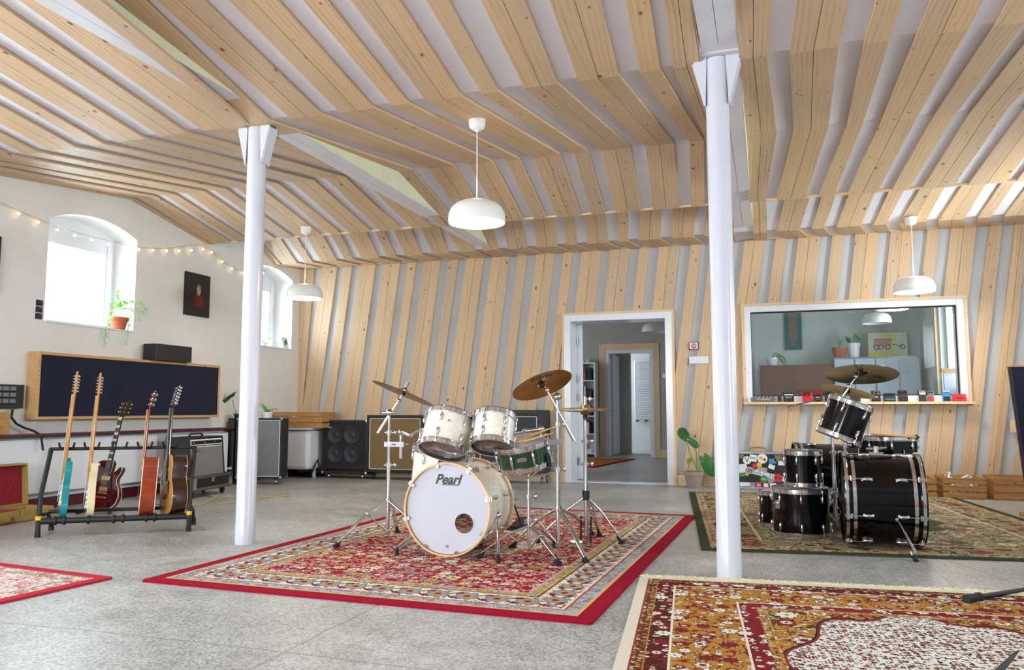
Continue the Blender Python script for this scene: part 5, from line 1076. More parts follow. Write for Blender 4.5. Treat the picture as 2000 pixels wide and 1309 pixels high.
for z in (0.12, 0.20): m = MB(); m.cyl((XL+0.035, 4.3, z), (XL+0.035, 9.9, z), 0.012, n=8); struct('trim_pipe', m, 'white_gloss')
# black patch panel and pale box at the left border, with cables
a = PX(48, 752, XL+0.06); b = PX(46, 798, XL+0.06); t = thing('patch_panel', 'black patch panel with three rows of sockets at the left border', 'patch panel', (XL, a.y-0.4, b.z))
m = MB(); m.b2((XL+0.002, a.y-0.9, b.z), (XL+0.06, a.y, a.z)); m.build('casing', 'black', t, bevel=0.003)
for g_ in range(2):
    yb_ = a.y-0.05-0.33*(g_+1)+0.03
    for r in range(3):
        z = b.z+0.05+r*(a.z-b.z-0.07)/2.6; m = MB()
        for k in range(4): yy_ = yb_+0.07*k; m.b2((XL+0.06, yy_, z), (XL+0.063, yy_+0.055, z+0.035)); 
        m.build('socket_row', 'grill_silver', t)
        m = MB(); m.b2((XL+0.0601, yb_, z-0.016), (XL+0.0615, yb_+0.27, z-0.008)); m.build('label_strip', 'navy_cloth', t)
a = PX(22, 798, XL+0.15); t = thing('wooden_box', 'pale slatted wooden box on the ledge at the left border', 'box', (XL+0.08, a.y-0.3, 0.717))
for k in range(3): m = MB(); z = 0.717+0.068*k; m.b2((XL+0.01, a.y-0.7, z), (XL+0.15, a.y, z+0.064)); m.build('slat', 'crate_wood', t, bevel=0.002)
m = MB(); m.tube([PX(25, 800, XL+0.04), PX(22, 815, XL+0.05), PX(32, 828, XL+0.08), PX(48, 836, XL+0.1), PX(66, 842, XL+0.12), PX(80, 850, XL+0.16), PX(84, 880, XL+0.19)], 0.011, n=8); tag(m.build('power_cable', 'rubber', None, origin=PX(30, 825, XL+0.1)), 'black cable looping down from the patch panel over the maroon ledge', 'cable')
# open guitar case
o0 = PZ(0, 1027, 0); e0 = PZ(105, 1010, 0); xr = e0.x; t = thing('guitar_case', 'open tweed guitar case lined with red velvet, at the left border', 'guitar case', (o0.x, o0.y, 0))
ang = math.atan2((e0-o0).y, (e0-o0).x); xd = Vector((math.cos(ang), math.sin(ang), 0)); yd = Vector((-xd.y, xd.x, 0)); A = e0; LC, WC, H0 = 1.15, 0.31, 0.10
def cb(m, x0, x1, y0_, y1_, z0_, z1_, mi=0):
    P = [A+xd*x+yd*y+Vector((0, 0, z)) for z in (z0_, z1_) for x, y in ((x0, y0_), (x1, y0_), (x1, y1_), (x0, y1_))]; m.hexa(P, mi)
m = MB(); w_ = 0.02
cb(m, -LC, 0, 0, w_, 0, H0); cb(m, -LC, 0, WC-w_, WC, 0, H0); cb(m, -w_, 0, w_, WC-w_, 0, H0); cb(m, -LC, -LC+w_, w_, WC-w_, 0, H0); cb(m, -LC, 0, 0, WC, 0, 0.012); m.build('lower_shell', 'tweed', t, bevel=0.004)
m = MB(); cb(m, -LC+w_, -0.36, w_, WC-w_, 0.012, H0+0.008); cb(m, -0.36, -w_, w_, WC-w_, 0.012, H0-0.035); m.build('lining', 'red_velvet', t, bevel=0.01)
lid = MB(); hl = 0.36; lidx = 0.03; s_ = 0.10
def lb(m, x0, x1, u0, u1, z0_, z1_):
    P = []
    for z in (z0_, z1_):
        for x, u in ((x0, u0), (x1, u0), (x1, u1), (x0, u1)): P.append(A+xd*x+yd*(WC+u+s_*(z-H0)*0.9)+Vector((0, 0, z)))
    m.hexa(P)
lb(lid, -LC, lidx, 0.085, 0.10, H0, H0+hl); lb(lid, -LC, lidx, 0.0, 0.085, H0+hl-0.015, H0+hl); lb(lid, lidx-0.015, lidx, 0.0, 0.085, H0, H0+hl-0.015); lb(lid, -LC, lidx-0.015, 0.0, 0.085, H0, H0+0.012); lid.build('lid', 'tweed', t, bevel=0.004)
m = MB(); lb(m, -LC, lidx-0.017, 0.055, 0.084, H0+0.014, H0+hl-0.017); m.build('lid_lining', 'red_velvet', t)
m = MB(); q = A+xd*(-0.50)+Vector((0, 0, 0.05))-yd*0.002; m.tube([q-xd*0.075, q-xd*0.07-yd*0.03-Vector((0, 0, 0.03)), q+xd*0.07-yd*0.03-Vector((0, 0, 0.03)), q+xd*0.075], 0.011, n=8); m.build('handle', 'teak', t)
for x in (-0.33, -0.72): m = MB(); cb(m, x-0.02, x+0.02, -0.006, 0.0, 0.05, 0.095); m.build('latch', 'gold', t)
# ---------------------------------------------------------------- guitar rack
ra, rb = PZ(73, 1050, 0.0), PZ(368, 1038, 0.0); rx = (rb-ra).normalized(); ry = Vector((-rx.y, rx.x, 0)); RL = (rb-ra).length
t = thing('guitar_rack', 'black tubular guitar rack with yellow rings, holding a row of guitars', 'guitar rack', (ra+rb)/2)
def rp(x, y, z): return ra+rx*x+ry*y+Vector((0, 0, z))
zt_ = 0.635; dpt = 0.36
for x in (0.0, RL):
    m = MB(); m.tube([rp(x, 0.0, 0.05), rp(x, 0.0, 0.13), rp(x, 0.03, 0.30), rp(x, dpt*0.62, zt_-0.03), rp(x, dpt*0.66, zt_)], 0.017, n=12); m.build('side_frame', 'black', t)
    m = MB(); m.tube([rp(x, 0.02, 0.16), rp(x, dpt*0.7, 0.14), rp(x, dpt, 0.03)], 0.014, n=10); m.build('rear_leg', 'black', t)
    for y in (0.0, dpt): m = MB(); m.cyl(rp(x, y, 0.0), rp(x, y, 0.065), 0.021, 0.016, n=12); m.build('rubber_foot', 'rubber', t)
    m = MB(); m.cyl(rp(x, 0.0, 0.125), rp(x, 0.0, 0.155), 0.0205, n=14); m.build('yellow_ring', 'yellow', t)
m = MB(); m.cyl(rp(-0.01, dpt*0.66, zt_), rp(RL+0.01, dpt*0.66, zt_), 0.013, n=12); m.build('top_bar', 'black', t)
m = MB(); m.cyl(rp(0, 0.01, 0.115), rp(RL, 0.01, 0.115), 0.023, n=14); m.build('bottom_bar', 'black', t)
m = MB(); m.cyl(rp(0, 0.26, 0.155), rp(RL, 0.26, 0.155), 0.014, n=14); m.build('rear_bar', 'black', t)
def xr_at(px, y=0.05): 
    lo, hi = -0.3, RL+0.3
    for _ in range(40):
        mid = (lo+hi)/2; q = rp(mid, dpt*0.66, zt_)-Vector((0, 0, EYE)); u = CXP+FPX*q.dot(RT)/q.dot(FW)
        if u < px: lo = mid
        else: hi = mid
    return lo
for px in (132, 181, 235, 284, 333):
    x = xr_at(px); m = MB(); c = rp(x, dpt*0.66, zt_+0.005)
    m.tube([c-rx*0.055+Vector((0, 0, 0.045))-ry*0.03, c-rx*0.045-ry*0.03+Vector((0, 0, 0.005)), c-rx*0.02, c+rx*0.02, c+rx*0.045-ry*0.03+Vector((0, 0, 0.005)), c+rx*0.055+Vector((0, 0, 0.045))-ry*0.03], 0.0085, n=8); m.build('neck_hook', 'black', t)
for px in (136, 153, 198, 245, 262, 306, 321):
    x = xr_at(px-5); m = MB(); m.cyl(rp(x-0.008, 0.01, 0.115), rp(x+0.008, 0.01, 0.115), 0.033, n=14); m.build('divider', 'black', t)
rack = t
# guitars. Local frame: w = neck direction, f = front (strings) side, s = across the body
def outl(kind):
    if kind == 'strat': P = [(0, 0), (0.10, 0.01), (0.155, 0.06), (0.16, 0.13), (0.125, 0.20), (0.115, 0.25), (0.14, 0.31), (0.155, 0.36), (0.13, 0.415), (0.09, 0.43), (0.055, 0.385), (0.03, 0.36), (-0.03, 0.36), (-0.055, 0.40), (-0.095, 0.47), (-0.135, 0.47), (-0.15, 0.40), (-0.135, 0.31), (-0.118, 0.25), (-0.135, 0.19), (-0.165, 0.12), (-0.15, 0.05), (-0.09, 0.0)]
    elif kind == 'tele': P = [(0, 0), (0.10, 0.005), (0.16, 0.05), (0.165, 0.13), (0.125, 0.22), (0.125, 0.28), (0.145, 0.35), (0.12, 0.405), (0.075, 0.40), (0.035, 0.345), (-0.03, 0.345), (-0.06, 0.40), (-0.12, 0.405), (-0.145, 0.35), (-0.125, 0.27), (-0.125, 0.21), (-0.165, 0.13), (-0.155, 0.05), (-0.09, 0.005)]
    elif kind == 'single': P = [(0, 0), (0.09, 0.012), (0.15, 0.06), (0.168, 0.13), (0.15, 0.20), (0.118, 0.25), (0.112, 0.29), (0.135, 0.345), (0.142, 0.385), (0.12, 0.40), (0.085, 0.36), (0.05, 0.33), (0.03, 0.33), (0.028, 0.44), (-0.05, 0.45), (-0.115, 0.43), (-0.142, 0.37), (-0.125, 0.30), (-0.118, 0.25), (-0.15, 0.20), (-0.168, 0.13), (-0.15, 0.06), (-0.09, 0.012)]
    else: P = [(0, 0), (0.11, 0.012), (0.18, 0.07), (0.20, 0.15), (0.18, 0.225), (0.135, 0.285), (0.132, 0.33), (0.145, 0.39), (0.135, 0.45), (0.09, 0.49), (0.03, 0.50), (-0.03, 0.50), (-0.09, 0.49), (-0.135, 0.45), (-0.145, 0.39), (-0.132, 0.33), (-0.135, 0.285), (-0.18, 0.225), (-0.20, 0.15), (-0.18, 0.07), (-0.11, 0.012)]
    out = []; n = len(P)                                     # Catmull-Rom smoothing
    for i in range(n):
        p0, p1, p2, p3 = [Vector(P[(i+k) % n]) for k in (-1, 0, 1, 2)]
        for j in range(5):
            u = j/5; out.append(tuple(0.5*((2*p1)+(p2-p0)*u+(2*p0-5*p1+4*p2-p3)*u*u+(3*p1-p0-3*p2+p3)*u**3)))
    return out
def guitar(name, label, cat, base, w, f, kind, body, top=None, neck='maple', fb=None, dep=0.044, sc_=0.64, head='six', bind=None, scale=1.0, headmat=None, gold=False):
    w = Vector(w).normalized(); f = Vector(f); f = (f-w*f.dot(w)).normalized(); s = w.cross(f).normalized(); base = Vector(base); metal = 'gold' if gold else 'chrome'
    t = thing(name, label, cat, base, 'guitars in the rack and on the stand'); P = [(x*scale, y*scale) for x, y in outl(kind)]; top = top or body
    o = base-f*(dep/2)
    m = MB(); m.prism(P, o, s, w, f*dep, 0, True); m.build('body', body, t, bevel=0.004 if kind != 'acoustic' else 0.002)
    m = MB(); m.prism([(x*0.985, y*0.985+0.003) for x, y in P], o+f*dep, s, w, f*0.002); m.build('body_top', top, t)
    if bind:
        for q in (o, o+f*(dep-0.004)):
            m = MB(); m.prism([(x*1.008, y*1.004-0.001) for x, y in P], q-f*0.0005, s, w, f*0.005, 0, True); m.build('binding', bind, t)
    bl = max(y for x, y in P); nl = {'strat': 0.60, 'tele': 0.60, 'single': 0.42, 'acoustic': 0.38}[kind]; y0 = {'strat': 0.36, 'tele': 0.345, 'single': 0.44, 'acoustic': 0.50}[kind]*scale; fo = o+f*(dep+0.006); ny = y0+nl
    m = MB(); a0 = fo+w*(y0-0.06); a1 = fo+w*ny
    def tap(p, q, w0, w1, t0, t1, off=0.0): 
        return [p-s*w0-f*t0, p+s*w0-f*t0, q+s*w1-f*t1, q-s*w1-f*t1, p-s*w0+f*off, p+s*w0+f*off, q+s*w1+f*off, q-s*w1+f*off]
    V = []; F = []; K = 10
    for k, (c_, wd) in enumerate(((a0, 0.028), (a1, 0.021))):
        for i in range(K+1): a = PI*i/K; V.append(c_+s*(wd*math.cos(a))-f*(0.020*math.sin(a)))
    for i in range(K): F.append((i, i+1, K+2+i, K+1+i))
    m._add(V, F, True); m._add(V, [tuple(range(K+1)), tuple(range(K+1, 2*K+2))[::-1]], False); m.build('neck', neck, t)
    fbs = y0-(0.10 if kind != 'acoustic' else 0.11); m = MB(); q0, q1 = fo+w*fbs, fo+w*ny; P8 = tap(q0, q1, 0.028, 0.0215, 0.0, 0.0, 0.006); m.hexa([P8[0], P8[1], P8[2], P8[3], P8[4], P8[5], P8[6], P8[7]]); fbo = m.build('fretboard', fb or neck, t)
    bridge_y = {'strat': 0.13, 'tele': 0.10, 'single': 0.15, 'acoustic': 0.16}[kind]*scale
    m = MB(); Ls = ny-bridge_y
    for k in range(1, 20 if kind != 'acoustic' else 17):
        yy = ny-Ls*(1-2**(-k/12)); 
        if yy < fbs: break
        m.cyl(fo+w*yy-s*0.025+f*0.0065, fo+w*yy+s*0.025+f*0.0065, 0.0011, n=5)
    m.build('frets', 'steel', fbo)['kind'] = 'stuff'
    if kind == 'single':
        m = MB()
        for k in (1, 3, 5, 7, 9, 12, 15): y1_, y2_ = ny-Ls*(1-2**(-(k-1)/12)), ny-Ls*(1-2**(-k/12)); c = fo+w*(y1_+y2_)/2+f*0.0063; h_ = (y1_-y2_)*0.33; m.hexa([c-s*0.019-w*h_, c+s*0.019-w*h_, c+s*0.019+w*h_, c-s*0.019+w*h_, c-s*0.019-w*h_+f*0.0006, c+s*0.019-w*h_+f*0.0006, c+s*0.019+w*h_+f*0.0006, c-s*0.019+w*h_+f*0.0006])
        m.build('inlay', 'cream', fbo)['kind'] = 'stuff'
    # headstock and tuners
    tilt = 0.0 if kind in ('strat', 'tele') else -0.22; hw = (w+f*tilt).normalized(); hb = fo+w*ny-f*0.004
    if head == 'six': H = [(-0.021, 0), (0.021, 0), (0.035, 0.04), (0.030, 0.15), (0.010, 0.185), (-0.025, 0.17), (-0.022, 0.05)]
    elif head == 'open': H = [(-0.021, 0), (0.021, 0), (0.040, 0.03), (0.044, 0.15), (0.02, 0.163), (0, 0.152), (-0.02, 0.163), (-0.044, 0.15), (-0.040, 0.03)]
    else: H = [(-0.021, 0), (0.021, 0), (0.034, 0.03), (0.034, 0.20), (-0.034, 0.20), (-0.034, 0.03)]
    m = MB(); m.prism(H, hb, s, hw, -f*0.013); ho = m.build('headstock', headmat or neck, t)
    nt = {'six': 6, 'open': 3, 'twelve': 6}[head]
    for sd in ((-1,) if head == 'six' else (-1, 1)):
        for i in range(nt):
            yy = (0.03+0.024*i) if head == 'six' else ((0.045+0.042*i) if head == 'open' else (0.035+0.027*i)); xx = sd*(0.030 if head != 'twelve' else 0.030)
            m = MB(); p = hb+hw*yy+s*xx-f*0.006; m.cyl(p, p+s*sd*0.018, 0.0028, n=6); m.ball(p+s*sd*0.024, 0.0085, 6, sq=(1, 0.8, 1)); m.cyl(p-s*sd*0.012-f*0.026, p-s*sd*0.012+f*0.020, 0.0048, n=8); m.ball(p-s*sd*0.004-f*0.020, 0.009, 6); m.build('tuner', metal, ho)
    m = MB(); top_ = fo+w*ny+f*0.008
    for k in range(6): xx = -0.0175+0.007*k; m.cyl(top_+s*xx, fo+w*bridge_y+f*0.012+s*xx*1.4, 0.0006, n=4, caps=False)
    m.build('strings', 'steel', t)
    # fittings
    Q = lambda x, y, z=0.0: o+f*(dep+0.002+z)+s*x+w*y
    def plate(nm, x0, x1, y0_, y1_, h_, mat): m = MB(); m.hexa([Q(x0, y0_), Q(x1, y0_), Q(x1, y1_), Q(x0, y1_), Q(x0, y0_, h_), Q(x1, y0_, h_), Q(x1, y1_, h_), Q(x0, y1_, h_)]); return m.build(nm, mat, t, bevel=0.001)
    if kind == 'acoustic':
        m = MB(); m.prism([(0.05*math.cos(2*PI*i/32), 0.05*math.sin(2*PI*i/32)) for i in range(32)], Q(0, 0.33*scale), s, w, f*0.0008); m.build('sound_hole', 'ink', t)
        m = MB(); m.lathe([(0.052, 0), (0.062, 0), (0.062, 0.001), (0.052, 0.001)], Q(0, 0.33*scale), Matrix((s, w, s.cross(w))).transposed(), 36); m.build('rosette', 'cream', t)
        plate('bridge', -0.075, 0.075, bridge_y-0.018, bridge_y+0.018, 0.008, 'teak'); m = MB(); m.prism([(0.03, 0.30), (0.10, 0.27), (0.09, 0.18), (0.055, 0.19), (0.03, 0.25)], Q(0, 0), s*scale, w*scale, f*0.001); m.build('pickguard', 'ink', t)
    elif kind == 'single':
        for y in (0.185, 0.285): plate('pickup', -0.042, 0.042, y-0.019, y+0.019, 0.010, 'gold')
        plate('bridge', -0.045, 0.045, bridge_y-0.006, bridge_y+0.006, 0.012, 'gold'); plate('tailpiece', -0.05, 0.05, 0.105, 0.118, 0.010, 'gold')
        m = MB(); m.prism([(0.03, 0.33), (0.055, 0.32), (0.085, 0.19), (0.045, 0.185), (0.045, 0.23), (0.03, 0.25)], Q(0, 0, 0.006), s, w, f*0.002); m.build('pickguard', 'black', t)
        for x, y in ((0.09, 0.13), (0.125, 0.16), (0.075, 0.07), (0.115, 0.10)): m = MB(); m.cyl(Q(x, y), Q(x, y, 0.014), 0.011, 0.009, n=12); m.build('knob', 'black', t)
        m = MB(); m.cyl(Q(-0.11, 0.40), Q(-0.11, 0.40, 0.006), 0.014, n=12); m.build('toggle', 'cream', t)
    else:
        for y in (0.15, 0.20, 0.25): plate('pickup', -0.036, 0.036, y-0.009, y+0.009, 0.006, 'cream')
        plate('bridge', -0.04, 0.04, bridge_y-0.03, bridge_y+0.01, 0.008, 'chrome'); m = MB(); m.prism([(-0.07, 0.36), (-0.06, 0.17), (0.02, 0.10), (0.11, 0.10), (0.12, 0.17), (0.08, 0.26), (0.11, 0.34), (0.06, 0.30), (-0.03, 0.30)], Q(0, 0), s, w, f*0.002); m.build('pickguard', 'label_white', t)
        for x, y in ((0.095, 0.19), (0.115, 0.15), (0.12, 0.11)): m = MB(); m.cyl(Q(x, y), Q(x, y, 0.014), 0.011, 0.009, n=12); m.build('knob', 'cream', t)
    return t
M['teal_body'] = plain('teal_body', '#0f8f9c', 0.15, 0.2, 0.15, 6, Coat_Weight=0.8)
M['cream_body'] = plain('cream_body', '#ddd2a8', 0.15, 0, 0.05, 6, Coat_Weight=0.8)
M['wine'] = plain('wine', '#430a10', 0.12, 0, 0.15, 6, Coat_Weight=0.8)
M['mahogany'] = plain('mahogany', '#8a3012', 0.15, 0, 0.15, 8, Coat_Weight=0.8)
M['dark_brown'] = plain('dark_brown', '#2e1408', 0.12, 0, 0.25, 8, Coat_Weight=0.8)
M['spruce'] = plain('spruce', '#c58a4a', 0.25, 0, 0.1, 20, Coat_Weight=0.5)
M['ebony'] = plain('ebony', '#17110e', 0.35, 0, 0.2, 10)
def zbar(px): x = xr_at(px); return x
def gplace(px_bot, py_bot, px_top, py_top, zb, yb_, yt):
    """body end seen at (px,py) in the plane of the lower bar; neck passes the hook bar"""
    d0 = (rp(0, yb_, 0)-ra).dot(ry)
    def on(px, py, yoff):     # intersect picture ray with the vertical plane through the rack at depth offset yoff
        d = ray(px, py); n = ry; p0 = ra+ry*yoff; tt = (n.dot(p0-Vector((0, 0, EYE))))/n.dot(d); return Vector((0, 0, EYE))+d*tt
    a = on(px_bot, py_bot, yb_); b = on(px_top, py_top, yt); return a, (b-a)
left = -rx
def edge(a, deg):      # front direction turned so that the guitar is seen edge-on, then towards the viewer by deg
    d = Vector((a.x, a.y, 0)).normalized(); f0 = Vector((-d.y, d.x, 0)); return Matrix.Rotation(math.radians(deg), 3, 'Z') @ f0
a, w_ = gplace(119, 1015, 155, 735, 0, 0.13, 0.30); guitar('electric_guitar', 'teal electric guitar seen edge-on, first from the left in the rack', 'guitar', a, w_, edge(a, 4), 'strat', 'teal_body', neck='maple')
a, w_ = gplace(172, 1012, 201, 735, 0, 0.13, 0.30); guitar('electric_guitar', 'cream electric guitar seen edge-on, second from the left in the rack', 'guitar', a, w_, edge(a, 4), 'tele', 'cream_body', neck='maple', dep=0.046)
a, w_ = gplace(285, 1010, 308, 765, 0, 0.13, 0.30); guitar('acoustic_guitar', 'reddish brown acoustic guitar with cream binding, seen edge-on, second from the right in the rack', 'guitar', a, w_, edge(a, 0), 'acoustic', 'mahogany', 'spruce', 'mahogany', 'light_wood', 0.11, bind='cream', head='open', scale=0.92)
a, w_ = gplace(337, 1008, 352, 760, 0, 0.13, 0.30); guitar('acoustic_guitar', 'glossy dark brown twelve-string acoustic guitar at the right end of the rack', 'guitar', a, w_, edge(a, 14), 'acoustic', 'dark_brown', 'spruce', 'dark_brown', 'ebony', 0.115, bind='spruce', head='twelve', scale=0.95)
# dark red single-cutaway on its own stand behind the rack
gb_ = PZ(205, 1003, 0.0); Dg = (gb_-Vector((0, 0, EYE))).dot(FW)+0.05; a = PD(196, 996, Dg); b = PD(243, 806, Dg+0.24)
guitar('electric_guitar', 'dark red single-cutaway electric guitar with gold pickups, on a floor stand behind the rack', 'guitar', a, b-a, -FW*0.96-RT*0.22, 'single', 'wine', neck='wine', fb='ebony', bind='cream', head='open', headmat='ebony', gold=True, scale=1.0, dep=0.05)
t = thing('guitar_stand', 'small black folding floor stand under the dark red guitar', 'guitar stand', (gb_.x, gb_.y, 0)); fwd = Vector((-FW.x, -FW.y, 0)).normalized(); q = Vector((a.x, a.y, 0))
m = MB(); m.tube([q-fwd*0.28+Vector((0, 0, 0.012)), q-fwd*0.16+Vector((0, 0, 0.10)), q-fwd*0.05+Vector((0, 0, 0.02))], 0.010, n=8); m.cyl(q-fwd*0.16+Vector((0, 0, 0.10)), q-fwd*0.13+Vector((0, 0, 0.30)), 0.009, n=8); m.build('upright', 'black', t)
for s_ in (-1, 1):
    r_ = RT*s_; m = MB(); m.tube([q-fwd*0.05+r_*0.02+Vector((0, 0, 0.03)), q+fwd*0.02+r_*0.09+Vector((0, 0, 0.028)), q+fwd*0.13+r_*0.15+Vector((0, 0, 0.02))], 0.017, n=8); m.tube([q+r_*0.07+Vector((0, 0, 0.03)), q+r_*0.07+fwd*0.05+Vector((0, 0, 0.04)), q+r_*0.07+fwd*0.06+Vector((0, 0, 0.10))], 0.009, n=8); m.build('leg', 'black', t)
# ================================================================== AMPLIFIERS
def swivel(t, p, r=0.035, mat='dark_metal'):
    """castor standing on the floor under point p"""
    m = MB(); q = Vector((p[0], p[1], r)); ax = RT*0.012
    m.cyl(q-ax, q+ax, r, n=18); m.box(q+Vector((0, 0, r*0.7)), (0.045, 0.035, 0.012)); m.box(q-ax*1.5+Vector((0, 0, r*0.3)), (0.004, 0.03, r*1.3)); m.box(q+ax*1.5+Vector((0, 0, r*0.3)), (0.004, 0.03, r*1.3)); m.cyl(q, q+Vector((0, 0, p[2]-r)), 0.012, n=8); m.build('castor', mat, t)
def face_cab(t, O, ux, uy, wd, dp, z0, z1, body, grill, gm=0.035, pipe=None, corner=None, tilt=0.0, grill_z=None):
    """cabinet: O = front bottom-left corner on plan, ux along the front, uy to the back"""
    O = Vector((O[0], O[1], 0)); P = lambda x, y, z: O+ux*x+uy*(y+tilt*(z-z0))+Vector((0, 0, z))
    m = MB(); F = 0.02
    def bx(m, x0, x1, y0, y1, a, b): m.hexa([P(x0, y0, a), P(x1, y0, a), P(x1, y1, a), P(x0, y1, a), P(x0, y0, b), P(x1, y0, b), P(x1, y1, b), P(x0, y1, b)])
    bx(m, 0, wd, 0.018, dp, z0, z1); m.build('cabinet', body, t, bevel=0.012)
    m = MB(); bx(m, 0, gm*0.7, 0, 0.03, z0, z1); bx(m, wd-gm*0.7, wd, 0, 0.03, z0, z1); bx(m, gm*0.7, wd-gm*0.7, 0, 0.03, z1-gm*0.7, z1); bx(m, gm*0.7, wd-gm*0.7, 0, 0.03, z0, z0+gm*0.7); m.build('front_rim', body, t, bevel=0.004)
    ga, gb = grill_z or (z0+gm, z1-gm)
    m = MB(); bx(m, gm, wd-gm, 0.008, 0.022, ga, gb); m.build('grille', grill, t)
    if pipe:
        m = MB(); g = gm*0.98
        for (a, b, c, d_) in ((g-0.005, g+0.003, ga, gb), (wd-g-0.003, wd-g+0.005, ga, gb), (g, wd-g, ga-0.004, ga+0.003), (g, wd-g, gb-0.003, gb+0.004)): bx(m, a, b, 0.004, 0.012, c, d_)
        m.build('piping', pipe, t)
    if corner:
        for x in (0.0, wd):
            for z in (z0, z1):
                m = MB(); c = P(x, 0.02, z); m.ball(c+ux*(0.016 if x == 0 else -0.016)+Vector((0, 0, 0.014 if z == z0 else -0.014)), 0.026, 8); m.build('corner_cap', corner, t)
    return P, bx
EX, EY = Vector((1, 0, 0)), Vector((0, 1, 0)); YA = 9.60
# black four-speaker bass cabinet
x0, x1 = PY(629, 821, YA).x, PY(717, 821, YA).x; zt = PY(670, 821, YA).z; w_ = x1-x0
t = thing('bass_cabinet', 'black four-speaker bass cabinet with metal corners, leftmost against the back wall', 'speaker cabinet', (x0+w_/2, YA, 0))
P, bx = face_cab(t, (x0, YA), EX, EY, w_, 0.36, 0.065, zt, 'tolex', 'black', 0.05, None, 'chrome', grill_z=(0.19, zt-0.05))
for i, (cx, cz) in enumerate(((0.29, 0.73), (0.71, 0.73), (0.29, 0.27), (0.71, 0.27))):
    gz0, gz1 = 0.19, zt-0.05; c = P(0.05+(w_-0.1)*cx, 0.0, gz0+(gz1-gz0)*cz); m = MB(); R3_ = frame((0, -1, 0), (1, 0, 0)); m.lathe([(0.125, 0.0), (0.122, 0.012), (0.108, 0.010), (0.100, 0.002), (0.045, -0.004), (0.04, 0.006), (0.001, 0.012)], c+Vector((0, 0.004, 0)), R3_, 36, split=60); m.build('speaker', 'charcoal', t)
m = MB(); bx(m, 0.06, w_*0.48, -0.001, 0.02, 0.10, 0.135); bx(m, w_*0.52, w_-0.06, -0.001, 0.02, 0.10, 0.135); m.build('port', 'ink', t)
lettering('maker_badge', 'SWR )', 'label_white', P(0.13, -0.002, zt-0.10), EX, Vector((0, 0, 1)), 0.028, t)
for x in (0.10, w_-0.08): swivel(t, P(x, 0.06, 0.07), 0.032, 'steel')
# tan-cloth cabinet
x0, x1 = PY(719, 813, YA).x, PY(828, 813, YA).x; zt = PY(770, 811, YA).z; w_ = x1-x0
t = thing('speaker_cabinet', 'black speaker cabinet with worn tan cloth front, beside the four-speaker bass cabinet', 'speaker cabinet', (x0+w_/2, YA, 0), None)
P, bx = face_cab(t, (x0, YA-0.03), EX, EY, w_, 0.36, 0.10, zt, 'tolex', 'grill_tan', 0.045, 'label_white', None)
m = MB(); bx(m, 0.055, 0.13, 0.002, 0.010, 0.15, 0.175); m.build('badge', 'gold', t)
for x in (0.08, w_-0.08): swivel(t, P(x, 0.06, 0.10), 0.038)
for x in (0.0, w_): m = MB(); m.ball(P(x+(0.01 if x == 0 else -0.01), 0.02, zt-0.012), 0.02, 8); m.build('corner_cap', 'steel', t)
# dark grey four-twelve at the right with white piping
x0, x1 = PY(926, 801, YA).x, PY(1060, 801, YA).x; zt = PY(1000, 801, YA).z; w_ = x1-x0
t = thing('speaker_cabinet', 'dark charcoal speaker cabinet with thin white piping, behind the snare drum', 'speaker cabinet', (x0+w_/2, YA, 0))
P, bx = face_cab(t, (x0, YA), EX, EY, w_, 0.36, 0.13, zt, 'charcoal', 'charcoal', 0.085, 'label_white', None)
for x in (0.08, w_-0.03): swivel(t, P(x, 0.06, 0.13), 0.045, 'steel')
swivel(t, P(w_-0.03, 0.30, 0.13), 0.045, 'steel')
m = MB(); q = P(w_, 0.18, 0.60); m.box(q+Vector((0.004, 0, 0)), (0.008, 0.14, 0.07)); m.build('side_handle', 'black', t)
# cabinet behind the column
Dq = 9.85; a, b = PD(459, 900, Dq), PD(549, 900, Dq); ux = (b-a); ux.z = 0; w_ = ux.length; ux.normalize(); uy = Vector((-ux.y, ux.x, 0)); zt = PD(505, 817, Dq).z
t = thing('bass_cabinet', 'tall grey-grilled speaker cabinet on castors, partly hidden by the left column', 'speaker cabinet', ((a.x+b.x)/2, (a.y+b.y)/2, 0))
P, bx = face_cab(t, (a.x, a.y), ux, uy, w_, 0.30, 0.075, zt, 'tolex', 'grill_silver', 0.03, 'label_white', 'steel')
for x, y in ((0.07, 0.05), (w_-0.06, 0.05), (w_-0.12, 0.26)): swivel(t, P(x, y, 0.075), 0.035, 'steel')
m = MB(); a_ = PD(443, 900, Dq+0.05); Pq = Vector((a_.x, a_.y, 0)); m.hexa([Pq+Vector((0, 0, 0.05)), Pq+ux*0.085+Vector((0, 0, 0.05)), Pq+ux*0.085+uy*0.16+Vector((0, 0, 0.05)), Pq+uy*0.16+Vector((0, 0, 0.05)), Pq+Vector((0, 0, zt)), Pq+ux*0.085+Vector((0, 0, zt)), Pq+ux*0.085+uy*0.16+Vector((0, 0, zt)), Pq+uy*0.16+Vector((0, 0, zt))]); bcab = m.build('speaker_cabinet', 'black', None, bevel=0.008, origin=Pq); tag(bcab, 'black box side standing just left of the tall grey-grilled cabinet', 'speaker cabinet')
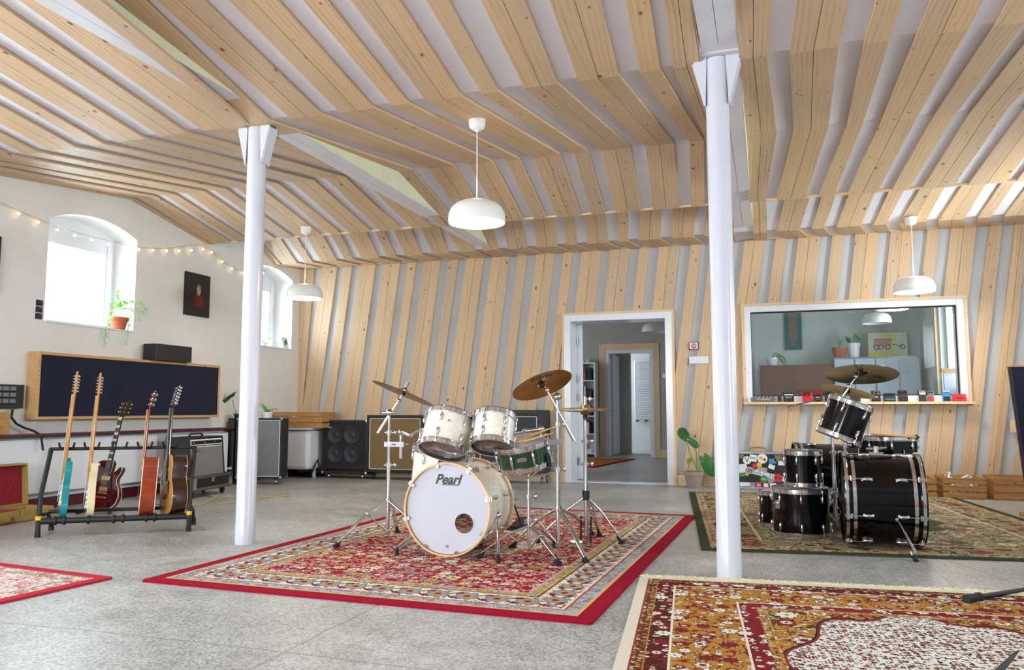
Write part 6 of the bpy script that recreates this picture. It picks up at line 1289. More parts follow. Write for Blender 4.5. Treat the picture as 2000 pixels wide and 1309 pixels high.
# spider plant and monstera leaf on it, crate in the corner
C = P(w_-0.10, 0.14, zt+0.001); C = Vector((PD(521, 812, Dq+0.14).x, PD(521, 812, Dq+0.14).y, zt+0.002)); t = thing('spider_plant', 'spider plant in a white bowl on top of the tall grey-grilled cabinet', 'potted plant', C); pot(t, C, 0.075, 0.06, 0.075, 'white_gloss', 0.004)
for k in range(16):
    a = 2.4*k; el = 0.3+0.55*((k*7)%5)/5; L_ = 0.16+0.11*((k*3)%4)/4; d = Vector((math.cos(a), math.sin(a), 0)); q = C+Vector((0, 0, 0.065)); m = MB(); N = 7; V = []; F = []; s = d.cross(Vector((0, 0, 1)))
    for i in range(N+1): f = i/N; p = q+d*(L_*f*math.cos(el)*0.9)+Vector((0, 0, L_*(f*1.3*math.sin(el)+0.15*f-0.55*f*f*math.cos(el)))); ww = 0.010*(1-f**2)+0.0008; V += [p-s*ww, p+Vector((0, 0, -0.003)), p+s*ww]
    for i in range(N): F += [(3*i, 3*i+1, 3*i+4, 3*i+3), (3*i+1, 3*i+2, 3*i+5, 3*i+4)]
    m._add(V, F, True); m.build('leaf', 'leaf_light', t)
D_ = Dq+0.12; b0 = PD(461, 818, D_); b0.z = zt+0.0; t = thing('potted_plant', 'single split-leaf monstera stem on the tall cabinet, left of the left column', 'potted plant', b0)
pot(t, b0+RT*0.03, 0.06, 0.045, 0.055, 'black', 0.003); m = MB(); q = [b0+RT*0.02+Vector((0, 0, 0.03)), PD(458, 800, D_), PD(454, 781, D_)]; m.tube(q, 0.005, n=6); m.build('stem', 'stem', t)
m = MB(); heartleaf(m, PD(456, 771, D_), (PD(432, 783, D_)-PD(456, 769, D_)), UP*0.85+RT*0.6-FW*0.35, 0.12); m.build('leaf', 'leaf', t)
def crate(name, label, O, ux, uy, w_, d_, z0, h, rows=3, mat='crate_wood', group=None, front_gap=None):
    t = thing(name, label, 'crate', O+ux*w_/2+uy*d_/2+Vector((0, 0, z0)), group); th = 0.012
    def bx(x0, x1, y0, y1, a, b, nm): m = MB(); m.hexa([O+ux*x+uy*y+Vector((0, 0, z)) for z in (a, b) for x, y in ((x0, y0), (x1, y0), (x1, y1), (x0, y1))]); m.build(nm, mat, t, bevel=0.0015)
    g = 0.018; sh = (h-g*(rows-1))/rows
    for r in range(rows):
        a = z0+r*(sh+g); b = a+sh; bx(0, w_, 0, th, a, b, 'slat'); bx(0, w_, d_-th, d_, a, b, 'slat'); bx(0, th, th, d_-th, a, b, 'slat'); bx(w_-th, w_, th, d_-th, a, b, 'slat')
    for x in (th, w_-th-0.02):
        for y in (th, d_-th-0.02): bx(x, x+0.02, y, y+0.02, z0, z0+h-0.005, 'corner_post')
    bx(th, w_-th, th, d_-th, z0, z0+0.01, 'bottom'); return t
Yc = 9.32; a, b = PY(528, 803, Yc+0.25), PY(622, 806, Yc); X0 = XL+0.06; zc0 = 0.69
crate('wooden_crate', 'brown wooden crate of wide slats sitting in the far left corner', Vector((XL+0.04, 9.40, 0)), EX, EY, b.x-(XL+0.04), 0.38, zc0, 0.215)
m = MB(); m.b2((XL+0.02, 9.34, 0.665), (XL+0.66, 9.98, 0.688)); struct(trim_name(), m, 'white_gloss')
xq = PY(602, 870, 9.5).x; m = MB(); m.b2((xq, 9.5, 0.22), (xq+0.03, 9.53, 0.66)); o = m.build('slotted_rail', 'dark_metal', None, origin=(xq, 9.5, 0.2)); tag(o, 'black slotted metal rail standing under the corner crate', 'rail')
# flat black pedals and cable mess left of the bass cabinet
q = PZ(608, 930, 0); m = MB(); m.box(q+Vector((0, 0, 0.022)), (0.34, 0.16, 0.044), RZ(0.1)); o = m.build('pedal_board', 'black', None, bevel=0.008, origin=q); tag(o, 'flat black pedal board on the floor left of the bass cabinet', 'pedal board')
m = MB(); m.tube([PY(x, y, 9.5) for x, y in ((600, 922), (606, 908), (611, 922), (616, 906), (620, 898), (624, 915))], 0.012, n=6); tag(m.build('power_cable', 'rubber', None, origin=PZ(608, 915, 0)), 'coil of black cable beside the bass cabinet, over the pedal board', 'cable')
# combo amplifier on a flight-case dolly
N_, F_ = PZ(374, 975, 0), PZ(440, 962, 0); ux = (F_-N_); L_ = ux.length; ux.normalize(); uy = Vector((-ux.y, ux.x, 0)); N_ = F_-ux*max(L_, 0.62); L_ = max(L_, 0.62)
t = thing('flight_case_dolly', 'aluminium-edged flight case base on castors under the combo amplifier', 'flight case', (N_+F_)/2)
def hb(m, x0, x1, y0, y1, a, b): m.hexa([N_+ux*x+uy*y+Vector((0, 0, z)) for z in (a, b) for x, y in ((x0, y0), (x1, y0), (x1, y1), (x0, y1))])
zd0, zd1 = 0.085, 0.225; m = MB(); hb(m, -0.05, L_+0.07, -0.03, 0.32, zd0, zd1); m.build('tray', 'black', t)
m = MB(); e = 0.022
for a, b in ((zd0-0.003, zd0+e), (zd1-e, zd1+0.003)): hb(m, -0.055, L_+0.075, -0.036, -0.028, a, b); hb(m, -0.058, -0.048, -0.03, 0.32, a, b); hb(m, L_+0.068, L_+0.078, -0.03, 0.32, a, b)
m.build('aluminium_edge', 'steel', t)
for x in (-0.02, L_+0.03): m = MB(); hb(m, x-0.035, x+0.045, -0.040, -0.030, zd0+0.01, zd1-0.01); m.build('corner_plate', 'chrome', t)
m = MB(); hb(m, L_*0.5-0.03, L_*0.5+0.03, -0.042, -0.03, zd1-0.07, zd1-0.015); m.build('latch', 'chrome', t)
m = MB(); hb(m, -0.05, L_+0.07, -0.03, 0.32, zd0-0.015, zd0-0.004); m.build('base_board', 'teak', t)
for x, y in ((0.04, 0.03), (L_-0.02, 0.03), (0.04, 0.26), (L_-0.02, 0.26)): swivel(t, N_+ux*x+uy*y+Vector((0, 0, zd0)), 0.042, 'dark_metal')
zt = PD(437, 851, (F_-Vector((0, 0, EYE))).dot(FW)).z
t = thing('combo_amplifier', 'silver-grilled combo amplifier with a row of knobs, standing in the flight case base', 'amplifier', (N_+F_)/2+Vector((0, 0, zd1)))
P, bx = face_cab(t, N_, ux, uy, L_, 0.26, zd0+0.03, zt, 'tolex', 'grill_silver', 0.02, None, None, tilt=0.10, grill_z=(zd0+0.05, zt-0.105))
m = MB(); bx(m, 0.025, L_-0.025, 0.004, 0.02, zt-0.092, zt-0.028); cp = m.build('control_panel', 'label_white', t); m = MB(); bx(m, 0.04, L_-0.04, 0.000, 0.006, zt-0.080, zt-0.042); m.build('panel_face', 'ink', cp)
for i in range(14): m = MB(); q = P(0.07+(L_-0.14)*i/13, 0.0, zt-0.061); m.cyl(q, q-uy*0.018, 0.012, 0.010, n=10); m.build('knob', 'steel' if i % 5 == 0 else 'black', cp)
m = MB(); bx(m, 0.03, L_-0.03, 0.006, 0.012, zt-0.112, zt-0.102); m.build('trim_strip', 'cream', t)
m = MB(); q = P(L_*0.5, 0.13, zt); m.tube([q-ux*0.14, q-ux*0.10+Vector((0, 0, 0.03)), q+ux*0.10+Vector((0, 0, 0.03)), q+ux*0.14], 0.010, n=8); m.build('handle', 'black', t)
lettering('maker_script', 'Fender', 'chrome', P(0.13, 0.0, zt-0.15), ux, Vector((0, 0, 1)), 0.05, t, shear=0.3)
# yellow cable from the amplifier over the floor
Dn = (P(L_*0.6, 0, zt)-Vector((0, 0, EYE))).dot(FW)-0.05
pts = [PD(393, 860, Dn), PD(399, 851, Dn), PD(404, 858, Dn), PD(404, 880, Dn-0.02), PD(399, 910, Dn-0.04), PZ(397, 955, 0.05)+Vector((0, 0, 0.03)), PZ(404, 965, 0.012), PZ(417, 972, 0.008), PZ(435, 971, 0.008), PZ(480, 971, 0.008), PZ(530, 971, 0.008), PZ(563, 969, 0.008), PZ(562, 964, 0.008), PZ(540, 965, 0.008), PZ(528, 970, 0.008), PZ(500, 975, 0.008), PZ(440, 982, 0.008), PZ(422, 984, 0.008), PZ(432, 972, 0.012), PZ(424, 970, 0.008), PZ(405, 981, 0.008), PZ(375, 989, 0.008), PZ(340, 990, 0.008), PZ(300, 983, 0.008)]
def smooth(pts, k=6):
    out = []; n = len(pts)
    for i in range(n-1):
        p0, p1, p2, p3 = pts[max(i-1, 0)], pts[i], pts[i+1], pts[min(i+2, n-1)]
        for j in range(k): u = j/k; out.append(0.5*((2*p1)+(p2-p0)*u+(2*p0-5*p1+4*p2-p3)*u*u+(3*p1-p0-3*p2+p3)*u**3))
    return out+[pts[-1]]
m = MB(); m.tube(smooth(pts), 0.0055, n=6); tag(m.build('instrument_cable', 'cable_yellow', None, origin=pts[8]), 'thin yellowish cable running from the combo amplifier in loops over the floor', 'cable')
# ================================================================== BACK WALL ITEMS
q = PZ(1356, 952, 0); C = Vector((q.x, 9.80, 0)); t = thing('potted_monstera', 'young monstera in a grey clay pot on the floor right of the open door', 'potted plant', C)
Dp = (C-Vector((0, 0, EYE))).dot(FW); hp = PD(1356, 921, Dp).z; pot(t, C, 0.118, 0.078, hp, 'grey_pot', 0.008); m = MB(); m.lathe([(0.001, 0), (0.1, 0), (0.108, 0.022), (0.09, 0.02), (0.001, 0.018)], C, None, 28); m.build('saucer', 'grey_pot', t)
for pts, tip, d_, s_, R in (([(1363, 920), (1350, 892), (1340, 856)], (1340, 855), (-0.6, 0.7), (0.75, 0.6), 0.115), ([(1365, 920), (1368, 905), (1377, 894)], (1376, 895), (0.5, -0.85), (0.85, 0.5), 0.15), ([(1361, 920), (1359, 880), (1345, 857)], (1347, 860), (0.6, -0.5), (0.5, 0.85), 0.08), ([(1343, 918), (1346, 906), (1345, 899)], (1345, 904), (0.1, 1), (1, 0), 0.05)):
    m = MB(); m.tube(smooth([PD(x, y, Dp) for x, y in pts]), 0.006, n=6, rs=None); m.build('stem', 'stem', t)
    m = MB(); heartleaf(m, PD(*tip, Dp), RT*d_[0]+UP*d_[1]-FW*0.3, RT*s_[0]+UP*s_[1], R, R > 0.1); m.build('leaf', 'leaf' if R > 0.06 else 'leaf_light', t)
a, b = PY(1346, 697, YW), PY(1384, 710, YW); t = thing('light_switch', 'white triple light switch on a pine board between the door and the right column', 'light switch', (a.x, YW, b.z)); m = MB(); m.b2((a.x, YW-0.02, b.z), (b.x, YW-0.001, a.z)); m.build('plate', 'white_gloss', t, bevel=0.003)
for k in range(3): w3 = (b.x-a.x)/3; m = MB(); m.b2((a.x+w3*k+0.008, YW-0.026, b.z+0.008), (a.x+w3*(k+1)-0.008, YW-0.0201, a.z-0.008)); m.build('rocker', 'white_paint', t)
a, b = PY(1345, 669, YW), PY(1365, 683, YW); t = thing('wall_sign', 'small white sign with a red disc and blue edge, above the triple light switch', 'sign', (a.x, YW, b.z)); m = MB(); m.b2((a.x, YW-0.012, b.z), (b.x, YW-0.001, a.z)); m.build('plate', 'ink', t)
m = MB(); m.b2((a.x+0.012, YW-0.0135, b.z+0.01), (b.x-0.012, YW-0.0121, a.z-0.006)); m.build('sign_face', 'label_white', t); m = MB(); c = Vector(((a.x+b.x)/2, YW-0.0137, (a.z+b.z)/2)); m.cyl(c, c-EY*0.001, 0.034, n=24); m.build('sign_disc', 'red', t); lettering('sign_mark', 'W', 'label_white', c-EY*0.0015, EX, (0, 0, 1), 0.045, t)
# aluminium case covered in stickers
a, b = PY(1437, 882, 9.83), PY(1548, 882, 9.83); x0, x1, zt = a.x, b.x, a.z; yf = 9.80
t = thing('flight_case', 'black aluminium-edged case covered with colourful stickers, upright by the right column', 'flight case', (x0+0.3, yf, 0)); m = MB(); m.b2((x0+0.006, yf+0.004, 0.01), (x1-0.006, yf+0.13, zt-0.006)); m.build('shell', 'black', t)
m = MB(); e = 0.022
for lo, hi in (((x0, yf, zt-e), (x1, yf+0.134, zt)), ((x0, yf, 0.004), (x1, yf+0.134, e+0.004)), ((x0, yf, e+0.004), (x0+e, yf+0.134, zt-e)), ((x1-e, yf, e+0.004), (x1, yf+0.134, zt-e))): m.b2(lo, hi)
m.build('aluminium_edge', 'steel', t)
q = PY(1480, 877, yf+0.06); m = MB(); m.tube([q+Vector((-0.10, 0, -0.03+0.01)), q+Vector((-0.08, 0, 0.012)), q+Vector((0, 0, 0.022)), q+Vector((0.08, 0, 0.012)), q+Vector((0.10, 0, -0.02))], 0.010, n=8); m.build('handle', 'tweed', t)
def st(px, py, w_, h_, mat, rot=0, shape='box', k=1, txt=None, tmat='ink', ts=0.03):
    c = PY(px, py, yf+0.004); c.y = yf+0.004-0.0006*k; R = Matrix.Rotation(-math.radians(rot), 3, 'Y'); m = MB()
    if shape == 'box': m.box(c, (w_, 0.0006, h_), R)
    else: m.cyl(c, c-EY*0.0006, w_/2, n=26)
    o = m.build('sticker', mat, t)
    if txt: lettering('sticker_print', txt, tmat, c-EY*0.0007, R @ EX, R @ Vector((0, 0, 1)), ts, o)
for i, a_ in enumerate([(1448, 891, 0.06, 0.045, 'paint_hair', 0), (1459, 899, 0.095, 0.09, 'label_white', 5, 'disc', 2, 'V', 'ink', 0.09), (1471, 895, 0.085, 0.08, 'label_white', -10, 'box', 1, 'RAK', 'ink', 0.035), (1489, 896, 0.115, 0.09, 'label_white', 0, 'disc', 2), (1449, 915, 0.12, 0.10, 'label_white', 8), (1464, 919, 0.085, 0.09, 'steel', 0, 'disc', 3, 'STOP', 'red', 0.028), (1474, 911, 0.05, 0.06, 'red', 0), (1483, 908, 0.055, 0.05, 'yellow', 0), (1487, 918, 0.13, 0.055, 'steel', -3), (1509, 901, 0.08, 0.06, 'blue', 4), (1520, 895, 0.08, 0.07, 'paint_hair', 0), (1526, 905, 0.07, 0.05, 'label_white', 0), (1507, 912, 0.07, 0.05, 'label_white', -20), (1450, 927, 0.06, 0.045, 'green', 0), (1459, 926, 0.035, 0.04, 'yellow', -20), (1486, 925, 0.56, 0.055, 'label_white', -13, 'box', 3, 'URSUS-C-330', 'ink', 0.062), (1492, 936, 0.085, 0.08, 'green', 0, 'disc', 4, 'MIX', 'label_white', 0.03), (1506, 938, 0.08, 0.06, 'steel', 20), (1520, 934, 0.10, 0.10, 'red', 0, 'disc', 4, 'trail', 'ink', 0.045), (1449, 946, 0.055, 0.05, 'label_white', 0, 'disc'), (1458, 946, 0.075, 0.045, 'label_white', 0), (1470, 947, 0.055, 0.055, 'steel', 0, 'box', 1, 'PM', 'ink', 0.03), (1482, 948, 0.065, 0.075, 'red', 0, 'box', 1, '45', 'label_white', 0.045), (1496, 948, 0.065, 0.055, 'red', 0), (1496, 948, 0.05, 0.04, 'label_white', 0, 'box', 2), (1510, 948, 0.07, 0.045, 'label_white', 4)]): st(*a_)
M['sticker_yellow'] = M['yellow']; st(1486, 895, 0.045, 0.04, 'yellow', 0, 'disc', 3); st(1493, 898, 0.035, 0.03, 'terracotta', 0, 'disc', 3)
# crates with white cables
for i, (p0, p1, lab) in enumerate(((1752, 1829, 'wooden crate half hidden behind the lying bass drum, leftmost of the three along the wall'), (1841, 1926, 'wooden crate full of white cables, middle one of the three along the back wall'), (1940, 2035, 'wooden crate cut by the right border, with pale lowest slat'))):
    yf_ = 9.44; a, b = PY(p0, 934, yf_), PY(p1, 934, yf_); h = PY((p0+p1)/2, 934, yf_).z-0.004; t = crate('wooden_crate', lab, Vector((a.x, yf_, 0)), EX, EY, b.x-a.x, 0.46, 0.004, h, 3, 'crate_wood', 'wooden crates along the back wall')
    rn = random.Random(i)
    if i < 2:
        m = MB()
        for k in range(9):
            pp = [Vector((a.x+0.06+(b.x-a.x-0.12)*rn.random(), yf_+0.06+0.34*rn.random(), 0.03+0.15*rn.random()+(0.10 if k > 6 and i else 0))) for _ in range(6)]; m.tube(smooth(pp, 5), 0.012, n=6)
        o = m.build('cable_bundle', 'white_gloss', None, origin=(a.x+0.2, yf_+0.2, 0.03)); tag(o, ['bundle of white cables inside the half hidden crate', 'bundle of white cables heaped in the middle crate'][i], 'cables', kind='stuff')
a, b = PY(1972, 821, YW-0.01), PY(1996, 845, YW-0.01); m = MB(); m.b2((a.x, YW-0.03, b.z), (b.x+0.15, YW-0.001, a.z)); struct(trim_name(), m, 'pine_trim')
# dark screen at the right border
yg = 8.28; T_, B_ = PY(1975, 717, yg), PY(1999, 884, yg); zb = 0.18; xb = B_.x+(B_.x-T_.x)*(B_.z-zb)/(T_.z-B_.z)
t = thing('acoustic_screen', 'dark cloth acoustic screen with wooden top edge at the right border', 'acoustic screen', (xb+0.3, yg, 0))
m = MB(); m.hexa([(xb, yg, zb), (3.1, yg, zb), (3.1, yg+0.12, zb), (xb, yg+0.12, zb), (T_.x, yg, T_.z), (3.1, yg, T_.z), (3.1, yg+0.12, T_.z), (T_.x, yg+0.12, T_.z)]); m.build('panel', 'navy_cloth', t)
m = MB(); m.b2((T_.x-0.004, yg-0.004, T_.z), (3.1, yg+0.124, T_.z+0.014)); m.build('top_rail', 'crate_wood', t)
f = PZ(1979, 1003, 0); m = MB(); m.b2((f.x, yg-0.22, 0.001), (f.x+0.5, yg-0.16, 0.035)); m.b2((f.x+0.42, yg-0.2, 0.001), (f.x+0.48, yg+0.3, 0.05)); m.b2((f.x+0.42, yg+0.02, 0.05), (f.x+0.48, yg+0.1, 0.2)); m.build('foot', 'crate_wood', t)
# microphone stand at the right edge
p1 = PZ(1889, 1170, 0.03); hub = PD(2118, 1134, 4.35); t = thing('microphone_stand', 'black microphone stand legs reaching in over the ochre rug at the lower right', 'microphone stand', (hub.x, hub.y, 0.012))
m = MB(); m.cyl(p1, hub, 0.0125, n=12); lg = m.build('leg', 'black', t); m = MB(); d = (hub-p1).normalized(); m.cyl(p1-d*0.01, p1+d*0.105, 0.021, 0.0185, n=16); m.cyl(p1+d*0.085, p1+d*0.11, 0.022, n=16); m.build('rubber_foot', 'rubber', lg)
p2 = PZ(1880, 1378, 0.03); hub2 = hub-Vector((0, 0, 0.06)); m = MB(); m.cyl(p2, hub2, 0.0125, n=12); lg = m.build('leg', 'black', t); m = MB(); d = (hub2-p2).normalized(); m.cyl(p2, p2+d*0.10, 0.021, 0.0185, n=16); m.build('rubber_foot', 'rubber', lg)
p3 = Vector((hub.x+0.42, hub.y+0.05, 0.03)); m = MB(); m.cyl(p3, hub, 0.0125, n=12); lg = m.build('leg', 'black', t); m = MB(); d = (hub-p3).normalized(); m.cyl(p3, p3+d*0.10, 0.021, 0.0185, n=16); m.build('rubber_foot', 'rubber', lg)
m = MB(); m.cyl((hub.x, hub.y, 0.08), (hub.x, hub.y, 1.35), 0.012, n=12); m.cyl((hub.x, hub.y, hub.z-0.05), (hub.x, hub.y, hub.z+0.05), 0.026, n=14); m.build('pole', 'black', t)
# ---- effects pedals on the sill
ZS = WZ0+0.001; YP = YW-0.075
def pedal(px0, px1, ytop, col, rows, sw, label, txt=None, tcol='label_white', knob='black', panel=None, h2=None, th=0.05):
    a, b = PY(px0, 783, YP), PY(px1, 783, YP); z1 = PY((px0+px1)/2, ytop, YP).z; w_ = b.x-a.x; h = z1-ZS; xc = (a.x+b.x)/2; lean = math.radians(-14)
    t = thing('effects_pedal', label, 'effects pedal', (xc, YP, ZS), 'effects pedals along the window sill'); R = Matrix.Rotation(lean, 3, 'X'); O = Vector((xc, YP, ZS)); Q = lambda x, y, z: O+R @ Vector((x, y, z))
    m = MB(); m.box(Q(0, th/2, h/2+0.004), (w_, th, h), R); m.build('housing', col, t, bevel=0.003)
    if panel: m = MB(); m.box(Q(0, -0.001, h*panel[1]), (w_*0.86, 0.002, h*panel[2]), R); m.build('face_plate', panel[0], t)
    for r, n in enumerate(rows):
        for k in range(n): x = (k+0.5)/n*w_*0.86-w_*0.43; z = h*(0.90-0.20*r); m = MB(); q = Q(x, 0, z); m.cyl(q, Q(x, -0.016, z), min(0.012, w_*0.32/n), n=10); m.build('knob', knob, t)
    for k in range(sw): x = (k+0.5)/sw*w_*0.9-w_*0.45; m = MB(); q = Q(x, 0, h*0.14); m.cyl(q, Q(x, -0.014, h*0.14), 0.008, 0.007, n=10); m.build('footswitch', 'chrome', t)
    if txt: lettering('pedal_lettering', txt, tcol, Q(0, -0.0026, h*0.42), EX, R @ Vector((0, 0, 1)), min(0.03, w_*1.1/len(txt)), t)
    return t
pedal(1470, 1513, 774, 'steel', [5], 5, 'long grey multi-switch pedal, first on the left of the window sill', 'FX SWITCH', 'label_white', 'chrome')
pedal(1519, 1525.5, 770, 'black', [1], 1, 'tiny narrow black pedal between the grey switcher and a square black pedal', None, knob='steel')
pedal(1530.5, 1551, 764, 'black', [4], 2, 'square black pedal with white display band, left of the bright red pedal', 'DELAY', 'label_white', 'steel', ('label_white', 0.68, 0.10))
pedal(1567.5, 1586, 765, 'red', [3, 2], 1, 'bright red pedal with five black knobs')
pedal(1590, 1606, 764, 'ink', [3, 3], 2, 'black pedal with dark red knobs, right beside the bright red pedal', 'DRIVE', 'label_white', 'red')
pedal(1611.6, 1629.6, 764, 'black', [3], 1, 'plain black three-knob pedal left of the small green pedal', None, knob='dark_metal')
pedal(1636, 1655, 767, 'green', [2], 1, 'small green pedal partly hidden by the pale cymbal', None, knob='black')
pedal(1662, 1681, 768, 'black', [3], 2, 'black two-switch pedal under the right end of the pale cymbal', None, knob='steel')
pedal(1703, 1721, 763, 'ink', [3, 2], 2, 'black pedal with silver-ringed knobs and large white letters', 'AS', 'label_white', 'chrome')
pedal(1727, 1750, 768, 'black', [4], 2, 'wide black pedal with a small blue triangle', None, knob='dark_metal', panel=('blue', 0.28, 0.10))
pedal(1755.6, 1774, 762, 'ink', [3], 1, 'black pedal with thin red lines, right of the wide blue-marked pedal', None, knob='dark_metal', panel=('red', 0.5, 0.03))
pedal(1796, 1810, 762, 'black', [2], 0, 'black pedal with cream upper half', None, knob='steel', panel=('cream', 0.80, 0.34))
pedal(1813, 1825, 764, 'steel', [2], 0, 'silver and red pedal with black top plate', None, knob='ink', panel=('red', 0.30, 0.34))
pedal(1842.5, 1857, 762, 'blue', [3], 0, 'light blue pedal with black tread', None, knob='label_white', panel=('ink', 0.25, 0.38))
pedal(1862, 1888, 770, 'red', [], 0, 'low red treadle pedal with grey disc, last on the right of the sill', 'WAH', 'ink', panel=None)
a, b = PY(1462, 777, YW-0.05), PY(1466, 783, YW-0.05); m = MB(); m.b2((a.x, YW-0.06, ZS), (b.x, YW-0.03, a.z)); tag(m.build('small_box', 'steel', None, origin=(a.x, YW-0.05, ZS)), 'tiny grey box standing at the left end of the window sill', 'box')
# ================================================================== CONTROL ROOM AND HALL
def at(px, py, Y): return PY(px, py, Y)
YS = 13.75
a, b = at(1484, 714, YS), at(1626, 712, YS); t = thing('sideboard', 'dark teak sideboard with sliding doors, behind the control room window', 'sideboard', ((a.x+b.x)/2, YS, 0)); zt = a.z; xm = at(1552, 714, YS).x
m = MB(); m.b2((a.x, YS, 0.0), (b.x, YS+0.45, zt)); m.build('carcass', 'teak', t)
for x0, x1, yy in ((a.x+0.02, xm, YS-0.012), (xm, b.x-0.02, YS-0.022)): m = MB(); m.b2((x0, yy, 0.1), (x1, yy+0.011, zt-0.04)); m.build('door', 'teak', t)
YL = 13.7; edges = [1628, 1668, 1709, 1755, 1797]; zt = at(1700, 697, YL).z; x0 = at(edges[0], 697, YL).x; x1 = at(edges[-1], 697, YL).x
t = thing('locker', 'row of pale blue-grey metal lockers behind the control room window', 'lockers', ((x0+x1)/2, YL, 0)); m = MB(); m.b2((x0, YL, 0), (x1, YL+0.5, zt)); m.build('casing', 'steel', t)
for p, q in zip(edges, edges[1:]):
    xa, xb = at(p, 700, YL).x+0.015, at(q, 700, YL).x-0.015; m = MB(); m.b2((xa, YL-0.018, 0.08), (xb, YL-0.001, zt-0.03)); dd = m.build('door', 'locker', t, bevel=0.003)
    m = MB()
    for k in range(4): z = zt-0.16-0.035*k; m.b2((xa+0.10, YL-0.024, z), (xb-0.10, YL-0.018, z+0.010))
    m.build('vent_slots', 'steel', dd)
# banner, painting, plants on top
a, b = at(1531, 606, YC-0.02), at(1567, 683, YC-0.02); M['banner_teal'] = plain('banner_teal', '#1f6a62', 0.9, 0, 0.12, 10); M['banner_shape'] = plain('banner_shape', '#7a6a5c', 0.9, 0, 0.2, 12)
t = thing('banner', 'teal cloth banner with a brown long shape, hanging on the control room wall', 'banner', (a.x, YC, b.z)); m = MB(); m.b2((a.x, YC-0.03, b.z), (b.x, YC-0.02, a.z)); m.build('cloth', 'banner_teal', t)
w_ = b.x-a.x; h = a.z-b.z; m = MB(); m.prism([(0.25*w_, 0.93*h), (0.78*w_, 0.93*h), (0.74*w_, 0.3*h), (0.62*w_, 0.1*h), (0.38*w_, 0.07*h), (0.30*w_, 0.35*h)], (a.x, YC-0.0302, b.z), EX, (0, 0, 1), (0, -0.002, 0)); m.build('printed_shape', 'banner_shape', t)
yp = YC-0.30; a, b = at(1693, 649, yp), at(1775, 696, yp); t = thing('painting', 'pale painting of a red wagon before a yellow sun, leaning on top of the lockers', 'painting', ((a.x+b.x)/2, yp, zt)); b.z = zt+0.002
M['paint_pale'] = plain('paint_pale', '#c9d3bb', 0.8, 0, 0.08, 6); M['paint_yellow'] = plain('paint_yellow', '#d8d47a', 0.8, 0, 0.1, 8); M['paint_pink'] = plain('paint_pink', '#c8908c', 0.8, 0, 0.1, 8)
m = MB(); m.b2((a.x, yp, b.z), (b.x, yp+0.025, a.z)); m.build('frame', 'crate_wood', t); m = MB(); m.b2((a.x+0.015, yp-0.002, b.z+0.015), (b.x-0.015, yp, a.z-0.015)); m.build('canvas', 'paint_pale', t)
w_, h = b.x-a.x, a.z-b.z; O = Vector((a.x, yp-0.0022, b.z)); pol = lambda P_, mat, nm, k: MB().prism([(x*w_, y*h) for x, y in P_], O-EY*0.0006*k, EX, (0, 0, 1), (0, -0.0004, 0)).build(nm, mat, t)
pol([(0.52+0.19*math.cos(q), 0.62+0.30*math.sin(q)) for q in [2*PI*i/28 for i in range(28)]], 'paint_yellow', 'painted_sun', 1)
pol([(0.03, 0.04), (0.97, 0.04), (0.97, 0.12), (0.7, 0.22), (0.4, 0.27), (0.03, 0.22)], 'paint_yellow', 'painted_field', 1)
pol([(0.17, 0.45), (0.58, 0.45), (0.60, 0.70), (0.17, 0.70)], 'paint_pink', 'painted_wagon', 2); pol([(0.15, 0.70), (0.63, 0.70), (0.63, 0.73), (0.15, 0.73)], 'red', 'painted_roof', 3)
for x in (0.22, 0.33, 0.50, 0.86): m = MB(); c = O+Vector((x*w_, -0.003, 0.40*h)); m.lathe([(0.028, 0), (0.042, 0), (0.042, 0.001), (0.028, 0.001)], c, frame((0, -1, 0), (1, 0, 0)), 20); m.build('painted_wheel', 'ink', t)
pol([(0.60, 0.50), (0.86, 0.40), (0.86, 0.43), (0.60, 0.53)], 'ink', 'painted_shaft', 3)
def leafy(label, px, py, rt, rb, hh, mat, leaves, Y, z):
    C = at(px, py, Y); C.z = z; t = thing('potted_plant', label, 'potted plant', C); pot(t, C, rt, rb, hh, mat, 0.006); D = (C-Vector((0, 0, EYE))).dot(FW)
    for (x, y, dx, dy, R) in leaves:
        tip = PD(x, y, D); m = MB(); q = C+Vector((0, 0, hh)); m.tube(smooth([q, (q+tip)/2+Vector((0, 0, 0.04)), tip]), 0.005, n=5); m.build('stem', 'stem', t); m = MB(); leafshape(m, tip, RT*dx+UP*dy, -FW+UP*0.3, R, R*0.34, 0.1); m.build('leaf', 'leaf', t)
zs = at(1484, 714, YS).z
leafy('small plant in a round white pot on the teak sideboard', 1508, 712, 0.10, 0.07, 0.13, 'white_gloss', [(1516, 690, 0.5, -0.8, 0.12), (1522, 695, 0.7, -0.8, 0.17)], YS+0.15, zs)
leafy('plant in a terracotta pot on top of the lockers', 1640, 697, 0.12, 0.085, 0.17, 'terracotta', [(1638, 662, 0.1, -0.8, 0.10), (1652, 656, 0.5, -0.75, 0.15)], YL+0.2, zt)
leafy('plant in a tall white pot on top of the lockers, left of the painting', 1668, 697, 0.10, 0.08, 0.24, 'white_gloss', [(1660, 662, 0.4, -0.8, 0.15), (1668, 652, 0.8, -0.6, 0.17)], YL+0.2, zt)
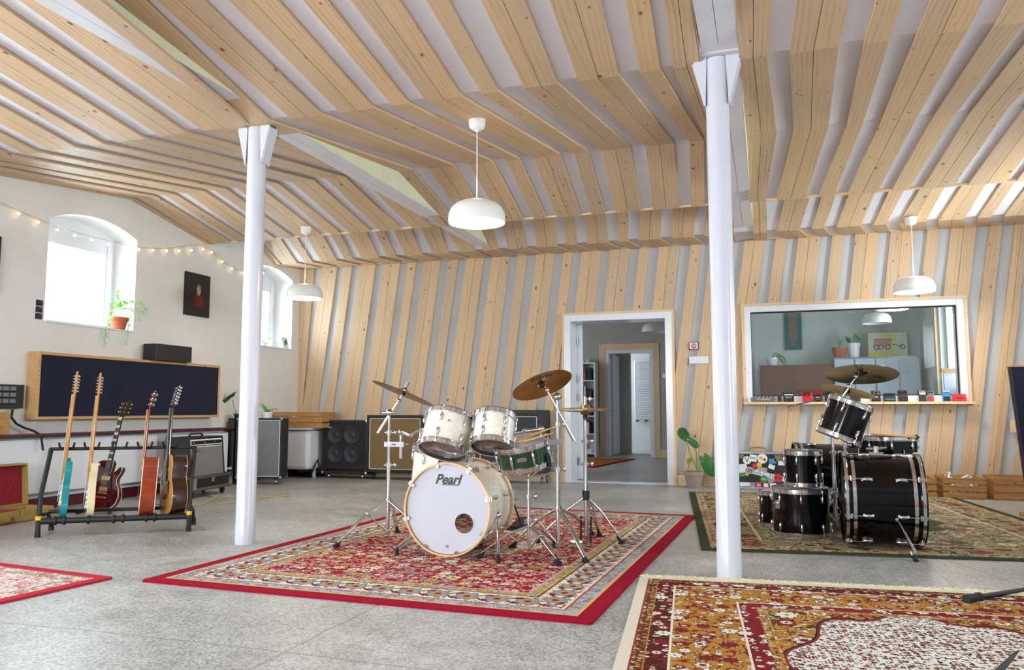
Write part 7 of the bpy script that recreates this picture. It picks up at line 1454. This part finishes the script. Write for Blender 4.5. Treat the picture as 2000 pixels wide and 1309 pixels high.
# pine post, window and low panel at the right of the control room
xa, xb = at(1829, 700, 12.8).x, at(1845, 700, 12.8).x; m = MB(); m.b2((xa, 12.8, 0), (xb, 12.9, 3.0)); struct(trim_name(), m, 'pine_trim')
a, b = at(1843, 727, 12.0), at(1872, 790, 12.0); m = MB(); m.b2((a.x, 12.0, 0), (b.x, 12.05, a.z)); t = m.build('low_cupboard', 'locker', None, origin=(a.x, 12.0, 0)); tag(t, 'pale cupboard with wooden edge at the right of the control room', 'cupboard'); m = MB(); m.b2((a.x-0.03, 11.97, a.z), (b.x, 12.08, a.z+0.05)); m.build('top_edge', 'crate_wood', t)
fr = MB()
for lo, hi in (((2.5, 11.2, 1.15), (2.57, 11.28, 2.6)), ((2.5, 12.67, 1.15), (2.57, 12.75, 2.6)), ((2.5, 11.28, 1.15), (2.57, 12.67, 1.25)), ((2.5, 11.28, 2.52), (2.57, 12.67, 2.6))): fr.b2(lo, hi)
struct('window_12', fr, 'white_gloss')
pendant2 = pendant(1708, 12.9, 3.0, 632, 'unlit white dome lamp in the control room, seen through its window', on=False)
pendant(1276, 13.9, 3.0, 649, 'unlit white dome lamp in the hall, seen through the open door', on=False)
# hall: bookcase
YB_ = 15.38; x0, x1 = at(1118, 800, YB_).x, at(1163, 800, YB_).x; zt = at(1140, 708, YB_).z; t = thing('bookcase', 'white open bookcase full of books in the hall', 'bookcase', ((x0+x1)/2, YB_, 0))
for nm, lo, hi in (('side_panel', (x0, YB_, 0), (x0+0.03, YH-0.02, zt)), ('side_panel', (x1-0.03, YB_, 0), (x1, YH-0.02, zt)), ('back_panel', (x0+0.03, YH-0.03, 0), (x1-0.03, YH-0.02, zt)), ('top', (x0+0.03, YB_, zt-0.03), (x1-0.03, YH-0.03, zt))): m = MB(); m.b2(lo, hi); m.build(nm, 'white_gloss', t)
sh = [at(1140, y, YB_).z for y in (886, 848, 813, 779, 744)]
for z in sh: m = MB(); m.b2((x0+0.03, YB_, z-0.012), (x1-0.03, YH-0.03, z+0.012)); m.build('shelf', 'white_gloss', t)
BC = ['paint_red', 'ink', 'cream', 'charcoal', 'terracotta', 'dark_brown', 'maroon', 'paint_hair', 'charcoal', 'ink', 'banner_teal']; rn = random.Random(11)
names = {1: 'lowest', 2: 'second lowest', 3: 'middle', 4: 'top'}
for si, z in list(enumerate(sh))[1:]:
    x = x0+0.05
    while x < x1-0.10:
        w_ = rn.uniform(0.03, 0.055); h = rn.uniform(0.17, 0.25); m = MB(); m.b2((x, YB_+0.05, z+0.013), (x+w_-0.004, YB_+0.22, z+0.013+h)); o = m.build('book', rn.choice(BC), None, origin=(x, YB_+0.05, z+0.013)); tag(o, 'book standing on the %s book-filled shelf of the white hall bookcase' % names[si], 'book', 'books on the %s filled shelf of the hall bookcase' % names[si]); x += w_
for k in range(3): m = MB(); m.lathe([(0.001, 0), (0.03, 0), (0.035, 0.06), (0.033, 0.06), (0.028, 0.004), (0.001, 0.004)], (x0+0.12+0.09*k, YB_+0.12, zt+0.001), None, 14); o = m.build('drinking_glass', 'paint_pale', None, origin=(x0+0.12+0.09*k, YB_+0.12, zt)); tag(o, 'small drinking glass on top of the hall bookcase', 'glass', 'glasses on top of the hall bookcase')
m = MB(); m.b2((x0+0.06, YB_+0.04, sh[0]+0.013), (x1-0.1, YB_+0.25, sh[0]+0.08)); tag(m.build('paper_stack', 'label_white', None, origin=(x0+0.2, YB_, sh[0]+0.013)), 'stack of papers on the bottom shelf of the hall bookcase', 'papers')
a, b = at(1294, 730, YH-0.02), at(1305, 738, YH-0.02); m = MB(); m.b2((a.x, YH-0.03, b.z), (b.x, YH-0.001, a.z)); tag(m.build('light_switch', 'white_gloss', None, origin=(a.x, YH-0.02, b.z)), 'white light switch on the hall wall right of the inner door', 'light switch')
# towel radiator in the wash room
yt = 18.30; a, b = at(1240, 705, yt), at(1300, 820, yt); t = thing('towel_radiator', 'white ladder towel radiator in the wash room beyond the hall', 'towel radiator', ((a.x+b.x)/2, yt, b.z))
for x in (a.x, b.x): m = MB(); m.cyl((x, yt, b.z), (x, yt, a.z), 0.018, n=8); m.build('upright', 'white_gloss', t)
n = 26; m = MB()
for k in range(n):
    z = b.z+0.04+(a.z-b.z-0.06)*k/(n-1)
    if k in (8, 17): continue
    mm = MB(); mm.cyl((a.x, yt-0.012, z), (b.x, yt-0.012, z), 0.010, n=6); mm.build('rung', 'white_gloss', t)
for x in (1245, 1262, 1274): q = at(x, 822, yt-0.03); m = MB(); m.ball(q, 0.03, 8, sq=(1.3, 1, 0.8)); m.build('valve', 'dark_metal', t)
# fill light added to brighten the hall, no window behind it
area('hall_fill', (-5.9, 13.0, 1.9), (-2.2, 13.4, 1.2), 1.2, 1.2, 48, (0.85, 0.9, 1.0))
